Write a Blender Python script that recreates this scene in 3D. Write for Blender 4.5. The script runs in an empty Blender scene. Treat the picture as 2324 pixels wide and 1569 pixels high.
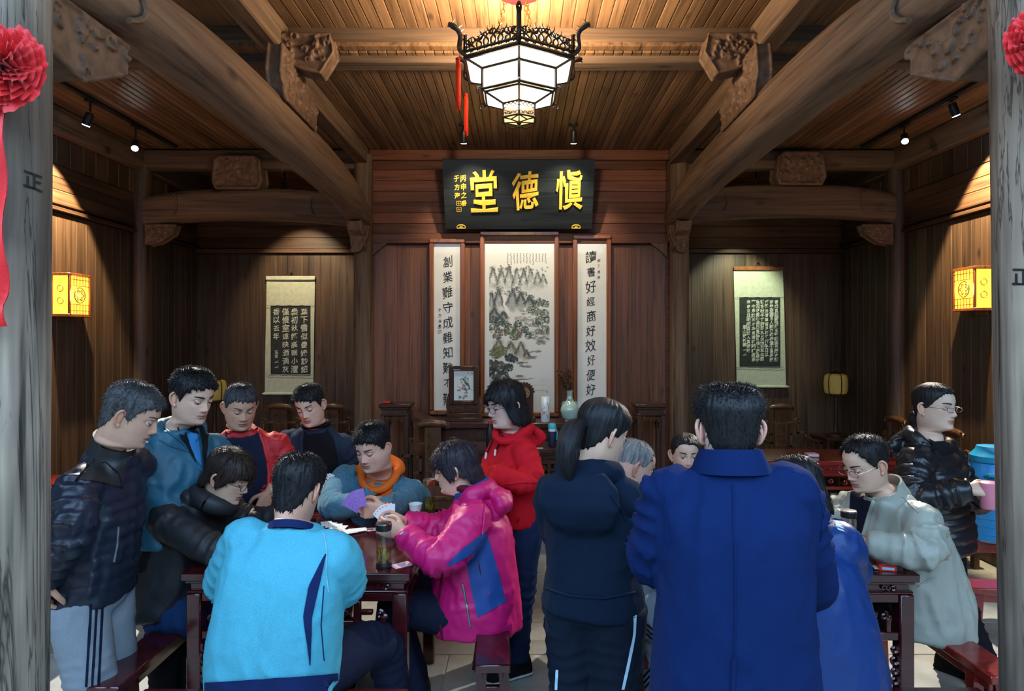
import bpy, bmesh, math, random
import numpy as np
from mathutils import Vector, Matrix, noise as mnoise
from mathutils.bvhtree import BVHTree
random.seed(7); rng = np.random.default_rng(7)
S = bpy.context.scene
C = S.collection
PI = math.pi

# ---------------------------------------------------------------- camera
FPX, PX0, PY0, CZ = 1450.0, 1178.0, 768.0, 1.80      # focal length in px, principal point, eye height
cam_d = bpy.data.cameras.new('camera'); cam = bpy.data.objects.new('camera', cam_d); C.objects.link(cam)
cam.location = (0, 0, CZ); cam.rotation_euler = (PI/2, 0, 0)
cam_d.sensor_fit = 'HORIZONTAL'; cam_d.sensor_width = 36.0
cam_d.lens = 36.0*FPX/2324
cam_d.shift_x = (1162-PX0)/2324; cam_d.shift_y = (PY0-784.5)/2324
cam_d.clip_start = 0.05; cam_d.clip_end = 200
S.camera = cam

# ---------------------------------------------------------------- world: open blue sky over the courtyard behind the camera
W = bpy.data.worlds.new('sky'); S.world = W; W.use_nodes = True
bgn = W.node_tree.nodes['Background']
bgn.inputs[0].default_value = (0.44, 0.69, 1.0, 1); bgn.inputs[1].default_value = 6.5

# ---------------------------------------------------------------- exposure
vs = S.view_settings
vs.view_transform = 'Standard'; vs.look = 'None'; vs.gamma = 1.0; vs.use_curve_mapping = False
vs.exposure = 0.0
S.cycles.max_bounces = 4; S.cycles.diffuse_bounces = 3; S.cycles.glossy_bounces = 2
S.cycles.use_adaptive_sampling = True; S.cycles.adaptive_threshold = 0.07
S.cycles.transmission_bounces = 4; S.cycles.transparent_max_bounces = 12; S.cycles.sample_clamp_indirect = 4.0
S.cycles.caustics_reflective = False; S.cycles.caustics_refractive = False

def at(px, py, D):
    return np.array([(px-PX0)/FPX*D, D, CZ+(PY0-py)/FPX*D])

# ---------------------------------------------------------------- mesh helpers
def V3(a): return np.array(a, float)
def nrm(a):
    a = np.asarray(a, float); l = np.linalg.norm(a)
    return a/l if l > 1e-12 else a
def cat_rom(P, n):
    """dense Catmull-Rom through the rows of P, n samples per span"""
    P = np.asarray(P, float); out = []
    Q = np.vstack([2*P[0]-P[1], P, 2*P[-1]-P[-2]])
    for i in range(len(P)-1):
        p0, p1, p2, p3 = Q[i:i+4]
        for k in range(n):
            t = k/n
            out.append(.5*((2*p1)+(-p0+p2)*t+(2*p0-5*p1+4*p2-p3)*t*t+(-p0+3*p1-3*p2+p3)*t**3))
    out.append(P[-1]); return np.array(out)
def interp(x, xs, ys): return np.interp(x, xs, ys)
def _hash(ix, iy, iz, s):
    h = (ix*374761393 + iy*668265263 + iz*2147483647 + s*1274126177) & 0xffffffff
    h = ((h ^ (h >> 13))*1274126177) & 0xffffffff
    return ((h ^ (h >> 16)) & 0xffff)/65535.0
def vnoise(P, seed=0):
    """value noise in [-1,1] for an (n,3) array"""
    P = np.asarray(P, float); i = np.floor(P).astype(np.int64); f = P-i; f = f*f*(3-2*f); r = 0
    for dx in (0, 1):
        for dy in (0, 1):
            for dz in (0, 1):
                w = (f[:, 0] if dx else 1-f[:, 0])*(f[:, 1] if dy else 1-f[:, 1])*(f[:, 2] if dz else 1-f[:, 2])
                r = r + w*_hash(i[:, 0]+dx, i[:, 1]+dy, i[:, 2]+dz, seed)
    return r*2-1
def fbm(P, seed=0, o=3):
    r = 0; a = 1.0; P = np.asarray(P, float)
    for k in range(o): r = r+a*vnoise(P*2**k, seed+k); a *= .5
    return r

class MB:
    def __init__(s): s.V = []; s.F = []; s.n = 0
    def add(s, v, f):
        v = np.asarray(v, float).reshape(-1, 3); s.V.append(v)
        s.F += [tuple(int(i)+s.n for i in q) for q in f]; s.n += len(v); return s
    def join(s, o, M=None):
        v, f = o.arr()
        if M is not None: v = (np.c_[v, np.ones(len(v))] @ np.array(M).T)[:, :3]
        return s.add(v, f)
    def arr(s): return (np.vstack(s.V) if s.V else np.zeros((0, 3))), s.F
    def box(s, a, b, R=None, o=None):
        a = V3(a); b = V3(b); x0, y0, z0 = np.minimum(a, b); x1, y1, z1 = np.maximum(a, b)
        v = V3([(x0,y0,z0),(x1,y0,z0),(x1,y1,z0),(x0,y1,z0),(x0,y0,z1),(x1,y0,z1),(x1,y1,z1),(x0,y1,z1)])
        if R is not None: v = v @ np.array(R).T
        if o is not None: v = v+V3(o)
        return s.add(v, [(0,3,2,1),(4,5,6,7),(0,1,5,4),(1,2,6,5),(2,3,7,6),(3,0,4,7)])
    def cbox(s, a, b, ch=.006):
        """box with chamfered long edges: bevelled on all edges"""
        bm = bmesh.new(); a = V3(a); b = V3(b); lo = np.minimum(a, b); hi = np.maximum(a, b)
        bmesh.ops.create_cube(bm, size=1)
        for v in bm.verts: v.co = Vector(((lo+hi)/2+np.array(v.co)*(hi-lo)))
        bmesh.ops.bevel(bm, geom=list(bm.edges), offset=ch, segments=1, affect='EDGES')
        bm.verts.ensure_lookup_table(); bm.verts.index_update()
        s.add([v.co[:] for v in bm.verts], [[v.index for v in f.verts] for f in bm.faces]); bm.free(); return s
    def loft(s, rings, cap=True, closed=True):
        R = [np.asarray(r, float) for r in rings]; n = len(R[0]); v = np.vstack(R); f = []
        for i in range(len(R)-1):
            for j in range(n if closed else n-1):
                k = (j+1) % n
                f.append((i*n+j, i*n+k, (i+1)*n+k, (i+1)*n+j))
        if cap and closed:
            m = len(v); v = np.vstack([v, R[0].mean(0), R[-1].mean(0)]); e = (len(R)-1)*n
            for j in range(n):
                k = (j+1) % n
                f.append((m, k, j)); f.append((m+1, e+j, e+k))
        return s.add(v, f)
    def grid(s, G):
        G = np.asarray(G, float); a, b = G.shape[:2]; f = []
        for i in range(a-1):
            for j in range(b-1): f.append((i*b+j, i*b+j+1, (i+1)*b+j+1, (i+1)*b+j))
        return s.add(G.reshape(-1, 3), f)
    def tube(s, pts, r, n=8, cap=True, flat=1.0, up=None):
        P = np.asarray(pts, float); r = np.broadcast_to(np.asarray(r, float), (len(P),)); rings = []
        T = np.gradient(P, axis=0); T = np.array([nrm(t) for t in T])
        u = V3(up) if up is not None else (V3([0, 0, 1]) if abs(T[0][2]) < .9 else V3([1, 0, 0]))
        ang = np.arange(n)/n*2*PI
        for p, t, q in zip(P, T, r):
            u = nrm(u-t*np.dot(u, t)); w = np.cross(t, u)
            rings.append(p+q*(np.cos(ang)[:, None]*w+flat*np.sin(ang)[:, None]*u))
        return s.loft(rings, cap)
    def lathe(s, prof, n=24, o=(0, 0, 0), cap=True):
        ang = np.arange(n)/n*2*PI
        return s.loft([np.c_[r*np.cos(ang), r*np.sin(ang), np.full(n, z)]+V3(o) for r, z in prof], cap)
    def prism(s, poly, fn0, fn1):
        """poly of 2-D points; fn0/fn1 map (u,v) to the front and back 3-D point"""
        n = len(poly); a = [fn0(*p) for p in poly]; b = [fn1(*p) for p in poly]
        f = [tuple(range(n)), tuple(range(2*n-1, n-1, -1))]+[(i, n+i, n+(i+1) % n, (i+1) % n) for i in range(n)]
        return s.add(a+b, f)
    def ball(s, c, r, n=12, m=8, R=None):
        r = np.broadcast_to(np.asarray(r, float), (3,)); ang = np.arange(n)/n*2*PI; rings = []
        for i in range(m+1):
            t = PI*(i+.0)/m; t = min(max(t, .05), PI-.05)
            q = np.c_[np.sin(t)*np.cos(ang), np.sin(t)*np.sin(ang), np.full(n, -math.cos(t))]*r
            if R is not None: q = q @ np.array(R).T
            rings.append(q+V3(c))
        return s.loft(rings)

ORG = {}
def mesh_of(name, v, f, smooth=40):
    me = bpy.data.meshes.new(name); me.from_pydata([tuple(p) for p in v], [], f)
    if smooth:
        me.polygons.foreach_set('use_smooth', [True]*len(me.polygons))
        if smooth < 179: me.set_sharp_from_angle(angle=math.radians(smooth))
    me.update(); return me
def fix_normals(me):
    bm = bmesh.new(); bm.from_mesh(me); bmesh.ops.recalc_face_normals(bm, faces=bm.faces); bm.to_mesh(me); bm.free()
def mk(name, mb, m, parent=None, smooth=40, loc=None, fix=True):
    """link a mesh object; vertices are given in world space"""
    v, f = mb.arr() if isinstance(mb, MB) else mb
    o0 = V3(ORG.get(parent.name, (0, 0, 0))) if parent else V3((0, 0, 0))
    base = o0
    if parent is None and loc is not None: base = V3(loc)
    me = mesh_of(name, np.asarray(v)-base, f, smooth)
    if fix:
        fix_normals(me)
        if smooth and smooth < 179: me.set_sharp_from_angle(angle=math.radians(smooth))
    for mm in (m if isinstance(m, (list, tuple)) else [m]): me.materials.append(mm)
    o = bpy.data.objects.new(name, me); C.objects.link(o)
    if parent: o.parent = parent; ORG[o.name] = o0
    else:
        o.location = base; ORG[o.name] = base
    return o
def root(name, loc, label, cat, group=None, kind=None):
    o = bpy.data.objects.new(name, None); C.objects.link(o); o.location = loc; o.empty_display_size = .05
    ORG[o.name] = V3(loc); tag(o, label, cat, group, kind); return o
def tag(o, label=None, cat=None, group=None, kind=None):
    if label: o['label'] = label
    if cat: o['category'] = cat
    if group: o['group'] = group
    if kind: o['kind'] = kind
    return o
def piece(name, me, parent, loc, rot=(0, 0, 0), scale=(1, 1, 1)):
    """an alike piece sharing mesh data; loc in world space"""
    o = bpy.data.objects.new(name, me); C.objects.link(o); o.parent = parent
    o.location = V3(loc)-V3(ORG.get(parent.name, (0, 0, 0))); o.rotation_euler = rot; o.scale = scale
    ORG[o.name] = V3(loc); return o
def copy_tree(src, loc, rotz=None, label=None):
    r = src.copy(); C.objects.link(r); r.location = loc
    if rotz is not None: r.rotation_euler = (0, 0, rotz)
    if label: r['label'] = label
    for ch in list(src.children):
        c = ch.copy(); C.objects.link(c); c.parent = r
        for g in list(ch.children):
            d = g.copy(); C.objects.link(d); d.parent = c
    return r

TS = bpy.data.scenes.new('workbench'); TV = TS.view_layers[0]      # scratch scene, removed at the end
def remesh(mb, vox=.01, smooth=4, fac=.5):
    """union of closed shells as one continuous surface"""
    v, f = mb.arr(); me = bpy.data.meshes.new('tmp'); me.from_pydata([tuple(p) for p in v], [], f)
    fix_normals(me)
    o = bpy.data.objects.new('tmp', me); TS.collection.objects.link(o)
    md = o.modifiers.new('r', 'REMESH'); md.mode = 'VOXEL'; md.voxel_size = vox; md.adaptivity = 0
    if smooth:
        sm = o.modifiers.new('s', 'SMOOTH'); sm.iterations = smooth; sm.factor = fac
    TV.update(); dg = TV.depsgraph; e = o.evaluated_get(dg).to_mesh()
    n = len(e.vertices); V = np.zeros(n*3); e.vertices.foreach_get('co', V); V = V.reshape(-1, 3)
    N = np.zeros(n*3); e.vertex_normals.foreach_get('vector', N); N = N.reshape(-1, 3)
    F = [tuple(p.vertices) for p in e.polygons]
    o.evaluated_get(dg).to_mesh_clear(); bpy.data.objects.remove(o); bpy.data.meshes.remove(me)
    return V, N, F
# ---------------------------------------------------------------- materials
def newmat(name):
    m = bpy.data.materials.new(name); m.use_nodes = True; nt = m.node_tree
    return m, nt, nt.nodes['Principled BSDF']
def nd(nt, t, **kw):
    n = nt.nodes.new(t)
    for k, v in kw.items():
        if k == 'op': n.operation = v
        elif k == 'blend': n.blend_type = v
        else: n.inputs[k].default_value = v
    return n
def lk(nt, a, b): nt.links.new(a, b)
def coords(nt, scale, rnd=True, kind='Object'):
    tc = nt.nodes.new('ShaderNodeTexCoord'); mp = nt.nodes.new('ShaderNodeMapping'); mp.inputs['Scale'].default_value = scale
    lk(nt, tc.outputs[kind], mp.inputs['Vector'])
    if rnd:
        oi = nt.nodes.new('ShaderNodeObjectInfo'); mu = nt.nodes.new('ShaderNodeVectorMath'); mu.operation = 'SCALE'
        cx = nt.nodes.new('ShaderNodeCombineXYZ')
        for k in range(3): lk(nt, oi.outputs['Random'], cx.inputs[k])
        mu.inputs['Scale'].default_value = 37.0; lk(nt, cx.outputs[0], mu.inputs[0]); lk(nt, mu.outputs[0], mp.inputs['Location'])
    return mp.outputs[0]
def ramp(nt, fac, stops):
    r = nt.nodes.new('ShaderNodeValToRGB'); lk(nt, fac, r.inputs[0]); e = r.color_ramp.elements
    while len(e) < len(stops): e.new(.5)
    for q, (p, c) in zip(e, stops): q.position = p; q.color = (*c, 1)
    return r.outputs[0]
def bump(nt, b, h, dist, strength=1.0):
    n = nt.nodes.new('ShaderNodeBump'); n.inputs['Strength'].default_value = strength; n.inputs['Distance'].default_value = dist
    lk(nt, h, n.inputs['Height']); lk(nt, n.outputs[0], b.inputs['Normal'])
def setp(b, rough=.5, metal=0, spec=.5, coat=0, coatr=.1, sheen=0, trans=0, ior=1.45, emis=None, es=0, alpha=1):
    b.inputs['Roughness'].default_value = rough; b.inputs['Metallic'].default_value = metal
    b.inputs['Specular IOR Level'].default_value = spec; b.inputs['Coat Weight'].default_value = coat
    b.inputs['Coat Roughness'].default_value = coatr; b.inputs['Sheen Weight'].default_value = sheen
    b.inputs['Transmission Weight'].default_value = trans; b.inputs['IOR'].default_value = ior
    b.inputs['Alpha'].default_value = alpha
    if emis: b.inputs['Emission Color'].default_value = (*emis, 1); b.inputs['Emission Strength'].default_value = es
def mul(c, k): return tuple(min(1, x*k) for x in c)
def plain(name, c, rough=.5, nz=.12, scale=30, bd=0, **kw):
    """a base colour with a faint noise in it"""
    m, nt, b = newmat(name); setp(b, rough, **kw)
    v = coords(nt, (scale,)*3, False); n = nd(nt, 'ShaderNodeTexNoise', Scale=1.0, Detail=2.0); lk(nt, v, n.inputs['Vector'])
    lk(nt, ramp(nt, n.outputs[0], [(.3, mul(c, 1-nz)), (.7, mul(c, 1+nz))]), b.inputs['Base Color'])
    if bd: bump(nt, b, n.outputs[0], bd)
    return m
def wood(name, dark, light, axis=2, rough=.55, grain=1.0, bd=.0015, var=.35, coat=0, knots=True, spec=.4):
    """grain along the axis; every object gets its own offset and tone"""
    m, nt, b = newmat(name); setp(b, rough, coat=coat, coatr=.12, spec=spec)
    sc = [26*grain]*3; sc[axis] = 1.3*grain
    v = coords(nt, sc); n = nd(nt, 'ShaderNodeTexNoise', Scale=1.0, Detail=3.0, Roughness=.66, Distortion=.5); lk(nt, v, n.inputs['Vector'])
    sc2 = [90*grain]*3; sc2[axis] = 2.0
    v2 = coords(nt, sc2); n2 = nd(nt, 'ShaderNodeTexNoise', Scale=1.0, Detail=1.0); lk(nt, v2, n2.inputs['Vector'])
    ad = nd(nt, 'ShaderNodeMath', op='MULTIPLY_ADD'); lk(nt, n2.outputs[0], ad.inputs[0]); ad.inputs[1].default_value = .45; lk(nt, n.outputs[0], ad.inputs[2])
    col = ramp(nt, ad.outputs[0], [(.48, dark), (.62, tuple((a+c)/2 for a, c in zip(dark, light))), (.86, light)])
    oi = nt.nodes.new('ShaderNodeObjectInfo'); mr = nd(nt, 'ShaderNodeMapRange'); lk(nt, oi.outputs['Random'], mr.inputs[0])
    mr.inputs['To Min'].default_value = 1-var; mr.inputs['To Max'].default_value = 1+var
    mx = nd(nt, 'ShaderNodeVectorMath', op='SCALE'); lk(nt, col, mx.inputs[0]); lk(nt, mr.outputs[0], mx.inputs['Scale'])
    out = mx.outputs[0]
    if knots:
        sk = [5*grain]*3; sk[axis] = 2.2*grain
        vk = coords(nt, sk); vo = nd(nt, 'ShaderNodeTexVoronoi', Scale=1.0); lk(nt, vk, vo.inputs['Vector'])
        kf = ramp(nt, vo.outputs['Distance'], [(.04, (.25,)*3), (.12, (1, 1, 1))])
        mm = nt.nodes.new('ShaderNodeMix'); mm.data_type = 'RGBA'; mm.blend_type = 'MULTIPLY'; mm.inputs[0].default_value = .8
        lk(nt, out, mm.inputs[6]); lk(nt, kf, mm.inputs[7]); out = mm.outputs[2]
    lk(nt, out, b.inputs['Base Color']); bump(nt, b, ad.outputs[0], bd)
    return m
def fabric(name, c, rough=.85, weave=420, sheen=0, nz=.10, bd=.0006, wr=9, wd=.004, spec=.10):
    m, nt, b = newmat(name); setp(b, rough, sheen=sheen, spec=spec); b.inputs['Sheen Roughness'].default_value = .5
    v = coords(nt, (weave,)*3, False); n = nd(nt, 'ShaderNodeTexNoise', Scale=1.0, Detail=0.0); lk(nt, v, n.inputs['Vector'])
    v2 = coords(nt, (wr, wr, wr*.8), False); n2 = nd(nt, 'ShaderNodeTexNoise', Scale=1.0, Detail=1.5, Distortion=.9); n2.noise_type = 'RIDGED_MULTIFRACTAL'; lk(nt, v2, n2.inputs['Vector'])
    ad = nd(nt, 'ShaderNodeMath', op='MULTIPLY_ADD'); lk(nt, n2.outputs[0], ad.inputs[0]); ad.inputs[1].default_value = wd/bd*.55; lk(nt, n.outputs[0], ad.inputs[2])
    lk(nt, ramp(nt, n.outputs[0], [(.3, mul(c, 1-nz)), (.7, mul(c, 1+nz))]), b.inputs['Base Color'])
    bump(nt, b, ad.outputs[0], bd); return m
def vcol(name, rough=.5, coat=0, attr='Col', spec=.5, sss=0):
    m, nt, b = newmat(name); setp(b, rough, coat=coat, coatr=.04, spec=spec)
    a = nt.nodes.new('ShaderNodeAttribute'); a.attribute_name = attr; lk(nt, a.outputs['Color'], b.inputs['Base Color'])
    return m
def hairmat(name, c, rough=.52):
    m, nt, b = newmat(name); setp(b, rough, spec=.32)
    a = nt.nodes.new('ShaderNodeAttribute'); a.attribute_name = 'strand'
    n = nd(nt, 'ShaderNodeTexNoise', Scale=1.0, Detail=4.0); mp = nt.nodes.new('ShaderNodeMapping'); mp.inputs['Scale'].default_value = (70, 2.2, 1)
    lk(nt, a.outputs['Vector'], mp.inputs[0]); lk(nt, mp.outputs[0], n.inputs['Vector'])
    lk(nt, ramp(nt, n.outputs[0], [(.35, mul(c, .5)), (.7, mul(c, 1.7))]), b.inputs['Base Color'])
    bump(nt, b, n.outputs[0], .004); return m

M = {}
M['wall'] = wood('wall_planks', (.020, .0105, .006), (.085, .046, .026), 2, .5, .9)
M['wallh'] = wood('wall_planks_across', (.022, .011, .006), (.090, .044, .024), 0, .5, .9)
M['wally'] = wood('wall_planks_lengthwise', (.022, .011, .006), (.090, .044, .024), 1, .5, .9)
M['screen'] = wood('screen_planks', (.045, .017, .009), (.15, .060, .030), 2, .42, .9)
M['screenh'] = wood('screen_planks_across', (.055, .016, .009), (.17, .058, .030), 0, .45, .9)
M['ceil'] = wood('ceiling_planks', (.050, .024, .012), (.20, .105, .050), 1, .5, .9)
M['beam'] = wood('old_beam', (.046, .026, .016), (.175, .103, .063), 1, .7, .7, .002, .12)
M['beamx'] = wood('old_beam_across', (.042, .024, .015), (.155, .092, .056), 0, .7, .7, .002, .12)
M['post'] = wood('weathered_post', (.055, .043, .033), (.30, .245, .19), 2, .75, .55, .006, .1)
def cracked(m, depth=.012):
    nt = m.node_tree; b = nt.nodes['Principled BSDF']; v = coords(nt, (7, 7, .55)); n = nd(nt, 'ShaderNodeTexNoise', Scale=1.0, Detail=5.0, Roughness=.6, Distortion=1.2); lk(nt, v, n.inputs['Vector'])
    k = ramp(nt, n.outputs[0], [(.485, (1, 1, 1)), (.5, (.12, .12, .12)), (.515, (1, 1, 1))]); v2 = coords(nt, (2.2, 2.2, 1.1)); n2 = nd(nt, 'ShaderNodeTexNoise', Scale=1.0, Detail=3.0); lk(nt, v2, n2.inputs['Vector'])
    st_ = ramp(nt, n2.outputs[0], [(.38, (.42, .40, .38)), (.58, (1.25, 1.2, 1.15))]); old = b.inputs['Base Color'].links[0].from_socket
    for q in (k, st_):
        mm = nt.nodes.new('ShaderNodeMix'); mm.data_type = 'RGBA'; mm.blend_type = 'MULTIPLY'; mm.inputs[0].default_value = .9; lk(nt, old, mm.inputs[6]); lk(nt, q, mm.inputs[7]); old = mm.outputs[2]
    lk(nt, old, b.inputs['Base Color']); return m
cracked(M['post'])
M['postin'] = wood('brown_post', (.045, .026, .015), (.17, .105, .06), 2, .7, .8, .003, .1)
M['carve'] = plain('carved_wood', (.13, .070, .040), .65, .4, 22, .004)
M['lac'] = wood('red_lacquer', (.020, .0028, .0040), (.060, .0065, .0085), 0, .16, .6, .0003, .12, .6, False)
M['lacl'] = wood('bright_red_lacquer', (.12, .007, .006), (.26, .016, .012), 0, .2, .6, .0003, .1, .6, False)
M['dkwood'] = wood('dark_rosewood', (.014, .006, .004), (.060, .022, .012), 2, .35, .8, .0006, .12, .2, False)
M['chair'] = wood('carved_hardwood', (.030, .013, .007), (.115, .050, .022), 2, .33, .8, .0008, .1, .2, False)
M['tile'] = plain('floor_slate', (.40, .40, .365), .42, .2, 6, .001)
M['grout'] = plain('grout', (.36, .35, .31), .9, .1, 40)
M['ink'] = plain('ink', (.012, .012, .012), .6, .2)
M['gold'] = plain('gold_leaf', (.95, .55, .06), .38, .15, 60, .002, metal=.25)
M['board'] = wood('black_lacquer_board', (.004, .0055, .0065), (.016, .020, .022), 0, .32, .7, .0006, .05, 0, True)
M['frame'] = wood('picture_frame', (.10, .030, .010), (.24, .080, .028), 2, .3, .8, .0003, .1, .3, False)
M['paper'] = plain('rice_paper', (.66, .66, .60), .35, .03, 12, 0, coat=.5, coatr=.03)
M['silk'] = plain('scroll_silk', (.47, .46, .33), .75, .10, 24, .0008)
M['rub'] = plain('rubbing_black', (.020, .022, .020), .8, .3, 20)
M['chalk'] = plain('rubbing_white', (.56, .54, .44), .8, .1)
M['black'] = plain('black_metal', (.010, .010, .011), .4, .1)
M['bronze'] = plain('dark_openwork', (.016, .010, .007), .35, .2, 40, 0, spec=.6)
M['brass'] = plain('brass', (.62, .40, .16), .3, .1, metal=1)
M['steel'] = plain('steel', (.6, .6, .62), .22, .05, metal=1)
M['red'] = fabric('red_silk', (.72, .008, .012), .5, 300, .3, .1, .0004, 20, .002, .5)
M['tassel'] = fabric('red_tassel', (.70, .035, .012), .7, 200)
M['celadon'] = plain('celadon_glaze', (.34, .50, .43), .14, .06, 14, 0, coat=.6)
M['porc'] = plain('porcelain', (.70, .74, .71), .15, .03, 10, 0, coat=.5)
M['feather'] = plain('dried_reed', (.090, .040, .018), .9, .4, 60)
M['pagebrown'] = plain('brown', (.10, .05, .03), .6)
def clear(name, c, gloss, rough=.03):
    m, nt, b = newmat(name); nt.nodes.remove(b); out = nt.nodes['Material Output']
    t = nt.nodes.new('ShaderNodeBsdfTransparent'); t.inputs[0].default_value = (*c, 1); g = nt.nodes.new('ShaderNodeBsdfGlossy'); g.inputs['Roughness'].default_value = rough
    fr = nt.nodes.new('ShaderNodeLayerWeight'); fr.inputs[0].default_value = .5; mx = nt.nodes.new('ShaderNodeMixShader')
    p3 = nd(nt, 'ShaderNodeMath', op='POWER'); lk(nt, fr.outputs['Facing'], p3.inputs[0]); p3.inputs[1].default_value = 3.0; ma = nd(nt, 'ShaderNodeMath', op='MULTIPLY_ADD'); lk(nt, p3.outputs[0], ma.inputs[0]); ma.inputs[1].default_value = gloss; ma.inputs[2].default_value = .04; lk(nt, ma.outputs[0], mx.inputs[0]); lk(nt, t.outputs[0], mx.inputs[1]); lk(nt, g.outputs[0], mx.inputs[2]); lk(nt, mx.outputs[0], out.inputs[0]); return m
M['glass'] = clear('clear_glass', (.95, .98, .97), .6); M['lens'] = clear('spectacle_lens', (.93, .94, .96), .15); M['tea'] = clear('green_tea', (.93, .85, .52), .1)
M['leaf'] = plain('tea_leaf', (.40, .38, .07), .7)
M['card'] = plain('card_face', (.78, .78, .76), .5, .03)
M['cardback'] = plain('card_back', (.26, .12, .42), .5, .45, 330)
M['pinkcard'] = plain('pink_card', (.72, .45, .52), .5, .05)
M['pink'] = plain('pink_cup', (.62, .20, .27), .4, .05)
M['jug'] = plain('blue_plastic', (.015, .24, .55), .32, .06)
M['jugd'] = plain('teal_plastic', (.008, .22, .38), .35, .06)
M['teal'] = plain('teal_cap', (.05, .45, .52), .4, .05)
M['navyp'] = plain('navy_sleeve', (.012, .016, .045), .5)
M['redp'] = plain('red_plastic', (.62, .02, .02), .4)
M['white'] = plain('white_plastic', (.75, .75, .75), .5, .03)
M['shade'], _nt, _b = newmat('yellow_silk_shade'); setp(_b, .8); _b.inputs['Base Color'].default_value = (.62, .40, .09, 1)
def emit(name, c, s):
    m, nt, b = newmat(name); b.inputs['Base Color'].default_value = (*c, 1); setp(b, .6, emis=c, es=s); return m
M['lamp'] = emit('lit_lantern_panel', (1.0, .88, .66), 7.5)
M['lampdim'] = emit('lit_lantern_floor', (1.0, .62, .22), 2.2)
M['amber'] = emit('lit_amber_glass', (1.0, .40, .03), 3.2)
M['led'] = emit('lit_led', (.75, .92, 1.0), 60)
M['ledw'] = emit('lit_led_warm', (1.0, .85, .45), 60)
for k in ('led', 'ledw', 'lampdim'): M[k].cycles.emission_sampling = 'NONE'
# ================================================================ the setting
XC, DF, DB, XW, DS, ZR, ZF = 1.55, 1.90, 6.30, 3.755, 7.43, 3.66, 3.79
def st(name, mb, m, parent=None, label=None, smooth=40):
    o = mk(name, mb, m, parent, smooth)
    if parent is None: tag(o, label, None, None, 'structure')
    return o
def plank_mesh(w, l, t, m, axis, ch=.0035):
    """one plank, origin at its centre; w across, l along the axis, t thick"""
    d = [w, w, w]; d[axis] = l
    return d
def plank(sx, sy, sz, m, ch=.003, gap=.0025):
    mb = MB().cbox((-sx/2+0, -sy/2+0, -sz/2), (sx/2, sy/2, sz/2), ch); v, f = mb.arr()
    me = mesh_of('plank', v, f, 20); fix_normals(me); me.materials.append(m); return me

# floor: mortar bed with one slate tile per piece
floor = st('floor', MB().box((-6, -7, -.12), (6, 7.6, -.006)), M['grout'], label='grey slate tiled hall floor')
tw, td = .80, .41
tile_me = None
v, f = MB().cbox((-tw/2+.004, -td/2+.004, -.02), (tw/2-.004, td/2-.004, 0), .003).arr()
tile_me = mesh_of('tile', v, f, 20); fix_normals(tile_me); tile_me.materials.append(M['tile'])
for r in range(15):
    y = 3.635+td*(r-5)+td/2
    for c in range(-5, 6):
        x = c*tw+(tw/2 if r % 2 else 0)
        if abs(x) < 3.75+tw/2: piece('tile', tile_me, floor, (x, y, random.uniform(-.0012, .0004)))

# side walls
for sgn, side in ((-1, 'left'), (1, 'right')):
    wl = st('wall_'+side, MB().box((sgn*XW, 1.2, 0), (sgn*(XW+.12), DS+.12, 3.95)), M['wally'], label='dark plank side wall of the hall')
    pw = .118; me = plank(.016, pw-.002, 2.80, M['wall'])
    n = int((DS-2.9)/pw)
    for i in range(n): piece('plank', me, wl, (sgn*(XW-.006), DS-.02-(i+.5)*pw, 1.42))
    me = plank(.016, DS-2.9, .098, M['wally'])
    for k in range(3): piece('plank', me, wl, (sgn*(XW-.006), (DS+2.9)/2, 2.955+k*.101))
    me = plank(.016, .158, .225, M['wall'])
    for i in range(int((DS-2.9)/.16)): piece('plank', me, wl, (sgn*(XW-.006), DS-.02-(i+.5)*.16, 3.325))
    st('rail', MB().cbox((sgn*(XW-.045), 2.9, 2.83), (sgn*XW, DS, 2.862), .004).cbox((sgn*(XW-.03), 2.9, 2.885), (sgn*XW, DS, 2.905), .003), M['wally'], wl)
    st('top_beam', MB().cbox((sgn*(XW-.09), 1.2, 3.44), (sgn*XW, DS, 3.66), .012), M['beam'], wl)
    # rear wall of the side bay
    wb = st('wall_back_'+side, MB().box((sgn*1.45, DS, 0), (sgn*XW, DS+.12, 3.95)), M['wallh'], label='dark plank rear wall behind a hanging scroll')
    me = plank(.128, .016, 2.76, M['wall'])
    for i in range(18): piece('plank', me, wb, (sgn*(1.50+(i+.5)*.1255), DS-.006, 1.40))
    me = plank(2.28, .018, .128, M['wallh'])
    for k in range(5): piece('plank', me, wb, (sgn*(1.48+1.14), DS-.006, 2.905+k*.132))
    st('rail', MB().cbox((sgn*1.48, DS-.05, 2.785), (sgn*XW, DS, 2.835), .006), M['wallh'], wb)
    st('partition', MB().box((sgn*1.5, DB+.1, 0), (sgn*1.56, DS, 3.9)), M['wall'], wb)

# centre screen wall
ws = st('wall_center', MB().box((-1.5, DB+.05, 0), (1.5, DB+.13, 3.95)), M['screenh'], label='red-brown plank screen wall behind the altar table')
SY = DB+.045
me = plank(.122, .016, 2.70, M['screen'])
for i in range(24): piece('plank', me, ws, (-1.452+(i+.5)*.121, SY, 1.37))
me = plank(2.92, .018, .104, M['screenh'])
for k in range(7): piece('plank', me, ws, (0, SY, 2.885+k*.1065))
st('head_beam', MB().cbox((-1.48, SY-.06, 3.555), (1.48, SY+.02, ZR), .008), M['screenh'], ws)
st('mid_rail', MB().cbox((-1.48, SY-.05, 2.735), (1.48, SY+.01, 2.84), .008), M['screenh'], ws)
for s in (-1, 1):   # mitred corner boards under the rail
    st('corner_board', MB().prism([(1.46, 2.84), (1.46, 2.60), (1.40, 2.66), (1.30, 2.735)], lambda u, v: (s*u, SY-.045, v), lambda u, v: (s*u, SY+.01, v)), M['screen'], ws)

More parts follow.
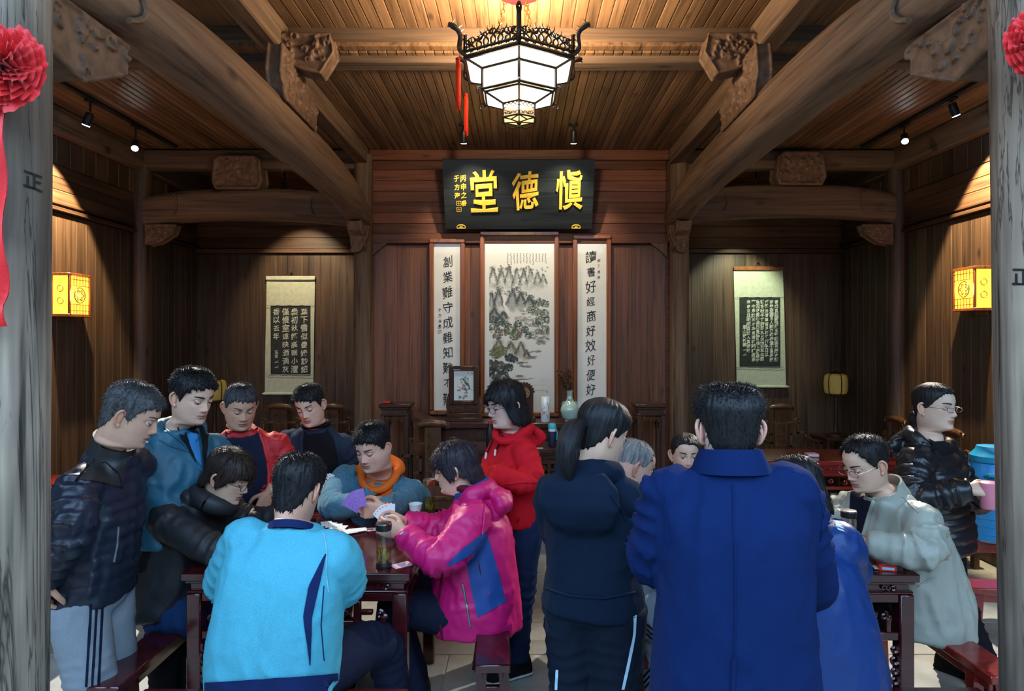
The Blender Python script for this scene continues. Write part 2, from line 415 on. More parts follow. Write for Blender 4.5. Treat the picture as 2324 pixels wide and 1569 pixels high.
# ceilings
ce = st('ceiling', MB().box((-XW-.1, 4.1, ZR+.014), (XW+.1, DS+.1, ZR+.06)), M['ceil'], label='dark plank ceiling of the rear bays')
me = plank(.0605, DB-4.15, .016, M['ceil'], .006)
for i in range(48): piece('plank', me, ce, (-1.48+(i+.5)*.0617, (DB+4.15)/2, ZR+.006))
me = plank(.0605, DS-4.2, .016, M['ceil'], .006)
for s in (-1, 1):
    for i in range(34): piece('plank', me, ce, (s*(1.62+(i+.5)*.0625), (DS+4.2)/2, ZR+.006))
cf = st('ceiling_front', MB().box((-XW-.1, 1.1, ZF+.014), (XW+.1, 4.3, ZF+.08)), M['ceil'], label='lighter plank ceiling above the lantern')
me = plank(.0755, 2.9, .016, M['ceil'], .006)
for i in range(39): piece('plank', me, cf, (-1.48+(i+.5)*.0759, 2.65, ZF+.006))
st('wall_unseen_front', MB().box((-7, -5.6, 0), (7, -5.4, 4.2)), M['wallh'], label='unseen plank wall across the courtyard, added to block low sky')  # unseen opposite hall, added so that only the higher sky lights the room
for s, nm in ((-1, 'wall_unseen_left'), (1, 'wall_unseen_right')): st(nm, MB().box((s*4.6, -5.4, 0), (s*4.8, 1.2, 2.9)), M['wally'], label='unseen plank courtyard side, added to limit the sky light')  # unseen sides added to limit sky light, kept low to light the front columns
rf = st('roof', MB().box((-5, .8, 4.02), (5, 8.0, 4.12)), M['wallh'], label='roof slab over the hall')

# posts
def column(x, y, r, z1, lean, mat, label, seedn):
    n = 28; ang = np.arange(n)/n*2*PI; rings = []
    for z in np.linspace(0, z1, 26):
        P = np.c_[np.cos(ang), np.sin(ang), np.full(n, z)]
        rr = r*(1+.018*fbm(P*[2.2, 2.2, 1.1]+seedn, seedn)[:, None])
        rings.append(np.c_[x+lean*(z-1.8)+rr[:, 0]*np.cos(ang), y+rr[:, 0]*np.sin(ang), np.full(n, z)])
    o = mk('column', MB().loft(rings), mat, None, 60); tag(o, label, 'column', None, 'structure'); return o
colL = column(-XC, DF, .130, 3.70, .006, M['post'], 'thick weathered grey wooden column wearing the larger red silk rosette', 3)
colR = column(XC+.02, DF, .130, 3.70, -.018, M['post'], 'thick weathered grey wooden column in front of the blue jug', 11)
column(-XC+.015, DB, .093, 3.60, 0, M['postin'], 'brown round column between the couplet panel and four-line scroll', 21)
column(XC+.03, DB, .093, 3.60, 0, M['postin'], 'brown round column between the couplet panel and eight-line scroll', 33)
column(-XW+.03, DB, .10, 3.50, 0, M['wall'], 'dark half column against the side wall by the curved tie beam', 41)
column(XW-.03, DB, .10, 3.50, 0, M['wall'], 'dark half column against the side wall behind black puffer coat', 47)

# straight beams
st('beam', MB().cbox((-XW, 4.09, 3.70), (XW, 4.34, 3.83), .008).cbox((-XW, 4.20, 3.612), (XW, 4.33, 3.70), .008), M['beamx'], label='cross beam between the two ceilings')
for s in (-1, 1):
    st('beam', MB().cbox((s*1.48, 1.3, 3.60), (s*1.62, 4.10, 3.81), .012), M['beam'], label='squared longitudinal beam beside the lantern')
    st('beam', MB().cbox((s*1.48, 4.34, 3.505), (s*1.60, DB, 3.675), .012), M['beam'], label='squared longitudinal beam under the rear ceiling')
    st('beam', MB().cbox((s*1.6, DB-.06, 3.46), (s*XW, DB+.06, 3.645), .01), M['beamx'], label='straight tie beam above the curved one')

def moon_beam(name, P, top, bot, hw, side, m, label):
    """cambered beam: P centre points, top/bot heights, hw half widths"""
    n = 22; ang = np.arange(n)/n*2*PI; rings = []; side = V3(side)
    for p, t, b, w in zip(P, top, bot, hw):
        c = (t+b)/2; h = (t-b)/2; ca, sa = np.cos(ang), np.sin(ang); e = 2/2.7
        X = np.sign(ca)*np.abs(ca)**e*w; Z = np.sign(sa)*np.abs(sa)**e*h
        rings.append(V3([p[0], p[1], c])+X[:, None]*side+np.c_[np.zeros(n), np.zeros(n), Z])
    o = mk(name, MB().loft(rings), m, None, 50); tag(o, label, None, None, 'structure'); return o
def carved(name, outline, O, U, Vv, th, m, parent, seed=1, nb=26, rim=.011, vox=.0055):
    """carved relief: plate with a raised rim and a tangle of curls, one surface"""
    O, U, Vv = V3(O), nrm(U), nrm(Vv); N = np.cross(U, Vv); rr = np.random.default_rng(seed)
    mb = MB(); n = len(outline); P = V3(outline)
    mb.prism(outline, lambda u, v: O+u*U+v*Vv-N*th/2, lambda u, v: O+u*U+v*Vv+N*th/2)
    for sd in (-1, 1):
        pts = np.array([O+p[0]*U+p[1]*Vv+sd*N*th/2 for p in np.vstack([P, P[:1]])])
        mb.tube(pts, rim, 6)
        lo, hi = P.min(0), P.max(0); k = 0; tries = 0
        while k < nb and tries < 600:
            tries += 1; q = lo+(hi-lo)*rr.random(2); ins = False; j = n-1
            for i in range(n):
                if (P[i, 1] > q[1]) != (P[j, 1] > q[1]) and q[0] < (P[j, 0]-P[i, 0])*(q[1]-P[i, 1])/(P[j, 1]-P[i, 1])+P[i, 0]: ins = not ins
                j = i
            if not ins: continue
            k += 1; a0 = rr.random()*6.28; R = rr.uniform(.012, .030); t = np.linspace(0, 4.2, 9)
            sp = np.array([O+(q[0]+R*(1-.18*x)*math.cos(a0+x))*U+(q[1]+R*(1-.18*x)*math.sin(a0+x))*Vv+sd*N*(th/2+.003) for x in t])
            mb.tube(sp+sd*N*.004, rr.uniform(.006, .010), 5)
    V, Nn, F = remesh(mb, vox, 2)
    return mk(name, (V, F), m, parent, 35, fix=False)

Ys = np.linspace(DF-.05, DB+.02, 34); tt = np.abs((Ys-(DF+DB)/2)/((DB-DF)/2)).clip(0, 1)
topz = 3.295-.235*tt**3.2; botz = 3.005-.14*tt**3.5; hwb = .145-.03*tt**4
for s, lab in ((-1, 'great curved moon beam over the card players in black puffer and teal jackets'), (1, 'great curved moon beam over the man in the blue coat')):
    b = moon_beam('moon_beam', np.c_[np.full(34, s*XC), Ys, Ys*0], topz+(.02 if s > 0 else 0), botz, hwb, (1, 0, 0), M['beam'], lab)
    # incised whisker curve near the front end, carved corbels under both ends
    a = np.linspace(0, 1, 16); q = np.c_[np.full(16, s*(XC-.139)), 2.28+.22*np.sin(a*3.0)*a, 3.20-.25*a]
    mk('whisker_line', MB().tube(q, .012, 6), M['beam'], b)
    carved('carved_corbel', [(0, .17), (.42, .17), (.40, .06), (.28, .0), (.16, -.06), (.0, -.02)], (s*(XC-.01), DF+.12, 2.74), (0, 1, 0), (0, 0, 1), .10, M['carve'], b, 5+s, 18)
    carved('carved_corbel', [(-.24, .10), (0, .10), (0, -.16), (-.07, -.12), (-.12, -.02), (-.2, .02)], (s*(XC-.0), DB-.08, 2.80), (0, 1, 0), (0, 0, 1), .12, M['carve'], b, 15+s, 12)
    carved('carved_corbel', [(-.02, .02), (.13, .02), (.11, -.09), (.04, -.22), (-.02, -.24)], (s*(XC+.02), DB-.13, 2.86), (-s, 0, 0), (0, 0, 1), .09, M['carve'], b, 35+s, 12)
    carved('carved_strut', [(-.33, .27), (.0, .25), (.33, .10), (.30, -.04), (-.30, -.03), (-.36, .1)], (s*1.44, 4.10, 3.27), (0, 1, 0), (0, 0, 1), .08, M['carve'], b, 25+s, 34)
    carved('carved_bracket', [(0, .24), (.30, .24), (.32, .13), (.24, .0), (.14, .02), (.04, .06), (0, .08)], (s*1.48, 4.04, 3.455), (-s, 0, 0), (0, 0, 1), .12, M['carve'], b, 45+s, 22)
    # curved tie beam of the side bay with its carved block
    Xs = np.linspace(1.60, XW-.10, 24); ts = np.abs((Xs-2.66)/1.05).clip(0, 1); dz = .04 if s > 0 else 0
    tb = moon_beam('tie_beam', np.c_[s*Xs, np.full(24, DB-.02), Xs*0], 3.265+dz-.10*ts**3, 2.955+dz*.7-.075*ts**2.5, .12-.02*ts**3, (0, 1, 0), M['beamx'],
                   'curved tie beam over the '+('four-line' if s < 0 else 'eight-line')+' scroll bay')
    for e, sg in ((1.95, 1), (3.36, -1)):
        a = np.linspace(-1.2, 1.2, 14); q = np.c_[s*(e+sg*.06*np.cos(a)), np.full(14, DB-.137), 3.09+dz+.11*np.sin(a)]
        mk('whisker_line', MB().tube(q, .007, 6), M['beamx'], tb)
    carved('carved_corbel', [(0, .05), (.30, .05), (.26, -.03), (.12, -.12), (0, -.14)], (s*(XW-.13), DB-.05, 2.85), (-s, 0, 0), (0, 0, 1), .10, M['carve'], tb, 55+s, 16)
    carved('carved_block', [(-.20, .0), (.20, .0), (.23, .07), (.21, .27), (.17, .30), (-.17, .30), (-.21, .27), (-.23, .07)], (s*2.72, DB-.06, 3.25+dz), (1, 0, 0), (0, 0, 1), .16, M['carve'], tb, 65+s, 30, .018, .007)
# ================================================================ lettering
_tc = bpy.data.curves.new('tmp_text', 'FONT'); _to = bpy.data.objects.new('tmp_text', _tc); TS.collection.objects.link(_to)
_tc.resolution_u = 3; _gc = {}
def glyph(ch, off=.0, ext=0.0, bev=0.0):
    k = (ch, off, ext, bev)
    if k not in _gc:
        _tc.body = ch; _tc.offset = off; _tc.extrude = ext; _tc.bevel_depth = bev; _tc.bevel_resolution = 1
        TV.update(); dg = TV.depsgraph; dg.update()
        me = bpy.data.meshes.new_from_object(_to.evaluated_get(dg))
        v = np.array([q.co[:] for q in me.vertices]) if len(me.vertices) else np.zeros((0, 3))
        f = [tuple(p.vertices) for p in me.polygons]; bpy.data.meshes.remove(me)
        if len(v):
            c = (v.max(0)+v.min(0))/2; v = v-[c[0], c[1], 0]
        _gc[k] = (v, f)
    return _gc[k]
def brush(v, seed, amt=.05, shear=.18, rot=.05, sx=1, sy=1):
    r = np.random.default_rng(seed); v = v.copy()
    d = np.c_[vnoise(np.c_[v[:, :2]*3.1, np.full(len(v), seed*.7)], 3), vnoise(np.c_[v[:, :2]*3.1+9, np.full(len(v), seed*.7)], 5)]
    v[:, :2] += amt*d; a = r.uniform(-rot, rot); sh = shear*r.uniform(.5, 1.2)
    x, y = v[:, 0]*sx, v[:, 1]*sy; y = y+sh*x; v[:, 0] = x*math.cos(a)-y*math.sin(a); v[:, 1] = x*math.sin(a)+y*math.cos(a)
    return v
def write(mb, text, cx, y0, size, step, place, off=.012, amt=.05, seed=0, sx=.9, vary=.15, shear=.18):
    """one column of characters, top to bottom; place maps (u,v,w) to 3-D"""
    r = np.random.default_rng(seed)
    for i, ch in enumerate(text):
        if ch == ' ': continue
        v, f = glyph(ch, off)
        if not len(v): continue
        k = size*(1+vary*r.uniform(-1, 1)); q = brush(v, seed*31+i, amt, shear, .05, sx)
        mb.add([place(cx+p[0]*k+vary*.1*size*math.sin(i*2.1+seed), y0-i*step+p[1]*k, p[2]*k) for p in q], f)
def flatplace(O, U, Vv):
    O, U, Vv = V3(O), nrm(U), nrm(Vv); N = np.cross(U, Vv)
    return lambda u, v, w=0: O+u*U+v*Vv+w*N

# ---- name board, tilted forward at the top
b0 = at(1177, 520, 6.20); b1 = at(1177, 362, 5.93)
bu = V3([1, 0, 0]); bv = nrm(b1-b0); bn = np.cross(bu, bv); bw = 347*5.93/FPX/2; bh = np.linalg.norm(b1-b0)
pl = flatplace(b0, bu, bv)
bd = root('name_board', b0, 'black lacquered name board with three large gold characters', 'sign')
mk('board', MB().prism([(-bw, 0), (bw, 0), (bw, bh), (-bw, bh)], lambda u, v: pl(u, v, 0), lambda u, v: pl(u, v, -.04)), M['board'], bd)
kp = bh/158.0*1.0      # metres per photo pixel on the board
for ch, px, py, sz in (('堂', 1100, 433, 92), ('德', 1192, 432, 80), ('愼', 1289, 430, 84)):
    v, f = glyph(ch, .004, .03, .012); q = brush(v, ord(ch) % 97, .045, .12, .03, .76, 1.10)
    u0 = (px-1177)*kp*1.03; v0 = (520-py)*kp
    mk('character', MB().add([pl(u0+p[0]*sz*kp, v0+p[1]*sz*kp, .008+p[2]*sz*kp*.5) for p in q], f), M['gold'], bd, 30)
mb = MB(); P2 = lambda u, v, w=0: pl(u, v, .003)
write(mb, '丙申之春', (1052-1177)*kp, (520-404)*kp, 15*kp, 18.5*kp, P2, .02, .05, 5)
write(mb, '于方海', (1037-1177)*kp, (520-404)*kp, 15*kp, 19*kp, P2, .02, .05, 6)
for y in (460, 474):
    c = ((1040-1177)*kp, (520-y)*kp); h = 5*kp
    for du, dv, lu, lv in ((-h, 0, .002, h), (h, 0, .002, h), (0, -h, h, .002), (0, h, h, .002), (0, 0, h*.7, .0015), (0, 0, .0015, h*.7)):
        q = [(c[0]+du-lu, c[1]+dv-lv), (c[0]+du+lu, c[1]+dv-lv), (c[0]+du+lu, c[1]+dv+lv), (c[0]+du-lu, c[1]+dv+lv)]
        mb.add([pl(*p, .003) for p in q], [(0, 1, 2, 3)])
tag(mk('inscription', mb, M['gold'], bd, 0), kind='stuff')
for px in (1046, 1308):
    u0 = (px-1177)*kp*1.02; mb = MB(); a = np.linspace(0, PI, 12)
    mb.tube([pl(u0+.040*math.cos(t), .012+.030*abs(math.sin(t))**.6, .008) for t in a], .005, 6)
    mb.tube([pl(u0-.042, .010, .008), pl(u0+.042, .010, .008)], .005, 6)
    mb.tube([pl(u0-.016, .02, .008), pl(u0+.016, .02, .008)], .003, 6).tube([pl(u0-.012, .03, .008), pl(u0+.012, .03, .008)], .003, 6)
    mk('hanger_cloud', mb, M['gold'], bd)

# ---- framed panels on the screen wall
WY = 6.325
def framed(label, x0, x1, y0, y1, name):
    a = at(x0, y1, WY-.04); b = at(x1, y0, WY-.04); fw = .045
    r = root(name, ((a[0]+b[0])/2, WY, a[2]), label, 'picture')
    for nm, p, q in (('frame_rail', (a[0], b[2]-fw), (b[0], b[2])), ('frame_rail', (a[0], a[2]), (b[0], a[2]+fw)),
                     ('frame_stile', (a[0], a[2]+fw), (a[0]+fw, b[2]-fw)), ('frame_stile', (b[0]-fw, a[2]+fw), (b[0], b[2]-fw))):
        mk(nm, MB().cbox((p[0], WY-.055, p[1]), (q[0], WY+.015, q[1]), .009), M['frame'], r)
    return r, a[0]+fw, b[0]-fw, a[2]+fw, b[2]-fw
for lab, x0, x1, y0, y1, txt, side, tcx, ty0, tstep, sx_, sy_ in (
        ('tall framed calligraphy couplet partly hidden by the table screen', 974, 1055, 542, 942, '創業難守成難知難不難', '于方海書印', 1016, 594, 34.6, 998, 704),
        ('tall framed calligraphy couplet behind the celadon vase', 1300, 1387, 533, 938, '讀書好經商好效好便好', '辛丁歲書', 1341, 584, 33.4, 1359, 592)):
    r, a0, a1, z0, z1 = framed(lab, x0, x1, y0, y1, 'couplet_panel')
    mk('paper', MB().box((a0, WY-.018, z0), (a1, WY, z1)), M['paper'], r, 0)
    k = (WY-.02)/FPX; pf = flatplace((0, WY-.020, 0), (1, 0, 0), (0, 0, 1)); mb = MB()
    write(mb, txt, (tcx-PX0)*k, CZ+(PY0-ty0)*k, 26*k, tstep*k, pf, .004, .075, len(mb.V)+x0, .85)
    write(mb, side, (sx_-PX0)*k, CZ+(PY0-sy_)*k, 9*k, 12.5*k, pf, .0, .08, x0+3, .9)
    tag(mk('calligraphy', mb, M['ink'], r, 0), kind='stuff')

# ---- landscape painting (colours computed per vertex)
r, a0, a1, z0, z1 = framed('framed ink landscape of mountains, trees and a river', 1089, 1269, 525, 947, 'landscape_painting')
lp = r; nu, nv = 220, 540
U, Vt = np.meshgrid(np.linspace(0, 1, nu), np.linspace(0, 1, nv)); asp = (z1-z0)/(a1-a0)               # v = 0 at the top
img = np.ones((nv, nu, 3))*np.array([.60, .61, .56]); pr = np.random.default_rng(77)
def dab(x, y, r, c, al, ry=None):
    ry = ry or r; i0, i1 = int(max(0, (y-ry/asp*1.2)*nv)), int(min(nv, (y+ry/asp*1.2)*nv+2)); j0, j1 = int(max(.07*nu, (x-r*1.2)*nu)), int(min(.93*nu, (x+r*1.2)*nu+2))
    if i1 <= i0 or j1 <= j0: return
    w = img[i0:i1, j0:j1]; d = ((U[i0:i1, j0:j1]-x)/r)**2+((Vt[i0:i1, j0:j1]-y)*asp/ry)**2; m = (al*np.clip(1.25-d, 0, 1))[..., None]; w[:] = w*(1-m)+np.array(c)*m
def line(x0, y0, x1, y1, w, c, al, n=10, jit=.004):
    for t in np.linspace(0, 1, n): dab(x0+(x1-x0)*t+pr.normal()*jit, y0+(y1-y0)*t+pr.normal()*jit*.4, w*(1-.5*t), c, al)
def tree(x, y, r, c, n=70):
    for _ in range(n):
        q = r*math.sqrt(pr.random()); a = pr.random()*6.28; k = pr.uniform(.35, 1.5); dab(x+q*math.cos(a), y+q*math.sin(a)/asp*.8, r*.16*pr.uniform(.6, 1.4), np.array(c)*k, .75)
    for _ in range(10): a = pr.random()*6.28; dab(x+r*math.cos(a), y+r*math.sin(a)/asp*.8, r*.14, np.array(c)*.35, .8)
def mount(x, y, w, h, c, n, dark=.6):
    """a peak: pale wash with ink strokes running down both flanks"""
    for _ in range(26): t = pr.random(); dab(x+pr.normal()*w*.35*(.3+t), y+h*t, w*.35, c, .30)
    for _ in range(n):
        sgn = pr.choice([-1, 1]); t0 = pr.random()*.7; x0 = x+sgn*w*t0*.8; y0 = y+h*t0*.75+pr.normal()*.004; L = h*pr.uniform(.15, .5)
        line(x0, y0, x0+sgn*w*.18*pr.random(), y0+L, .008, np.array(c)*pr.uniform(.10, .5), dark*pr.uniform(.4, 1), 9)
    for k in range(14): t = pr.random(); sgn = pr.choice([-1, 1]); dab(x+sgn*w*t*.8, y+h*t*.75-.004, .012, (.05, .06, .055), .7)
for x, y, w, h in ((.12, .175, .10, .13), (.24, .185, .10, .13), (.35, .165, .10, .15), (.46, .178, .10, .15), (.56, .185, .10, .14), (.66, .19, .10, .12), (.76, .205, .09, .10), (.84, .215, .07, .08)):
    mount(x, y, w, h, (.27, .30, .27), 46 if x < .6 else 26, .55 if x < .6 else .35)
for _ in range(40): dab(pr.uniform(.08, .9), pr.uniform(.17, .20), .016, (.06, .075, .07), .6)
for _ in range(60): dab(pr.uniform(.2, .95), pr.normal()*.012+.325, .07, (.58, .59, .55), .22)
for x, y, w, h in ((.10, .315, .10, .15), (.20, .30, .12, .15), (.40, .30, .13, .13), (.52, .32, .12, .10), (.64, .345, .11, .06), (.14, .41, .12, .07), (.27, .43, .10, .05)): mount(x, y, w, h, (.20, .23, .20), 60, .75)
for x, y in ((.22, .30), (.42, .298), (.47, .305), (.33, .325), (.56, .33), (.66, .35), (.12, .33)): tree(x, y, .05, (.07, .085, .075), 30)
for t in np.linspace(0, 1, 40): dab(.285+.012*math.sin(t*9)+.05*t**3, .335+.10*t, .011+.012*t, (.66, .67, .64), .8)
for x, y, r in ((.72, .385, .06), (.79, .375, .07), (.87, .385, .06), (.66, .42, .06), (.75, .43, .07), (.85, .44, .07), (.80, .48, .08), (.90, .475, .06), (.74, .495, .06), (.86, .53, .07), (.92, .54, .05), (.78, .54, .05)): tree(x, y, r, (.10, .125, .075) if r > .06 else (.05, .07, .05), 60)
for x0, y0, x1 in ((.50, .43, .92), (.45, .47, .70), (.58, .50, .93), (.64, .545, .93), (.70, .575, .93), (.74, .60, .88)):
    for k in range(34): x = pr.uniform(x0, x1); dab(x, y0+.25*pr.normal()*.03+.03*(x-x0), .030, np.array((.16, .17, .13))*pr.uniform(.5, 1.5), .55, .010)
for x, y, w, h in ((.20, .585, .14, .10), (.38, .60, .14, .10), (.52, .60, .12, .10), (.60, .65, .07, .05)): mount(x, y, w, h, (.33, .32, .22), 60, .6)
for x, y, r, c in ((.12, .475, .07, (.04, .055, .045)), (.22, .485, .07, (.045, .06, .05)), (.14, .525, .08, (.09, .11, .07)), (.30, .50, .06, (.05, .07, .055)), (.27, .545, .07, (.13, .085, .075)), (.38, .53, .09, (.11, .135, .06)), (.44, .56, .09, (.10, .12, .055)), (.48, .50, .06, (.045, .075, .05)), (.57, .53, .06, (.035, .07, .055)), (.64, .565, .06, (.04, .08, .06)), (.18, .57, .06, (.08, .09, .06))): tree(x, y, r, c, 80)
dab(.50, .527, .020, (.62, .10, .04), 1.0)
for x, y, r, c in ((.16, .665, .09, (.13, .14, .05)), (.24, .65, .08, (.15, .155, .05)), (.36, .69, .07, (.03, .045, .04)), (.42, .70, .06, (.03, .045, .04)), (.12, .73, .09, (.03, .035, .03)), (.22, .74, .09, (.07, .075, .04)), (.34, .745, .07, (.025, .03, .028)), (.14, .78, .09, (.02, .025, .022)), (.26, .79, .08, (.03, .035, .03))): tree(x, y, r, c, 110)
mount(.18, .80, .16, .08, (.10, .105, .09), 90, .9); mount(.34, .80, .10, .05, (.12, .12, .10), 40, .8)
for y0, x0, x1 in ((.655, .58, .80), (.69, .60, .74), (.72, .46, .62), (.738, .50, .66)):
    for k in range(20): x = pr.uniform(x0, x1); dab(x, y0+pr.normal()*.004, .03, np.array((.14, .14, .11))*pr.uniform(.6, 1.4), .6, .009)
for k in range(26): y = pr.uniform(.80, .885); x = pr.uniform(.5, .85); line(x, y, min(.92, x+pr.uniform(.08, .25)), y, .004, (.25, .25, .22), .5, 22, .001)
for x, y, w, h, c in ((.50, .795, .07, .012, (.17, .07, .04)), (.52, .806, .09, .012, (.45, .42, .36)), (.54, .814, .12, .006, (.10, .08, .06)), (.66, .808, .05, .005, (.2, .18, .14))): dab(x, y, w, c, .95, h*asp*.6)
for k in range(13):
    x = .335+k*.045; y = .10
    while y < .165-.02*pr.random(): dab(x+pr.normal()*.003, y, .008, (.07, .07, .07), .8, .010); dab(x+pr.normal()*.008, y+.003, .006, (.07, .07, .07), .7, .005); y += .0085
dab(.895, .885, .012, (.14, .07, .06), .8)
col = img.reshape(-1, 3); r = lp
def ink(mask, c):
    global col
    col = col*(1-mask[:, None])+np.array(c)*mask[:, None]
def clumps(cx, cy, n, r, c, seed, sx=1.0, sy=1.0):
    rr = np.random.default_rng(seed)
    for _ in range(n):
        x = cx+rr.normal()*sx; y = cy+rr.normal()*sy; q = r*rr.uniform(.6, 1.3)
        d = ((u-x)**2+((v-y)*asp)**2)/q**2
        ink(inside*np.clip(1.6*(1.15-d-.35*n4), 0, 1)*np.clip(.85+.40*n4+.2*n3, .2, 1), np.array(c)*rr.uniform(.45, 1.1))
G = np.stack([a0+U*(a1-a0), np.full(U.shape, WY-.019), z1-Vt*(z1-z0)], -1)
M['paint'] = vcol('ink_landscape', .35, .5)
o = mk('painting', MB().grid(G), M['paint'], r, 0, fix=False)
at_ = o.data.color_attributes.new('Col', 'FLOAT_COLOR', 'POINT'); at_.data.foreach_set('color', np.c_[col, np.ones(len(col))].ravel())
mk('backing', MB().box((a0, WY-.017, z0), (a1, WY, z1)), M['paper'], r, 0)

# ---- hanging scrolls with ink rubbings
def scroll(label, xl, xr, yt, yb, mx0, mx1, my0, my1, cols, seals, nail, slant):
    D = DS-.035; k = D/FPX; X = lambda px: (px-PX0)*k; Z = lambda py: CZ+(PY0-py)*k
    r = root('hanging_scroll', (X((xl+xr)/2), D, Z(yb)), label, 'scroll')
    n = 22; t = np.linspace(0, 1, n); g = []
    for q in t:
        g.append([(X(xl+s_*(xr-xl))+slant*k*q, D+.004*math.sin(q*7+s_*2)-.004*q, Z(yt+q*(yb-yt))) for s_ in np.linspace(0, 1, 9)])
    gg = np.array(g); back = gg+[0, .004, 0]
    mb = MB().grid(gg).grid(back[:, ::-1]); mk('silk_mount', mb, M['silk'], r, 60, fix=False)
    mk('top_rod', MB().cbox((X(xl)-.003, D-.016, Z(yt+9)), (X(xr)+.003, D+.006, Z(yt)), .004), M['frame'] if slant > 0 else M['silk'], r)
    mk('bottom_roller', MB().tube([(X(xl)+slant*k-.03, D-.010, Z(yb)), (X(xl)+slant*k-.012, D-.010, Z(yb)), (X(xl)+slant*k-.011, D-.010, Z(yb)), (X(xr)+slant*k+.011, D-.010, Z(yb)), (X(xr)+slant*k+.012, D-.010, Z(yb)), (X(xr)+slant*k+.03, D-.010, Z(yb))], [.006, .006, .016, .016, .006, .006], 12), M['silk'], r)
    mk('hook', MB().tube([(X(nail), D-.0, Z(yt-10)), (X(nail), D-.02, Z(yt-11))], .010, 8).tube([(X(nail)-.05, D-.006, Z(yt)), (X(nail), D-.012, Z(yt-9)), (X(nail)+.05, D-.006, Z(yt))], .0025, 5), M['steel'], r)
    mk('rubbing', MB().box((X(mx0), D-.009, Z(my1)), (X(mx1), D-.004, Z(my0))), M['rub'], r, 0)
    mb = MB(); pf = flatplace((0, D-.0115, 0), (1, 0, 0), (0, 0, 1))
    for i, (txt, cx, cy, sz, stp) in enumerate(cols): write(mb, txt, X(cx), Z(cy), sz*k, stp*k, pf, .012 if sz > 12 else .025, .07, i+xl, .95, .12, .15)
    for cx, cy, h in seals:
        for w_ in (1.0, .55):
            q = np.array([(-1, -1), (1, -1), (1, 1), (-1, 1), (-1, -1)])*h*w_
            mb.tube([pf(X(cx)+p[0]*k, Z(cy)+p[1]*k) for p in q], .0022, 4)
    tag(mk('white_writing', mb, M['chalk'], r, 0), kind='stuff')
    for py in (my0-1, my1+1):
        a = np.linspace(0, 1, 25)
        mk('cord', MB().tube([(X(xl-1+q*(xr-xl+2)), D-.012, Z(py+2.2*abs(math.sin(q*13)))) for q in a], .0018, 4), M['pagebrown'], r)
    return r
scroll('cream hanging scroll with black rubbing of four lines of large white characters', 605, 715, 627, 894, 615, 705, 694, 849,
       [('葉下雪似疊綠鈔鉊', 691, 708, 17, 18.6), ('裊初秋擁高眠小澶', 669, 708, 17, 18.6), ('僅慢室遠映酒滴灰', 649, 708, 17, 18.6), ('香以去年', 628, 708, 16, 18.4), ('玉宗', 628, 800, 9, 9)],
       [(628, 819, 4), (628, 831, 4)], 661, -4)
scroll('cream hanging scroll with black rubbing of eight lines of small white characters', 1665, 1777, 605, 878, 1678, 1770, 675, 832,
       [('雲晴直起嗣悅陳五聲照臨履展海縣', 1761, 686, 9.5, 9.3), ('雨霽東書見人範固處盛澹士喜長房', 1750, 686, 9.5, 9.3), ('縱舉治清輩省浮根年行學日以', 1739, 686, 9.5, 9.9), ('斯答秋牛推府景孔丘繪征友自題', 1729, 686, 9.5, 9.9), ('我況復書城曲日暮橋竹細上將泉史', 1719, 686, 9.5, 9.4), ('筆今馬於天才為亮通報騎註造居', 1709, 686, 9.5, 10), ('遠慕豆且明把香於入真復味', 1698, 686, 9.5, 10), ('眉山蘇軾書', 1689, 743, 9.5, 9.8)],
       [(1689, 792, 3.6), (1689, 803, 3.6)], 1720, 7)

# ---- character brushed on each front column
for col_, cx, cy, phi0, py, tilt in ((colL, -XC, DF, math.radians(76), 408, .0), (colR, XC+.02, DF, math.radians(-62), 630, .1)):
    v, f = glyph('正', .015); q = brush(v, 5, .03, -.12, .02); z0 = CZ+(PY0-py)/FPX*1.85; rr = .1335
    mb = MB().add([(cx+(.006 if cx < 0 else -.018)*(z0-1.8)+rr*math.sin(phi0+p[0]*.062/rr), cy-rr*math.cos(phi0+p[0]*.062/rr), z0+p[1]*.058) for p in q], f)
    mk('painted_character', mb, M['ink'], None, 0) if False else mk('painted_character', mb, M['ink'], col_, 0)

# ---- red silk rosettes
def rosette(label, c, R, tails, seed):
    r = root('silk_rosette', c, label, 'decoration'); c = V3(c); rr = np.random.default_rng(seed); mb = MB()
    for L in range(9):
        n = 120; a = np.arange(n)/n*2*PI; e0 = L/9; rings = []
        for t in np.linspace(0.05, 1, 7):
            rad = R*(t*(1.02-.75*e0)); h = R*(.25+.75*e0)*math.sqrt(t)*(.55+.5*e0)
            wob = np.sin(a*(13-L)+L*1.7+2*np.sin(a*3+L))*.05*t+np.sin(a*(27-L)+L*3.1)*.03*t+.05*vnoise(np.c_[np.cos(a)*3, np.sin(a)*3, np.full(n, L+t)], seed)
            rings.append(np.c_[c[0]+rad*(1+wob)*np.cos(a), np.full(n, c[1])-h*(1+4.5*wob), c[2]+rad*(1+wob)*np.sin(a)])
        mb.loft(rings, False)
    mk('petals', mb, M['red'], r, 60, fix=False)
    for pts, w in tails:
        P = cat_rom(V3(pts), 8); n = len(P); g = []
        for i, p in enumerate(P):
            g.append([p+[w*s_, -.008+.010*math.sin(i*.7+s_*3)+.012*abs(s_), .004*math.sin(i*1.3+s_)] for s_ in np.linspace(-1, 1, 7)])
        g = np.array(g); mk('ribbon', MB().grid(g).grid((g+[0, .003, 0])[:, ::-1]), M['red'], r, 60, fix=False)
    return r
rosette('large red silk rosette tied to the grey column, with long ribbon tails', (-1.395, DF-.150, at(0, 160, 1.75)[2]), .112,
        [([(-1.435, DF-.15, 2.44), (-1.440, DF-.150, 2.2), (-1.437, DF-.146, 1.95), (-1.441, DF-.148, 1.83)], .026)], 2)
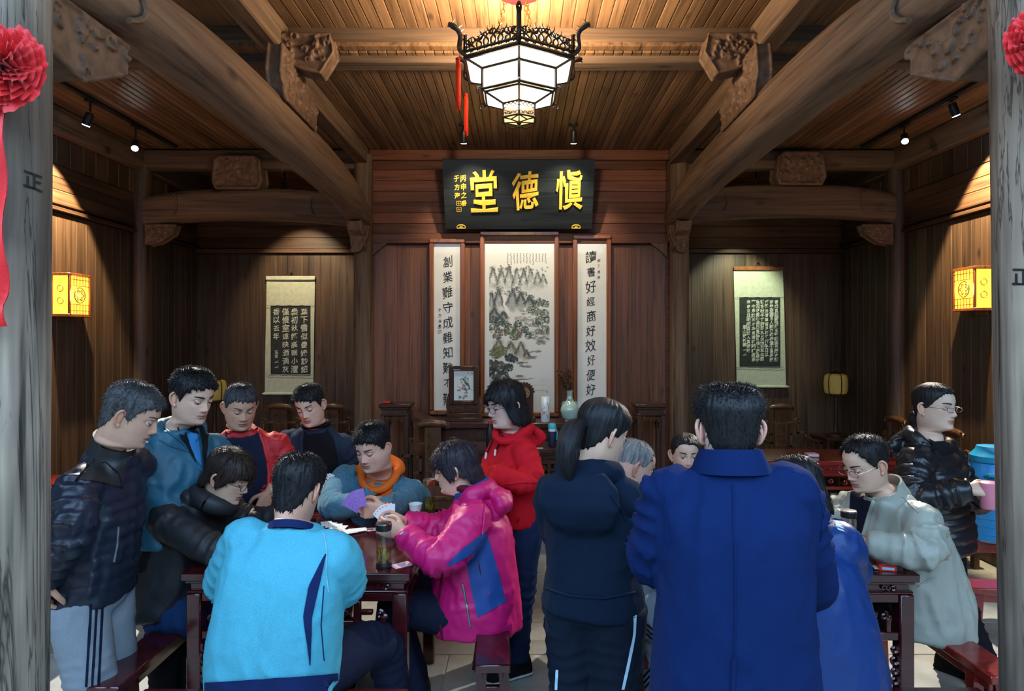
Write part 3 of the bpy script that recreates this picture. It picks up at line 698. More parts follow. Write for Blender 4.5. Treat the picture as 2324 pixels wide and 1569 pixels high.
rosette('red silk rosette on the column by the blue jug, mostly out of view', (1.415, DF-.150, at(0, 105, 1.75)[2]), .098,
        [([(1.45, DF-.15, 2.5), (1.46, DF-.150, 2.3), (1.462, DF-.148, 2.0)], .028)], 5)

# ---- hexagonal palace lantern
LX, LD = 0.0, 3.62
def hexp(R, z, n=6, a0=-PI/2): return np.array([(LX+R*math.cos(a0+i*2*PI/n), LD+R*math.sin(a0+i*2*PI/n), z) for i in range(n)])
lan = root('palace_lantern', (LX, LD, ZF), 'lit hexagonal black palace lantern with openwork crest and white panels', 'lantern')
Lz = lambda py, D: CZ+(PY0-py)/FPX*D
R1, R2, R3 = .335, .232, .102
zr = Lz(98, LD-R1); z2 = Lz(133, LD-R2); z2b = Lz(182, LD-R2); z3 = Lz(190, LD-R2+.02); z4 = Lz(226, LD-R3); z5 = Lz(258, LD-R3)
H1, H1b, H2, H2b, H3, H4, H5 = hexp(R1, zr), hexp(R1, zr+.03), hexp(R2, z2), hexp(R2, z2b), hexp(R2-.018, z3), hexp(R3, z4), hexp(R3, z5)
mb = MB()
def bar(mb, p, q, r): mb.tube([p, q], r, 6)
for i in range(6):
    j = (i+1) % 6
    for Hh, r_ in ((H1, .013), (H1b, .010), (H2, .011), (H2b, .008), (H3, .008), (H4, .007), (H5, .006)): bar(mb, Hh[i], Hh[j], r_)
    bar(mb, H1[i], H2[i], .009); bar(mb, H2[i], H2b[i], .009); bar(mb, H3[i], H4[i], .008); bar(mb, H4[i], H5[i], .006); bar(mb, H1[i], H1[i]+[0, 0, .12], .012)
    bar(mb, H2b[i], H3[i], .008)
mk('lantern_frame', mb, M['bronze'], lan)
for i in range(6):
    j = (i+1) % 6
    for A, B in ((H1, H2), (H2, H2b), (H3, H4)):
        q = np.array([A[i], A[j], B[j], B[i]]); c = q.mean(0); q = c+(q-c)*.985
        nn = nrm(np.cross(q[1]-q[0], q[2]-q[0])); mk('panel', MB().add(np.vstack([q, q+nn*.003]), [(0, 1, 2, 3), (7, 6, 5, 4), (0, 4, 5, 1), (1, 5, 6, 2), (2, 6, 7, 3), (3, 7, 4, 0)]), M['lamp'], lan, 0)
    # openwork crest: flame curls above the rim
    mb = MB(); e = H1[j]-H1[i]; L = np.linalg.norm(e); e /= L; rr = np.random.default_rng(i)
    for k in range(15):
        s0 = L*(k+.5)/15; hh = .045+.075*abs(math.sin(PI*(k+.5)/15*1.0))**1.2; sgn = 1 if k % 2 else -1
        tq = np.linspace(0, 1, 9); P = [H1[i]+e*(s0+sgn*.028*math.sin(x*5.2))+V3([0, 0, .02+hh*x]) for x in tq]
        mb.tube(P, np.interp(tq, [0, .7, 1], [.0065, .0055, .001]), 5)
        a = np.linspace(0, 5.2, 10); P = [H1[i]+e*(s0+(.020-.0028*x)*math.cos(x+k))+V3([0, 0, .055+hh*.35+(.020-.0028*x)*math.sin(x+k)]) for x in a]
        mb.tube(P, .0045, 5)
    mb.tube([H1[i]+V3([0, 0, .03]), H1[j]+V3([0, 0, .03])], .008, 6)
    tag(mk('crest', mb, M['bronze'], lan), kind='stuff')
    # dragon head on the corner
    d = nrm((H1[i]-V3([LX, LD, zr]))*[1, 1, 0]); z = V3([0, 0, 1]); c = H1[i]+z*.06; mb = MB()
    mb.tube(cat_rom([c-z*.05, c+d*.035-z*.02, c+d*.03+z*.05, c+d*.055+z*.085, c+d*.10+z*.10], 4), np.interp(np.linspace(0, 1, 17), [0, .3, .7, .85, 1], [.010, .014, .013, .018, .009]), 7)
    for k in range(4): mb.tube([c+d*(.02+.008*k)+z*(.03+.02*k), c+d*(-.005+.008*k)+z*(.045+.022*k)], [.006, .001], 5)
    mb.tube([c+d*.085+z*.10, c+d*.06+z*.135], [.006, .001], 5).tube([c+d*.08+z*.088, c+d*.105+z*.082], [.007, .003], 5)
    mk('dragon_head', mb, M['bronze'], lan)
    # small curls at the lower corners and openwork drum
    mb = MB(); c = H2b[i]; a = np.linspace(-1.0, 3.6, 10); mb.tube([c+d*(.016+.018*math.cos(x))+z*(-.012+.018*math.sin(x)) for x in a], .005, 5)
    c = H4[i]
    for k in range(4):
        p = H4[i]+(H4[j]-H4[i])*(k+.5)/4
        for zz in (z4-.018, z5+.012): mb.tube([p+nrm(H4[j]-H4[i])*.011*math.cos(x)+z*(zz-z4+.010*math.sin(x)) for x in np.linspace(0, 5.5, 9)], .003, 4)
    mb.tube([H5[i], V3([LX, LD, z5-.012])], .004, 5); mb.tube([H5[i]-z*.004, (H5[i]+H5[j])/2-z*.022, H5[j]-z*.004], .004, 5)
    tag(mk('scroll_ornament', mb, M['bronze'], lan), kind='stuff')
mk('lantern_floor', MB().prism([(p[0], p[1]) for p in H4*.999], lambda x, y: (x, y, z5+.006), lambda x, y: (x, y, z5+.003)), M['lampdim'], lan, 0)
mk('finial', MB().lathe([(.002, z5-.05), (.012, z5-.042), (.006, z5-.03), (.016, z5-.018), (.006, z5-.004)], 12, (LX, LD, 0)), M['bronze'], lan)
hp = hexp(.125, 0); mk('ceiling_plate', MB().loft([hexp(.115, ZF-.05), hexp(.125, ZF-.03), hexp(.095, ZF-.004)]), M['lac'], lan)
for k in range(3):
    mb = MB(); a = -PI/2+.5+k*2*PI/3; p0 = V3([LX+.07*math.cos(a), LD+.07*math.sin(a), ZF-.045]); p1 = V3([LX+R1*.5*math.cos(a), LD+R1*.5*math.sin(a), zr+.03]); n = 15
    for i in range(n):
        p = p0+(p1-p0)*(i+.5)/n; dd = nrm(p1-p0); w = nrm(np.cross(dd, [0, 1, 0] if i % 2 else [1, .3, 0])); h = np.linalg.norm(p1-p0)/n*.68
        mb.tube([p+dd*h*math.cos(x)+w*.010*math.sin(x) for x in np.linspace(0, 2*PI, 9)], .0028, 4, False)
    mk('chain', mb, M['brass'], lan)
mk('top_grid', MB().tube([H1[0]+[0, 0, .03], H1[3]+[0, 0, .03]], .006, 5).tube([H1[1]+[0, 0, .03], H1[4]+[0, 0, .03]], .006, 5).tube([H1[2]+[0, 0, .03], H1[5]+[0, 0, .03]], .006, 5), M['bronze'], lan)
mb = MB().ball((LX, LD, zr+.01), .035); mk('bulb', mb, M['lamp'], lan)
lt = bpy.data.lights.new('lantern_light', 'POINT'); lt.energy = 170; lt.color = (1, .80, .52); lt.shadow_soft_size = .12
lo = bpy.data.objects.new('lantern_light', lt); C.objects.link(lo); lo.parent = lan; lo.location = V3([LX, LD, zr+.10])-V3([LX, LD, ZF])
for px, ya, yb, D, lab in ((1040, 136, 252, LD-.1, 'red silk tassel hanging from the outermost lantern corner'), (1058, 216, 312, LD+.22, 'lower red silk tassel hanging behind the lantern')):
    k = D/FPX; x = (px-PX0)*k; za = CZ+(PY0-ya)*k; zb = CZ+(PY0-yb)*k; zt = zr+.10 if ya < 200 else z2b+.02
    t = root('tassel', (x, D, zb), lab, 'tassel', 'lantern tassels')
    mk('string', MB().tube([(x, D, za), (x+.004, D, zt)], .0016, 4), M['tassel'], t)
    mk('knot', MB().ball((x, D, za), (.011, .011, .014)), M['tassel'], t)
    rr = np.random.default_rng(px); mb = MB().tube([(x, D, za-.01), (x, D, za-.03), (x, D, zb+.05)], [.010, .014, .012], 9)
    for i in range(22):
        a = i*2.4; r_ = .003+.010*rr.random(); mb.tube([(x+r_*math.cos(a), D+r_*math.sin(a), za-.012), (x+1.1*r_*math.cos(a), D+1.1*r_*math.sin(a), zb+rr.uniform(0, .04))], .0022, 4)
    mk('fringe', mb, M['tassel'], t)

# ---- spotlights on tracks, ceiling spots
def spot_head(r, p, d, lit, L=.10, R=.030):
    p = V3(p); d = nrm(d)
    mk('housing', MB().tube([p, p+d*L*.12, p+d*L], [R*.7, R, R], 14), M['black'], r)
    q = p+d*(L+.002); mk('lens', MB().tube([q, q+d*.003], [R*.86, R*.86], 14), lit, r)
def spotlight(nm, parent, p, d, energy, col, ang, blend=.35):
    l = bpy.data.lights.new(nm, 'SPOT'); l.energy = energy; l.color = col; l.spot_size = math.radians(ang); l.spot_blend = blend; l.shadow_soft_size = .02
    o = bpy.data.objects.new(nm, l); C.objects.link(o); o.parent = parent; o.location = V3(p)-ORG[parent.name]
    o.rotation_euler = Vector(d).to_track_quat('-Z', 'Y').to_euler(); return o
for s, h1, h2, lab in ((-1, (205, 262), (308, 328), 'black spotlight track on the ceiling above the amber sconce beside the black-puffer man'), (1, (2160, 240), (2052, 312), 'black spotlight track on the ceiling above the woman with pink cup')):
    tx = s*3.30
    tr = root('spotlight_track', (tx, 5.2, ZR), lab, 'spotlight')
    mk('rail', MB().cbox((tx-.018, 4.4, ZR-.03), (tx+.018, 6.15, ZR-.002), .003), M['black'], tr)
    for i, (px, py) in enumerate((h1, h2)):
        D = abs(tx/((px-PX0)/FPX)); z = CZ+(PY0-py)/FPX*D
        d = nrm((s*.42, .12, -.92)) if i == 0 else nrm((-s*.30, -.62, -.72))
        p = V3([tx, D, z+.02])
        mk('stem', MB().tube([(tx, D, ZR-.03), (tx, D, z+.03)], .008, 8).cbox((tx-.016, D-.05, ZR-.05), (tx+.016, D+.05, ZR-.03), .003), M['black'], tr)
        spot_head(tr, p, d, M['led'] if i == 0 else M['led'])
        if i == 0: spotlight('track_spot', tr, p+d*.12, (s*.50, .16, -.86), 620, (1, .80, .46), 62, .25)
        else: spotlight('track_spot', tr, p+d*.12, d, 900, (1, .93, .80), 62, .5)
for s, px, py, colr in ((-1, 646, 421, (1, .86, .58)), (1, 1716, 470, (.80, 1, .72))):
    D = 6.72; x = (px-PX0)/FPX*D; z = CZ+(PY0-py)/FPX*D
    r = root('ceiling_spotlight', (x, D, ZR), 'small black ceiling spotlight shining on the '+('four-line' if s < 0 else 'eight-line')+' scroll', 'spotlight')
    mk('stem', MB().tube([(x, D, ZR-.002), (x, D, z+.03)], .008, 8).lathe([(.035, ZR-.012), (.035, ZR-.001)], 14, (x, D, 0)), M['black'], r)
    d = nrm((0, .62, -.78)) if s > 0 else nrm((-.05, .25, -.97))
    spot_head(r, (x, D, z+.03), nrm((0, -.2, -1)) if s < 0 else d, M['ledw'])
    spotlight('scroll_spot', r, (x, D, z-.09), (0, .66, -1.0), 110, colr, 75, .6)
for px, lab in ((1052, 'cylindrical ceiling spot nearest the tassels, aimed at the name board'), (1302, 'cylindrical ceiling spot farther from the tassels, aimed at the name board')):
    D = 5.55; x = (px-PX0)/FPX*D
    r = root('ceiling_spotlight', (x, D, ZR), lab, 'spotlight')
    mk('base', MB().lathe([(.04, ZR-.02), (.04, ZR-.001)], 14, (x, D, 0)).tube([(x, D, ZR-.02), (x, D, ZR-.05)], .008, 8), M['black'], r)
    spot_head(r, (x, D, ZR-.05), nrm((.02*np.sign(x), .42, -.9)), M['ledw'], .11, .028)
    spotlight('wall_spot', r, (x+.0, D+.055, ZR-.165), (-.25*x, .62, -1.0), 75, (1, .86, .66), 95, .7)

# ---- amber wall sconces
def sconce(label, s, px, py):
    x0 = s*(XW-.016); D = abs(x0/((px-PX0)/FPX)); z = CZ+(PY0-py)/FPX*D; h = .165; w = .115; dp = .14
    r = root('wall_sconce', (x0, D, z-h), label, 'lamp', 'amber wall lamps'); xo = x0-s*dp
    fr = MB()
    for yy in (D-w, D+w):
        fr.cbox((xo-.008, yy-.009, z-h), (xo+.010, yy+.009, z+h), .002).cbox((x0-.008, yy-.009, z-h), (x0+.008, yy+.009, z+h), .002)
    for zz in (z-h, z+h):
        fr.cbox((min(x0, xo)-.01, D-w-.012, zz-.012), (max(x0, xo)+.01, D+w+.012, zz+.012), .003)
    fr.cbox((x0-.005, D-w*.6, z-h-.04), (x0+.005, D+w*.6, z-h), .002)
    mk('sconce_frame', fr, M['frame'], r)
    mk('shade_front', MB().box((xo-.002, D-w+.009, z-h+.012), (xo+.002, D+w-.009, z+h-.012)), M['amber'], r, 0)
    for yy in (D-w, D+w): mk('shade_side', MB().box((min(x0, xo)+.01, yy-.002, z-h+.012), (max(x0, xo)-.01, yy+.002, z+h-.012)), M['amber'], r, 0)
    lat = MB(); xf = xo-s*.006
    for yy in (-.07, -.035, 0, .035, .07):
        for z0_, z1_ in ((-h, -.075), (.075, h)): lat.tube([(xf, D+yy, z+z0_), (xf, D+yy, z+z1_)], .0028, 4)
    for zz in (-.125, -.075, .075, .125): lat.tube([(xf, D-w, z+zz), (xf, D+w, z+zz)], .0028, 4)
    a = np.linspace(0, 2*PI, 25); lat.tube([(xf, D+.062*math.cos(t), z+.062*math.sin(t)) for t in a], .004, 5)
    lat.tube([(xf, D+(.036+.012*math.cos(6*t))*math.cos(t), z+(.036+.012*math.cos(6*t))*math.sin(t)) for t in np.linspace(0, 2*PI, 49)], .004, 5)
    for zz in (-.05, .05):
        yq = D-w-.006; lat.tube([(x0-s*(.07+.025*math.cos(t)), yq, z+zz+.025*math.sin(t)) for t in a], .003, 4)
    mk('lattice', lat, M['bronze'], r)
    l = bpy.data.lights.new('sconce_light', 'POINT'); l.energy = 5; l.color = (1, .5, .12); l.shadow_soft_size = .05
    o = bpy.data.objects.new('sconce_light', l); C.objects.link(o); o.parent = r; o.location = V3([xo-s*.06, D, z])-ORG[r.name]
sconce('amber glass wall sconce above the man in black puffer jacket', -1, 141, 671)
sconce('amber glass wall sconce partly hidden by the front column', 1, 2228, 657)
bpy.data.objects.remove(_to); bpy.data.curves.remove(_tc)
# ================================================================ furniture
def curl(mb, c, U, Vv, R, a0, turns, r, sgn=1, n=14):
    t = np.linspace(0, 1, n); a = a0+sgn*turns*2*PI*t; q = R*(1-.72*t)
    mb.tube([V3(c)+nrm(U)*x*math.cos(y)+nrm(Vv)*x*math.sin(y) for x, y in zip(q, a)], r*(1-.3*t), 5)
def square_table(label, cx, cy, w, d, h, m, detail=True):
    r = root('square_table', (cx, cy, 0), label, 'table'); x0, x1, y0, y1 = cx-w/2, cx+w/2, cy-d/2, cy+d/2
    mk('tabletop', MB().cbox((x0+.055, y0+.055, h-.03), (x1-.055, y1-.055, h-.0015), .001), m, r)
    fr = .055
    for a, b in (((x0, y0), (x1, y0+fr)), ((x0, y1-fr), (x1, y1)), ((x0, y0+fr), (x0+fr, y1-fr)), ((x1-fr, y0+fr), (x1, y1-fr))):
        mk('top_rail', MB().cbox((*a, h-.034), (*b, h), .004), m, r)
    i1, i2, i3 = .012, .030, .016
    mk('moulding', MB().cbox((x0+i1, y0+i1, h-.048), (x1-i1, y1-i1, h-.034), .004), m, r)
    mk('waist', MB().box((x0+i2, y0+i2, h-.077), (x1-i2, y1-i2, h-.048)), m, r)
    mk('bead', MB().cbox((x0+i3, y0+i3, h-.090), (x1-i3, y1-i3, h-.077), .005), m, r)
    L = .062
    for sx in (0, 1):
        for sy in (0, 1):
            ax = x0+.014 if sx == 0 else x1-.014-L; ay = y0+.014 if sy == 0 else y1-.014-L
            lg = mk('leg', MB().cbox((ax, ay, 0), (ax+L, ay+L, h-.090), .006), m, r)
            if detail:
                mb = MB(); c = ax+L if sx == 0 else ax; g = 1 if sx == 0 else -1; yf = ay+.012 if sy == 0 else ay+L-.012
                for zz, R in ((.50, .020), (.455, .026), (.41, .018), (.37, .022), (.18, .020)): curl(mb, (c+g*.018, yf, zz*h/.82), (g, 0, 0), (0, 0, 1), R, 2.2, .9, .009)
                tag(mk('leg_carving', mb, m, lg), kind='stuff')
    for ax in (0, 1):
        for s in (0, 1):
            mb = MB(); U = V3([1, 0, 0] if ax == 0 else [0, 1, 0]); ln = (w if ax == 0 else d)-.028-2*L
            O = V3([x0+.014+L, y0+.024 if s == 0 else y1-.046, 0]) if ax == 0 else V3([x0+.024 if s == 0 else x1-.046, y0+.014+L, 0])
            Nn = V3([0, .022, 0]) if ax == 0 else V3([.022, 0, 0])
            def bx(u0, u1, z0, z1, t=1):
                a = O+U*u0; b = O+U*u1+Nn*t; mb.cbox((a[0], a[1], z0), (b[0], b[1], z1), .003)
            bx(0, ln, h-.127, h-.090)
            if detail:
                q = .165
                for e in (0, 1):
                    f_ = (lambda a, b: (a, b)) if e == 0 else (lambda a, b: (ln-b, ln-a))
                    bx(*f_(q-.03, q), h-.285, h-.127); bx(*f_(.0, q), h-.285, h-.250); bx(*f_(.085, q-.03), h-.185, h-.165); bx(*f_(.03, .052), h-.250, h-.19)
                bx(q, ln-q, h-.235, h-.208); bx(ln/2-.05, ln/2+.05, h-.295, h-.175) if False else None
            ap = mk('apron', mb, m, r)
            if detail:
                mb = MB(); Zv = V3([0, 0, 1]); c0 = O+Nn*.5
                for e in (0, 1):
                    g = 1 if e == 0 else -1; u0 = 0 if e == 0 else ln
                    for du, dz, R in ((.055, .185, .018), (.035, .20, .012), (.20, .155, .022), (.235, .16, .016), (.27, .15, .014), (.215, .185, .014)): curl(mb, c0+U*(u0+g*du)+Zv*(h-dz), U*g, Zv, R, 1.0+du*9, 1.1, .0075)
                for k in range(6): curl(mb, c0+U*(ln*(.25+.1*k))+Zv*(h-.175+.012*(k % 2)), U, Zv, .022, k, 1.0, .0075)
                for k in range(5):
                    uu = ln*(.08+.21*k)
                    wz = h-.063; off = (-.012 if s == 0 else .012); pn = (V3([0, off, 0]) if ax == 0 else V3([off, 0, 0]))
                    for j in range(3): curl(mb, c0+pn+U*(uu+.02*j)+Zv*wz, U, Zv, .012, j*2.1, .9, .005)
                tag(mk('apron_carving', mb, m, ap), kind='stuff')
    return r
square_table('dark red lacquered square table with carved apron where the cards are played', -.933, 3.13, .955, .94, .82, M['lac'])
square_table('dark red lacquered square table beside the man in the beige jacket', 1.185, 3.115, .955, .94, .82, M['lac'])
square_table('bright red square table far behind, holding a pale card pack', 2.45, 5.37, 1.25, .56, .82, M['lacl'])
square_table('bright red carved table showing behind the black puffer jacket man', -3.10, 4.20, .90, .80, .82, M['lacl'])
square_table('dark carved table pushed against the long altar table', .02, 5.60, .92, .43, .86, M['dkwood'])

def bench(label, cx, cy, L, rz, m, h=.50, w=.145):
    r = root('bench', (cx, cy, 0), label, 'bench'); r.rotation_euler = (0, 0, rz)
    def part(nm, mb): return mk(nm, mb, m, r)
    o = V3([cx, cy, 0])
    part('seat', MB().cbox(o+[-w/2, -L/2, h-.036], o+[w/2, L/2, h], .005))
    part('apron', MB().cbox(o+[-w/2+.03, -L/2+.05, h-.085], o+[-w/2+.048, L/2-.05, h-.036], .003)); part('apron', MB().cbox(o+[w/2-.048, -L/2+.05, h-.085], o+[w/2-.03, L/2-.05, h-.036], .003))
    for sx in (-1, 1):
        for sy in (-1, 1):
            t = V3([sx*(w/2-.035), sy*(L/2-.13), h-.036]); b = V3([sx*(w/2+.02), sy*(L/2-.07), 0]); q = .021
            ring = lambda c: o+c+V3([(-q, -q, 0), (q, -q, 0), (q, q, 0), (-q, q, 0)])
            part('leg', MB().loft([ring(b), ring(t)]))
    for sy in (-1, 1):
        part('stretcher', MB().cbox(o+[-w/2, sy*(L/2-.098)-.012, .16], o+[w/2, sy*(L/2-.098)+.012, .195], .003))
        part('stretcher', MB().cbox(o+[-w/2+.02, sy*(L/2-.11)-.011, h-.17], o+[w/2-.02, sy*(L/2-.11)+.011, h-.14], .003))
    return r
bench('dark red bench under the seated woman in the black hooded jacket', -1.565, 2.93, 1.10, 0, M['lac'])
bench('dark red bench under the woman in the magenta jacket', -.125, 3.05, 1.02, .04, M['lac'])
bench('dark red bench under the man in the cyan jacket', -.90, 2.30, .98, PI/2, M['lac'])
bench('dark red bench under the man in the denim jacket', -.72, 3.96, .86, PI/2, M['lac'])
bench('bright red bench under the man in the beige jacket', 1.875, 2.98, 1.05, .02, M['lacl'])
bench('dark red bench under the man in striped grey trousers', .45, 3.08, 1.02, 0, M['lac'])
bench('dark red bench under the person in the bright blue parka', 1.24, 2.31, .94, PI/2, M['lac'])
bench('dark red bench under the woman in the white knit', 1.15, 3.95, .98, PI/2, M['lac'])
bench('bright red bench behind the beige jacket man, beside the black puffer coat', 2.68, 3.36, .80, PI/2-.12, M['lacl'])
bench('bright red bench carrying the blue jug', 3.15, 4.15, 1.0, PI/2-.1, M['lacl'])
bench('bright red bench near the front column behind the black puffer jacket man', -2.62, 3.30, .9, PI/2+.1, M['lacl'])
bench('bright red bench seen between black puffer and teal jackets', -2.50, 4.45, .9, .35, M['lacl'])

# ---- long altar table
al = root('altar_table', (.04, 6.05, 0), 'long dark altar table with upturned ends behind the ornaments', 'table')
ax0, ax1, ay0, ay1, ah = -.94, 1.00, 5.86, 6.24, 1.02
mk('tabletop', MB().cbox((ax0, ay0, ah-.05), (ax1, ay1, ah), .008), M['dkwood'], al)
for s, x in ((-1, ax0), (1, ax1)):
    P = [(0, 0), (.16, 0), (.10, .012), (.03, .035), (-.035, .075), (-.05, .06), (-.03, .02)]
    mk('upturned_end', MB().prism(P, lambda u, v: (x-s*u, ay0, ah+v), lambda u, v: (x-s*u, ay1, ah+v)), M['dkwood'], al)
mk('apron', MB().cbox((ax0+.08, ay0+.04, ah-.20), (ax1-.08, ay0+.065, ah-.05), .004), M['dkwood'], al)
for k in range(4):
    x = ax0+.13+k*.42; mk('drawer_front', MB().cbox((x, ay0+.028, ah-.185), (x+.39, ay0+.04, ah-.07), .006), M['dkwood'], al)
for x in (ax0+.09, ax1-.15):
    for y in (ay0+.04, ay1-.10): mk('leg', MB().cbox((x, y, 0), (x+.06, y+.06, ah-.05), .006), M['dkwood'], al)
    mk('side_panel', MB().cbox((x+.01, ay0+.09, .1), (x+.05, ay1-.1, ah-.2), .006), M['dkwood'], al)
# ---- flower stands
def flower_stand(label, px, D, top):
    k = D/FPX; cx = (px-PX0)*k; w = .145; r = root('flower_stand', (cx, D, 0), label, 'stand'); z = top
    mk('top', MB().cbox((cx-w, D-w, z-.03), (cx+w, D+w, z), .006).cbox((cx-w+.012, D-w+.012, z-.05), (cx+w-.012, D+w-.012, z-.03), .005), M['dkwood'], r)
    mk('waist', MB().box((cx-w+.03, D-w+.03, z-.09), (cx+w-.03, D+w-.03, z-.05)).cbox((cx-w+.015, D-w+.015, z-.105), (cx+w-.015, D+w-.015, z-.09), .004), M['dkwood'], r)
    for sx in (-1, 1):
        for sy in (-1, 1):
            a = V3([cx+sx*(w-.035), D+sy*(w-.035), 0]); mk('leg', MB().cbox(a-[.02, .02, 0], a+[.02, .02, z-.105], .004), M['dkwood'], r)
    for s in (-1, 1):
        for ax in (0, 1):
            mb = MB(); U = V3([1, 0, 0] if ax == 0 else [0, 1, 0]); O = V3([cx, D, 0])+(V3([0, s*(w-.03), 0]) if ax == 0 else V3([s*(w-.03), 0, 0]))
            for e in (-1, 1):
                for q in ((.085, .135), (.06, .13), (.03, .132), (.0, .13), (.088, .165), (.088, .195), (.086, .225), (.065, .15)): curl(mb, O+U*(e*q[0])+V3([0, 0, z-q[1]]), U*e, (0, 0, 1), .016, q[0]*40+q[1]*30, 1.0, .0055)
            tag(mk('fretwork', mb, M['chair'], r), kind='stuff')
            a = O-U*(w-.04); b = O+U*(w-.04); mk('stretcher', MB().cbox(np.minimum(a, b)-[.008, .008, -.16], np.maximum(a, b)+[.008, .008, .185], .003), M['dkwood'], r)
    return r
flower_stand('dark tall flower stand with a red marker on top', 901, 6.02, 1.19)
flower_stand('dark tall flower stand beside the ponytail woman', 1472, 6.02, 1.19)
p = at(880, 914, 5.95); mr = root('marker_pen', (p[0], 5.95, 1.19), 'small red marker pen lying on the flower stand', 'pen')
mk('barrel', MB().tube([p*[1, 1, 0]+[-.04, 0, 1.201], p*[1, 1, 0]+[.02, 0, 1.201]], .011, 10), M['redp'], mr); mk('cap', MB().tube([p*[1, 1, 0]+[.02, 0, 1.201], p*[1, 1, 0]+[.05, 0, 1.201]], .009, 10), M['black'], mr)
# ---- armchairs
def armchair(label, cx, cy, rz):
    r = root('armchair', (cx, cy, 0), label, 'chair'); o = V3([cx, cy, 0]); m = M['chair']
    def part(nm, mb, par=None): return mk(nm, mb, m, par or r)
    w, d, sh = .29, .23, .48
    part('seat', MB().cbox(o+[-w, -d, sh-.035], o+[w, d, sh], .006)); part('seat_apron', MB().cbox(o+[-w+.02, -d+.012, sh-.11], o+[w-.02, -d+.03, sh-.035], .004))
    for sx in (-1, 1):
        for sy in (-1, 1): a = o+[sx*(w-.03), sy*(d-.03), 0]; part('leg', MB().cbox(a-[.024, .024, 0], a+[.024, .024, sh-.035], .005))
        a = o+[sx*(w-.03), 0, 0]; part('stretcher', MB().cbox(a+[-.012, -d+.05, .12], a+[.012, d-.05, .15], .003))
    part('stretcher', MB().cbox(o+[-w+.05, -d+.02, .10], o+[w-.05, -d+.045, .13], .003))
    # stepped openwork back
    yb = d-.03
    sp = part('splat', MB().cbox(o+[-.075, yb-.015, sh], o+[.075, yb+.012, sh+.52], .006))
    mb = MB()
    for z in (.10, .22, .34, .44):
        for s in (-1, 1): curl(mb, o+[s*.03, yb-.018, sh+z], (s, 0, 0), (0, 0, 1), .028, .4, 1.2, .006)
    mb.tube([o+[.048*math.cos(t), yb-.017, sh+.27+.085*math.sin(t)] for t in np.linspace(0, 2*PI, 25)], .006, 5); tag(mk('splat_carving', mb, m, sp), kind='stuff')
    cr = part('crest', MB().tube([o+[-.14, yb, sh+.535], o+[-.10, yb-.01, sh+.55], o+[0, yb-.012, sh+.56], o+[.10, yb-.01, sh+.55], o+[.14, yb, sh+.535]], [.020, .030, .034, .030, .020], 10))
    mb = MB(); [curl(mb, o+[s*.14, yb-.02, sh+.535], (s, 0, 0), (0, 0, 1), .03, 1.5, 1.2, .008, s) for s in (-1, 1)]; tag(mk('crest_scroll', mb, m, cr), kind='stuff')
    for s in (-1, 1):
        mb = MB(); B = lambda x0, x1, z0, z1: mb.cbox(o+[s*x0, yb-.012, sh+z0], o+[s*x1, yb+.012, sh+z1], .003)
        B(.075, .20, .36, .385); B(.18, .205, .25, .385); B(.18, .285, .25, .275); B(.262, .288, 0, .275); B(.10, .18, .10, .125); B(.10, .125, .10, .26); B(.10, .15, .235, .26); B(.14, .23, .0, .02)
        bk = part('back_fret', mb); mb = MB(); curl(mb, o+[s*.185, yb-.005, sh+.40], (s, 0, 0), (0, 0, 1), .032, 3.0, 1.1, .011, -s); tag(mk('fret_scroll', mb, m, bk), kind='stuff')
        mb = MB(); A = lambda y0, y1, z0, z1: mb.cbox(o+[s*(w-.04), y0, sh+z0], o+[s*(w-.015), y1, sh+z1], .003)
        A(-d+.02, yb, .20, .225); A(-d+.02, -d+.045, 0, .225); A(-.06, -.035, 0, .20); A(-.06, .10, .10, .12)
        part('arm', mb)
    r.rotation_euler = (0, 0, rz); return r
armchair('carved armchair between the magenta jacket woman and the altar table', -.775, 5.55, 0)
armchair('carved armchair behind the ponytail woman, before the altar', .81, 5.55, 0)
armchair('carved armchair below the eight-line scroll', 2.93, 6.95, 0)
armchair('carved armchair against the side wall behind black puffer coat, farther one', 3.36, 6.02, -PI/2)
armchair('carved armchair against the side wall behind black puffer coat, nearer one', 3.36, 5.25, -PI/2)
armchair('carved armchair behind the man in the red jacket', -2.68, 6.98, 0)
armchair('carved armchair behind the man in the dark blazer', -2.10, 6.98, 0)
armchair('carved armchair against the wall between black puffer and teal jackets', -3.36, 5.55, PI/2)
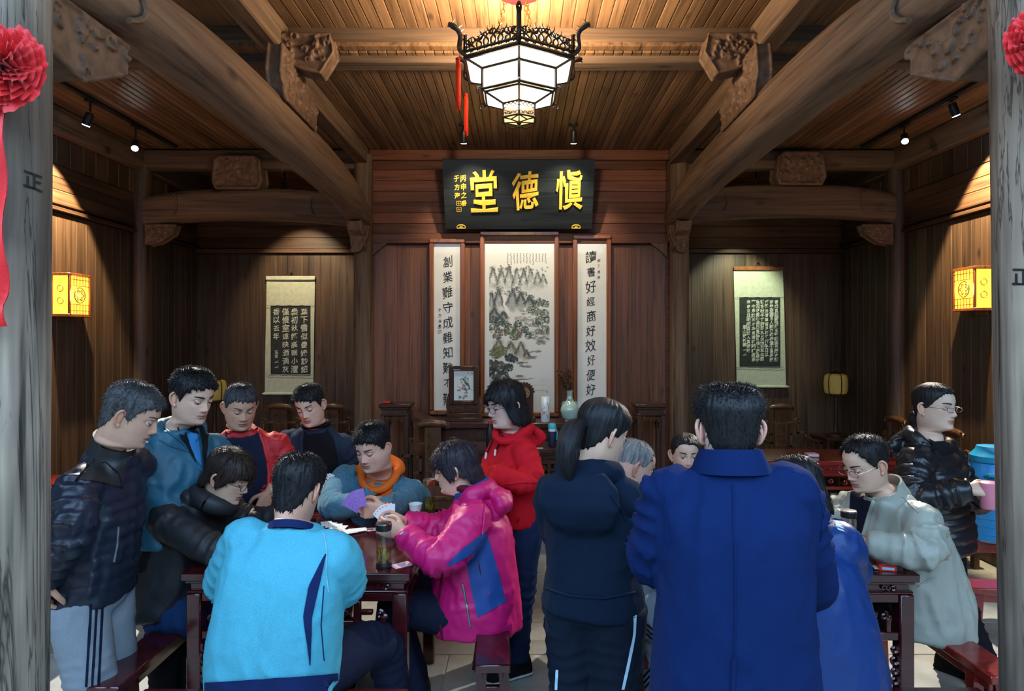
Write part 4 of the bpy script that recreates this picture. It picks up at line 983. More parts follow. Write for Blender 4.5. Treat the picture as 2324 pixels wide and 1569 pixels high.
# ---- yellow table lanterns on small tea tables
def tea_lamp(label, lab2, px, py, D):
    k = D/FPX; x = (px-PX0)*k; z = CZ+(PY0-py)*k
    t = root('tea_table', (x, D, 0), lab2, 'table')
    mk('top', MB().cbox((x-.2, D-.2, .70), (x+.2, D+.2, .735), .005), M['dkwood'], t)
    for sx in (-1, 1):
        for sy in (-1, 1): mk('leg', MB().cbox((x+sx*.17-.018, D+sy*.17-.018, 0), (x+sx*.17+.018, D+sy*.17+.018, .70), .004), M['dkwood'], t)
    mk('shelf', MB().cbox((x-.17, D-.17, .3), (x+.17, D+.17, .325), .004), M['dkwood'], t)
    r = root('table_lantern', (x, D, .735), label, 'lamp')
    mk('stand', MB().lathe([(.11, .736), (.11, .755), (.03, .775), (.02, .9), (.022, z-.14), (.06, z-.125)], 16, (x, D, 0)), M['dkwood'], r)
    n = 6; ang = np.arange(48)/48*2*PI; prof = [(.070, -.118), (.108, -.100), (.120, -.06), (.122, 0), (.120, .06), (.108, .100), (.070, .118)]
    mk('silk_shade', MB().loft([np.c_[x+q*(1+.02*np.abs(np.cos(3*ang)))*np.cos(ang), D+q*(1+.02*np.abs(np.cos(3*ang)))*np.sin(ang), np.full(48, z+h)] for q, h in prof]), M['shade'], r)
    for i in range(6):
        a = i*PI/3-PI/2; mk('rib', MB().tube([(x+(q+.004)*math.cos(a), D+(q+.004)*math.sin(a), z+h) for q, h in prof], .005, 6), M['bronze'], r)
    tag(mk('cap_ring', MB().lathe([(.075, z+.112), (.08, z+.124), (.03, z+.135), (.008, z+.15)], 16, (x, D, 0)).lathe([(.08, z-.124), (.075, z-.112)], 16, (x, D, 0)), M['bronze'], r), kind='stuff')
tea_lamp('yellow silk table lantern behind the man in the teal jacket', 'small dark tea table in the corner behind the teal jacket man', 487, 886, 7.0)
tea_lamp('yellow silk table lantern beside the eight-line scroll', 'small dark tea table under the lantern beside the eight-line scroll', 1897, 872, 7.0)

# ================================================================ ornaments on the altar table
AD, AZ = 6.02, 1.02; ka = AD/FPX; AX = lambda px: (px-PX0)*ka
ts = root('table_screen', (AX(1053), AD, AZ), 'carved dark table screen with a porcelain flower-and-bird panel', 'screen')
zz = lambda py: AZ+(955-py)*ka
x0, x1 = AX(1013), AX(1092)
for nm, a, b in (('frame_stile', (x0+.025, zz(918)), (x0+.065, zz(830))), ('frame_stile', (x1-.065, zz(918)), (x1-.025, zz(830))), ('frame_rail', (x0+.065, zz(838)), (x1-.065, zz(830))), ('frame_rail', (x0+.065, zz(918)), (x1-.065, zz(909)))):
    mk(nm, MB().cbox((a[0], AD-.022, a[1]), (b[0], AD+.022, b[1]), .006), M['dkwood'], ts)
mk('base', MB().cbox((x0-.005, AD-.06, AZ), (x1+.005, AD+.06, zz(946)), .006).cbox((x0+.005, AD-.035, zz(946)), (x1-.005, AD+.035, zz(936)), .004), M['dkwood'], ts)
mk('lower_panel', MB().cbox((x0+.02, AD-.02, zz(936)), (x1-.02, AD+.02, zz(918)), .004), M['dkwood'], ts)
for s, x in ((-1, x0+.012), (1, x1-.012)): mk('side_finial', MB().prism([(0, 0), (.02, 0), (.02, .16), (0, .18), (-.012, .1)], lambda u, v: (x-s*u, AD-.03, AZ+.05+v), lambda u, v: (x-s*u, AD+.03, AZ+.05+v)), M['dkwood'], ts)
mb = MB()
for k in range(9):
    for py in (926, 931): curl(mb, (x0+.045+k*.03, AD-.024, zz(py)), (1, 0, 0), (0, 0, 1), .012, k*1.3+py, 1, .0035)
for k in range(13):
    for x in (x0+.055, x1-.055): curl(mb, (x, AD-.024, zz(912-k*6)), (1, 0, 0), (0, 0, 1), .011, k, 1, .0032)
tag(mk('openwork', mb, M['chair'], ts), kind='stuff')
pa, pb, qa, qb = x0+.072, x1-.072, zz(908), zz(842)
nu, nv = 70, 100; U, Vt = np.meshgrid(np.linspace(0, 1, nu), np.linspace(0, 1, nv)); u = U.ravel(); v = Vt.ravel(); asp = (qb-qa)/(pb-pa)
col = np.ones((len(u), 3))*np.array([.62, .68, .64]); inside = np.ones(len(u)); Q = np.c_[u, v*asp, u*0]; n4 = fbm(Q*[30, 30, 1], 3, 2); n3 = n4
rr = np.random.default_rng(4)
path = [(.62, .80), (.55, .6), (.62, .45), (.5, .3), (.62, .18), (.75, .35), (.45, .15)]
for i in range(len(path)-1):
    for t in np.linspace(0, 1, 14):
        x = path[i][0]*(1-t)+path[i+1][0]*t; y = path[i][1]*(1-t)+path[i+1][1]*t; ink(np.exp(-(((u-x)**2+((v-y)*asp)**2)/.012**2)), (.12, .10, .08))
clumps(.62, .5, 34, .055, (.06, .11, .085), 2, .17, .13); clumps(.62, .25, 14, .04, (.12, .15, .13), 3, .15, .07)
clumps(.50, .50, 4, .06, (.62, .25, .28), 5, .03, .025); clumps(.75, .35, 3, .03, (.6, .35, .38), 6, .05, .05); clumps(.28, .66, 2, .035, (.62, .40, .10), 7, .02, .01)
for t in np.linspace(0, 1, 16): ink(np.exp(-(((u-.18-.3*t)**2+((v-.52-.10*t)*asp)**2)/(.012+.012*t)**2)), (.30, .16, .08))
clumps(.3, .88, 12, .06, (.25, .33, .28), 8, .22, .03)
G = np.stack([pa+U*(pb-pa), np.full(U.shape, AD-.008), qb-Vt*(qb-qa)], -1); M['porcpaint'] = vcol('painted_porcelain', .2, .4)
o = mk('porcelain_panel', MB().grid(G), M['porcpaint'], ts, 0, fix=False); at_ = o.data.color_attributes.new('Col', 'FLOAT_COLOR', 'POINT'); at_.data.foreach_set('color', np.c_[col, np.ones(len(col))].ravel())
mk('panel_back', MB().box((pa-.01, AD-.006, qa-.01), (pb+.01, AD+.01, qb+.01)), M['dkwood'], ts)
# clock
cx = AX(1189); ck = root('mantel_clock', (cx, AD, AZ), 'dark arched mantel clock behind the woman in the red hoodie', 'clock')
a = np.linspace(0, PI, 18); hw = .088; zt = zz(890)
arch = [(-hw, AZ), (hw, AZ)]+[(hw*math.cos(t), zt+hw*math.sin(t)) for t in a]
mk('case', MB().prism(arch, lambda u, v: (cx+u, AD-.05, v), lambda u, v: (cx+u, AD+.05, v)), M['dkwood'], ck)
mk('plinth', MB().cbox((cx-hw-.02, AD-.065, AZ), (cx+hw+.02, AD+.065, AZ+.035), .006), M['dkwood'], ck)
mk('dial', MB().tube([(cx, AD-.054, zt), (cx, AD-.049, zt)], [.062, .062], 28), M['brass'], ck); mk('dial_ring', MB().tube([(cx+.06*math.cos(t), AD-.055, zt+.06*math.sin(t)) for t in np.linspace(0, 2*PI, 33)], .006, 6), M['dkwood'], ck)
for i in range(12):
    t = i*PI/6; mk('numeral', MB().tube([(cx+.038*math.cos(t), AD-.056, zt+.038*math.sin(t)), (cx+.050*math.cos(t), AD-.056, zt+.050*math.sin(t))], .0028, 4), M['ink'], ck)
mk('hand', MB().tube([(cx, AD-.058, zt), (cx+.03, AD-.058, zt+.016)], .0025, 4), M['ink'], ck); mk('hand', MB().tube([(cx, AD-.058, zt), (cx-.008, AD-.058, zt+.042)], .0022, 4), M['ink'], ck)
mb = MB(); [mb.ball((cx+(hw+.003)*math.cos(t), AD-.03, zt+(hw+.003)*math.sin(t)), .012, 8, 6) for t in np.linspace(.1, PI-.1, 11)]; tag(mk('arch_carving', mb, M['dkwood'], ck), kind='stuff')
# brush pot and celadon vase with dried reed plumes
cx = AX(1237); w = 10.5*ka; bp = root('porcelain_cylinder', (cx, AD-.05, AZ), 'white porcelain cylinder vase painted with a figure', 'vase')
mk('body', MB().lathe([(w*.9, AZ), (w, AZ+.01), (w, zz(899)), (w*.93, zz(898)), (w*.9, zz(902)), (w*.88, AZ+.02)], 28, (cx, AD-.05, 0)), M['porc'], bp)
mb = MB(); rr = np.random.default_rng(3)
for k in range(16):
    t0 = rr.uniform(-.9, .9); z_ = rr.uniform(zz(950), zz(912)); mb.tube([(cx+(w+.0005)*math.sin(t0+.15*math.sin(q*3)), AD-.05-(w+.0005)*math.cos(t0+.15*math.sin(q*3)), z_+.03*q*rr.uniform(.3, 1)) for q in np.linspace(0, 1, 6)], .0014, 4)
tag(mk('painted_figure', mb, M['ink'], bp), kind='stuff')
mk('painted_fruit', MB().ball((cx-.012, AD-.05-w, zz(933)), (.010, .002, .012)), plain('orange_enamel', (.6, .16, .05), .3), bp)
cx = AX(1292.5); cv = root('celadon_vase', (cx, AD-.03, AZ), 'pale green celadon bottle vase with round belly on the altar', 'vase')
q = 20.5*ka; prof = [(.55*q, AZ), (.58*q, AZ+.008), (.52*q, AZ+.02), (.80*q, zz(947)), (q, zz(934)), (q*.98, zz(925)), (.78*q, zz(916)), (.46*q, zz(909)), (.33*q, zz(903)), (.30*q, zz(893)), (.36*q, zz(886)), (.40*q, zz(885)), (.34*q, zz(886)), (.26*q, zz(893))]
P = cat_rom(prof, 4); mk('body', MB().lathe([tuple(x) for x in P], 32, (cx, AD-.03, 0)), M['celadon'], cv)
for s in (-1, 1): mk('ear_loop', MB().tube([(cx+s*(.62*q+.02*math.cos(t)), AD-.03, zz(916)+.022*math.sin(t)) for t in np.linspace(0, 2*PI, 13)], .005, 6), M['celadon'], cv)
mk('neck_mask', MB().ball((cx, AD-.03-.33*q, zz(904)), (.022, .014, .026)), M['celadon'], cv)
fp = root('dried_plumes', (cx, AD-.03, zz(886)), 'brown dried reed plumes standing in the celadon vase', 'plant'); rr = np.random.default_rng(8)
for k in range(5):
    top = V3([cx-.05+.055*rr.normal()*.6, AD-.03+.02*rr.normal(), zz(rr.uniform(836, 850))]); b0_ = V3([cx, AD-.03, zz(890)]); mb = MB().tube([b0_, (b0_+top)/2+[-.004, 0, 0], top], .003, 5)
    for i in range(260):
        t = rr.uniform(.25, 1); p = b0_+(top-b0_)*t; d = V3([rr.normal(), rr.normal(), rr.normal()-.2]); d = nrm(d)*rr.uniform(.015, .045)
        mb.tube([p, p+d*.6, p+d+[0, 0, -.01]], [.0040, .0035, .0012], 3)
    tag(mk('plume', mb, M['feather'], fp), kind='stuff')
# bottles on the small table in front
p = at(1252, 1010, 5.62); wb_ = root('water_bottle', (p[0], 5.55, .86), 'slim drinking bottle with teal cap and navy sleeve on the small table', 'bottle')
mk('body', MB().lathe([(.031, .862), (.034, .87), (.034, .985), (.030, 1.0)], 20, (p[0], 5.55, 0)), M['navyp'], wb_); mk('neck', MB().lathe([(.032, .985), (.032, 1.02)], 20, (p[0], 5.55, 0)), M['white'], wb_)
mk('cap', MB().lathe([(.034, 1.015), (.034, 1.05), (.028, 1.058)], 20, (p[0], 5.55, 0)), M['teal'], wb_); mk('strap', MB().tube([(p[0]+.03, 5.54, 1.03), (p[0]+.045, 5.54, .98), (p[0]+.04, 5.54, .92)], .005, 6), M['teal'], wb_)
p = at(1113, 985, 5.6); sb = root('soda_bottle', (p[0], 5.5, .86), 'plastic bottle with red cap behind the woman in the red hoodie', 'bottle')
mk('body', MB().lathe([(.030, .862), (.033, .88), (.033, 1.0), (.014, 1.06), (.013, 1.07)], 18, (p[0], 5.5, 0)), M['black'], sb); mk('cap', MB().lathe([(.015, 1.065), (.015, 1.09)], 14, (p[0], 5.5, 0)), M['redp'], sb)
for dx, lb_ in ((-.125, 'farther from'), (-.055, 'nearest')): tag(mk('paper_slip', MB().cbox((.20+dx, 5.44, .8605), (.26+dx, 5.47, .862), .0003), M['card'], None, 0, (.2+dx, 5.455, .86)), 'small white paper slip on the dark table '+lb_+' the teal-capped bottle', 'paper', 'paper slips on the dark table')

# ================================================================ things on the card tables
def tumbler(label, x, y, z, h, m_lid, r_=.033):
    r = root('glass_tumbler', (x, y, z), label, 'bottle')
    mk('base', MB().lathe([(r_*1.02, z+.001), (r_*1.04, z+.012), (r_*.98, z+.016)], 24, (x, y, 0)), M['black'], r)
    mk('glass', MB().lathe([(r_, z+.016), (r_, z+h-.045), (r_*.92, z+h-.035), (r_*.92, z+h-.03), (r_*.86, z+h-.03), (r_*.86, z+h-.037), (r_*.90, z+h-.046), (r_*.90, z+.022)], 28, (x, y, 0)), M['glass'], r)
    mk('tea', MB().lathe([(r_*.88, z+.024), (r_*.88, z+h*.48)], 24, (x, y, 0)), M['tea'], r)
    rr = np.random.default_rng(int(abs(x*1000))); mb = MB()
    for i in range(40):
        a = rr.random()*6.28; q = r_*.7*math.sqrt(rr.random()); p = V3([x+q*math.cos(a), y+q*math.sin(a), z+.03+.035*rr.random()]); mb.tube([p, p+[rr.normal()*.004, rr.normal()*.004, .012]], [.0016, .0008], 4)
    tag(mk('tea_leaves', mb, M['leaf'], r), kind='stuff')
    mk('lid', MB().lathe([(r_*1.0, z+h-.032), (r_*1.03, z+h-.028), (r_*1.03, z+h-.006)], 28, (x, y, 0)), m_lid, r); mk('lid_disc', MB().lathe([(r_*1.0, z+h-.006), (r_*.99, z+h-.001), (r_*.6, z+h)], 28, (x, y, 0)), M['steel'], r)
    return r
T = .82
tumbler('glass tea tumbler with black lid nearest the table edge', at(871, 0, 2.74)[0], 2.74, T, .19, M['black'])
tumbler('glass tea tumbler with brass lid beside the paper cup', at(974, 0, 3.54)[0], 3.54, T, .20, M['brass'])
tumbler('glass tea tumbler with black lid before the beige jacket man', at(1926, 0, 2.90)[0], 2.90, T, .20, M['black'])
x, y = at(943, 0, 3.46)[0], 3.46; pc = root('paper_cup', (x, y, T), 'white paper cup with red pattern at the table corner', 'cup')
mk('wall', MB().lathe([(.026, T+.001), (.036, T+.082), (.0345, T+.082), (.025, T+.004)], 24, (x, y, 0)), M['card'], pc); mk('rim', MB().tube([(x+.036*math.cos(t), y+.036*math.sin(t), T+.083) for t in np.linspace(0, 2*PI, 25)], .0022, 6), M['card'], pc)
mb = MB(); [curl(mb, (x+.0318*math.sin(a), y-.0318*math.cos(a), T+.03+.008*(k % 3)), (math.cos(a), math.sin(a), 0), (0, 0, 1), .009, k, 1, .0016) for k, a in enumerate(np.linspace(-1.3, 1.3, 9))]; tag(mk('red_print', mb, M['redp'], pc), kind='stuff')
# playing cards: a shared mesh per back colour
def card_mesh(m): 
    v, f = MB().cbox((-.029, -.044, 0), (.029, .044, .0007), .0002).arr(); me = mesh_of('card', v, f, 0); fix_normals(me); me.materials.append(m); return me
card_w, card_p, card_k = card_mesh(M['card']), card_mesh(M['cardback']), card_mesh(M['pinkcard'])
pip_r = mesh_of('pip', [(0, -.004, 0), (.003, 0, 0), (0, .004, 0), (-.003, 0, 0)], [(0, 1, 2, 3)], 0); pip_r.materials.append(M['redp'])
pip_b = mesh_of('pip', [(0, -.004, 0), (.003, 0, 0), (0, .004, 0), (-.003, 0, 0)], [(0, 1, 2, 3)], 0); pip_b.materials.append(M['ink'])
court = mesh_of('court_figure', [(-.014, -.030, 0), (.014, -.030, 0), (.014, .030, 0), (-.014, .030, 0)], [(0, 1, 2, 3)], 0); court.materials.append(plain('court_print', (.55, .16, .10), .5, .6, 200))
def card(label, me, Mx, group, pips=(), cou=False):
    o = bpy.data.objects.new('playing_card', me); C.objects.link(o); o.matrix_world = Mx; tag(o, label, 'card', group)
    for q, w in pips: 
        c = bpy.data.objects.new('pip', pip_r if w else pip_b); C.objects.link(c); c.parent = o; c.location = (*q, .0009)
    if cou: c = bpy.data.objects.new('court_figure', court); C.objects.link(c); c.parent = o; c.location = (0, 0, .0009)
    return o
def flat_card(px, py, rz, i, **kw):
    z = T+.0008+.0010*i; D = (CZ-z)*FPX/(py-PY0); x = (px-PX0)/FPX*D
    return Matrix.Translation((x, D, z)) @ Matrix.Rotation(rz, 4, 'Z')
ORD = 'first second third fourth fifth sixth seventh eighth ninth'.split(); gp = 'playing cards lying face up on the left table'; lb = 'white playing card lying face up in the heap on the table'
grid5 = [((a, b), 0) for a in (-.014, .014) for b in (-.024, 0, .024)]
for i, (px, py, rz) in enumerate(((742, 1189, .4), (752, 1192, .25), (762, 1195, .1), (772, 1199, -.05), (768, 1207, -.5), (790, 1208, -1.1), (800, 1205, -1.2), (812, 1203, -1.25))):
    card(ORD[i]+' white playing card of the heap, counted from the cyan jacket man', card_w, flat_card(px, py, rz, i), gp, grid5 if i < 4 else [((.02, .03), 1), ((-.02, -.03), 1)])
card('court card lying face up at the edge of the card heap', card_w, flat_card(833, 1203, -1.35, 0), gp, [((-.022, .034), 1), ((.022, -.034), 1)], True)
card('pink card lying alone beside the black-lidded tumbler', card_k, flat_card(912, 1283, -.9, 0), gp)
# cigarette boxes and phone on the other table
def packet(label, px, py, rz, z, m, m2):
    D = (CZ-z)*FPX/(py-PY0); x = (px-PX0)/FPX*D; r = root('cigarette_packet', (x, D, z), label, 'box', 'cigarette packets')
    R = Matrix.Rotation(rz, 3, 'Z'); R = np.array(R); o = V3([x, D, z])
    mk('box', MB().box((-.045, -.028, .001), (.020, .028, .023), R, o), m, r, 0); mk('end_band', MB().box((.020, -.028, .001), (.045, .028, .023), R, o), M['black'], r, 0)
    mk('open_flap', MB().box((-.062, -.024, .004), (-.045, .024, .006), R, o), M['silk'], r, 0); mk('label', MB().box((-.030, -.012, .0232), (.012, .012, .0236), R, o), m2, r, 0)
    mk('side_label', MB().box((-.035, -.0284, .006), (.012, -.0280, .017), R, o), m2, r, 0)
packet('red and black cigarette packet lying on top of the other', 2012, 1272, -.35, T+.024, M['redp'], M['white'])
packet('red and pale blue cigarette packet under the other', 2018, 1293, -.25, T, M['redp'], plain('pale_blue_print', (.25, .55, .65), .4))
p = at(2046, 0, 2.86); ph = root('phone', (p[0], 2.83, T), 'thin black phone lying on the table edge beside cigarette packets', 'phone'); mk('case', MB().cbox((p[0]-.055, 2.795, T+.001), (p[0]+.02, 2.865, T+.010), .003), M['black'], ph); mk('screen', MB().box((p[0]-.052, 2.798, T+.010), (p[0]+.017, 2.862, T+.0105)), plain('dark_screen', (.01, .01, .012), .05), ph, 0)
dk = root('card_pack', (at(1842, 0, 5.28)[0], 5.28, T), 'pale pink pack of cards on the far bright red table', 'box'); xx = at(1842, 0, 5.28)[0]
mk('box', MB().cbox((xx-.045, 5.245, T+.001), (xx+.045, 5.315, T+.03), .002), M['pinkcard'], dk); mk('band', MB().box((xx-.046, 5.244, T+.012), (xx+.046, 5.316, T+.018)), M['card'], dk, 0)
# blue jug
x, y, z = 3.06, 4.15, .50; jg = root('water_jug', (x, y, z), 'big bright blue insulated water jug behind the front column', 'jug'); s_ = .95
mk('body', MB().lathe([(.13, z+.001), (.15, z+.02), (.15, z+.20), (.155, z+.21), (.155, z+.24), (.14, z+.25), (.14, z+.34), (.155, z+.36), (.15, z+.40), (.11, z+.48), (.10, z+.50)], 30, (x, y, 0)), M['jug'], jg)
mk('lid', MB().lathe([(.11, z+.50), (.115, z+.505), (.115, z+.54), (.10, z+.555), (.08, z+.58), (.075, z+.60), (.05, z+.605)], 28, (x, y, 0)), M['jugd'], jg)
mk('handle', MB().tube([(x-.10, y-.10, z+.42), (x-.115, y-.15, z+.44), (x-.04, y-.19, z+.44), (x+.03, y-.15, z+.43)], .014, 8), M['jugd'], jg)
for k in range(3): mk('rib', MB().lathe([(.1505, z+.05+k*.05), (.154, z+.055+k*.05), (.1505, z+.06+k*.05)], 30, (x, y, 0)), M['jug'], jg)
# ================================================================ people: builder
J = at
HZ = V3([-.225,-.190,-.150,-.128,-.118,-.111,-.103,-.095,-.078,-.060,-.040,-.020,0,.02,.04,.06,.08,.095,.106,.113,.1165])
HF = V3([.034,.030,.026,.028,.048,.072,.084,.089,.088,.090,.091,.090,.089,.092,.094,.090,.076,.058,.036,.016,.003])
HB = V3([-.105,-.098,-.090,-.086,-.086,-.086,-.086,-.086,-.086,-.087,-.090,-.094,-.098,-.102,-.104,-.103,-.095,-.080,-.060,-.040,-.022])
HW = V3([.066,.060,.057,.055,.053,.052,.052,.055,.061,.0655,.0695,.072,.074,.075,.0755,.075,.070,.060,.044,.026,.010])
HC = V3([-.035,-.034,-.032,-.028,-.020,-.015,-.012,-.012,-.012,-.012,-.012,-.012,-.012,-.010,-.008,-.008,-.008,-.01,-.012,-.012,-.010])
def head_ring(z, th, fat=1.0):
    f, b, w, c = (np.interp(z, HZ, q) for q in (HF, HB, HW, HC))
    jaw = np.clip((-.03-z)/.05, 0, 1)*np.clip((z+.135)/.02, 0, 1)
    w = w*(1+(fat-1)*np.clip((.03-z)/.06, 0, 1)); e = 1-.20*jaw
    ct, st_ = np.cos(th), np.sin(th)
    front = ct > 0
    y = np.where(front, c+(f-c)*np.abs(ct)**e*1.0, c-(c-b)*np.abs(ct))
    x = w*np.sign(st_)*np.abs(st_)**np.where(front, 1+.12*jaw, 1.0)
    return x, y
def gx(x, m, s): return np.exp(-((x-m)/s)**2)
def head_feat(x, z, sex):
    a = np.abs(x); d = 0
    A = np.interp(z, [-.046, -.040, -.030, -.022, -.005, .012, .022], [0, .010, .0215, .019, .012, .006, 0]); w = np.interp(z, [-.04, -.028, -.01, .015], [.0135, .0125, .0085, .0075])
    d = d+A*np.exp(-(x/w)**2)+.006*gx(a, .0135, .006)*gx(z, -.033, .007)
    d = d-.0130*gx(a, .031, .016)*gx(z, .003, .0105)+.004*gx(a, .028, .022)*gx(z, .024, .008)*(1 if sex == 'm' else .5)
    d = d+.004*gx(a, .047, .018)*gx(z, -.018, .018)-.003*gx(a, .04, .015)*gx(z, -.06, .015)
    d = d+.0062*gx(x, 0, .019)*(gx(z, -.0565, .0045)+.95*gx(z, -.0675, .005))-.004*gx(x, 0, .022)*gx(z, -.0618, .0022)-.003*gx(x, 0, .015)*gx(z, -.079, .006)
    d = d+.004*gx(x, 0, .017)*gx(z, -.098, .011)
    return d
def head_mesh(sex='m', skin=(.58, .37, .265), fat=1.0, stub=.25, lip=(.38, .13, .11)):
    zs = np.concatenate([np.linspace(-.225, -.13, 7)[:-1], np.linspace(-.13, .035, 50), np.linspace(.04, .1165, 18)])
    n = 72; q = np.arange(n)/n*2*PI; th = q-.38*np.sin(q)            # denser at the front
    rings = []
    for z in zs:
        x, y = head_ring(z, th, fat); fr = np.clip(np.cos(th), 0, 1)**.5
        rings.append(np.c_[x, y+head_feat(x, z, sex)*fr*(z > -.12), np.full(n, z)])
    mb = MB().loft(rings); V, F = mb.arr(); V = V.copy()
    x, y, z = V.T; fr = np.clip((y-.03)/.05, 0, 1); c = np.ones((len(V), 3))*np.array(skin)
    def mixc(m, col):
        nonlocal c
        c = c*(1-m[:, None])+np.array(col)*m[:, None]
    mixc(np.clip(.35*gx(np.abs(x), .042, .018)*gx(z, -.022, .016)*fr+.35*gx(x, 0, .014)*gx(z, -.03, .012)*fr, 0, 1), (skin[0]*1.1, skin[1]*.72, skin[2]*.68))
    if stub: mixc(stub*fr*np.clip((-.045-z)/.02, 0, 1)*np.clip((z+.118)/.01, 0, 1), (skin[0]*.62, skin[1]*.62, skin[2]*.66))
    mixc(.30*gx(np.abs(x), .031, .016)*gx(z, .005, .010)*fr, (skin[0]*.70, skin[1]*.58, skin[2]*.55))
    mixc(np.clip(1.6*(np.abs(x) < .026)*fr*np.maximum(gx(z, -.0565, .004)*gx(x, 0, .021), gx(z, -.0672, .0048)*gx(x, 0, .018)), 0, .85), lip)
    mixc(.9*gx(z, -.0618, .0017)*(np.abs(x) < .024)*fr, mul(lip, .25)); mixc(.75*gx(np.abs(x), .0075, .0038)*gx(z, -.0405, .0030)*fr, mul(skin, .2))
    c = c*(1+.06*fbm(V*60, 3)[:, None])
    return V, F, c
def ear_mb(s, k=1.0):
    mb = MB(); R = np.array(Matrix.Rotation(s*.45, 3, 'Z')); o = V3([s*.0735, -.014, -.006])
    mb.ball(o+V3([s*.006, -.004, 0]), (.006*k, .015*k, .028*k), 10, 8, R)
    P = [(0, .006, -.030), (.004, -.008, -.026), (.010, -.018, -.004), (.013, -.019, .016), (.011, -.008, .030), (.006, .006, .027), (.003, .010, .012)]
    P = [np.array(p)*[s, 1, 1] @ R.T*k+o for p in P]; mb.tube(cat_rom(P, 4), .0052*k, 6)
    mb.ball(o+V3([s*.003, .004, -.028]), (.006, .008, .009), 8, 6); return mb
def euler_dir(d, pitch=0, roll=0):
    a = math.atan2(-d[0], d[1])
    return np.array(Matrix.Rotation(a, 3, 'Z') @ Matrix.Rotation(-math.radians(pitch), 3, 'X') @ Matrix.Rotation(math.radians(roll), 3, 'Y'))

HAIRLINES = {     # degrees from the face -> height of the hair edge
 'short':   ([0, 30, 50, 62, 76, 86, 98, 112, 125, 150, 180], [.066, .064, .056, .040, -.008, .016, .014, -.020, -.050, -.082, -.086]),
 'receding':([0, 25, 42, 58, 76, 86, 98, 112, 125, 150, 180], [.088, .092, .078, .046, -.004, .016, .014, -.020, -.050, -.080, -.084]),
 'bob':     ([0, 25, 45, 58, 66, 78, 92, 110, 130, 150, 180], [.030, .032, .030, -.005, -.055, -.088, -.094, -.098, -.102, -.105, -.106]),
 'sidebob': ([0, 25, 45, 58, 66, 78, 92, 110, 130, 150, 180], [.050, .040, .022, -.020, -.065, -.098, -.108, -.112, -.118, -.120, -.120]),
 'crop':    ([0, 25, 45, 58, 68, 80, 92, 105, 120, 150, 180], [.028, .032, .030, .010, -.035, -.040, -.010, -.030, -.060, -.095, -.100]),
 'tied':    ([0, 25, 45, 60, 74, 84, 96, 108, 125, 150, 180], [.078, .076, .062, .040, .008, -.002, -.006, -.016, -.045, -.075, -.085]),
}
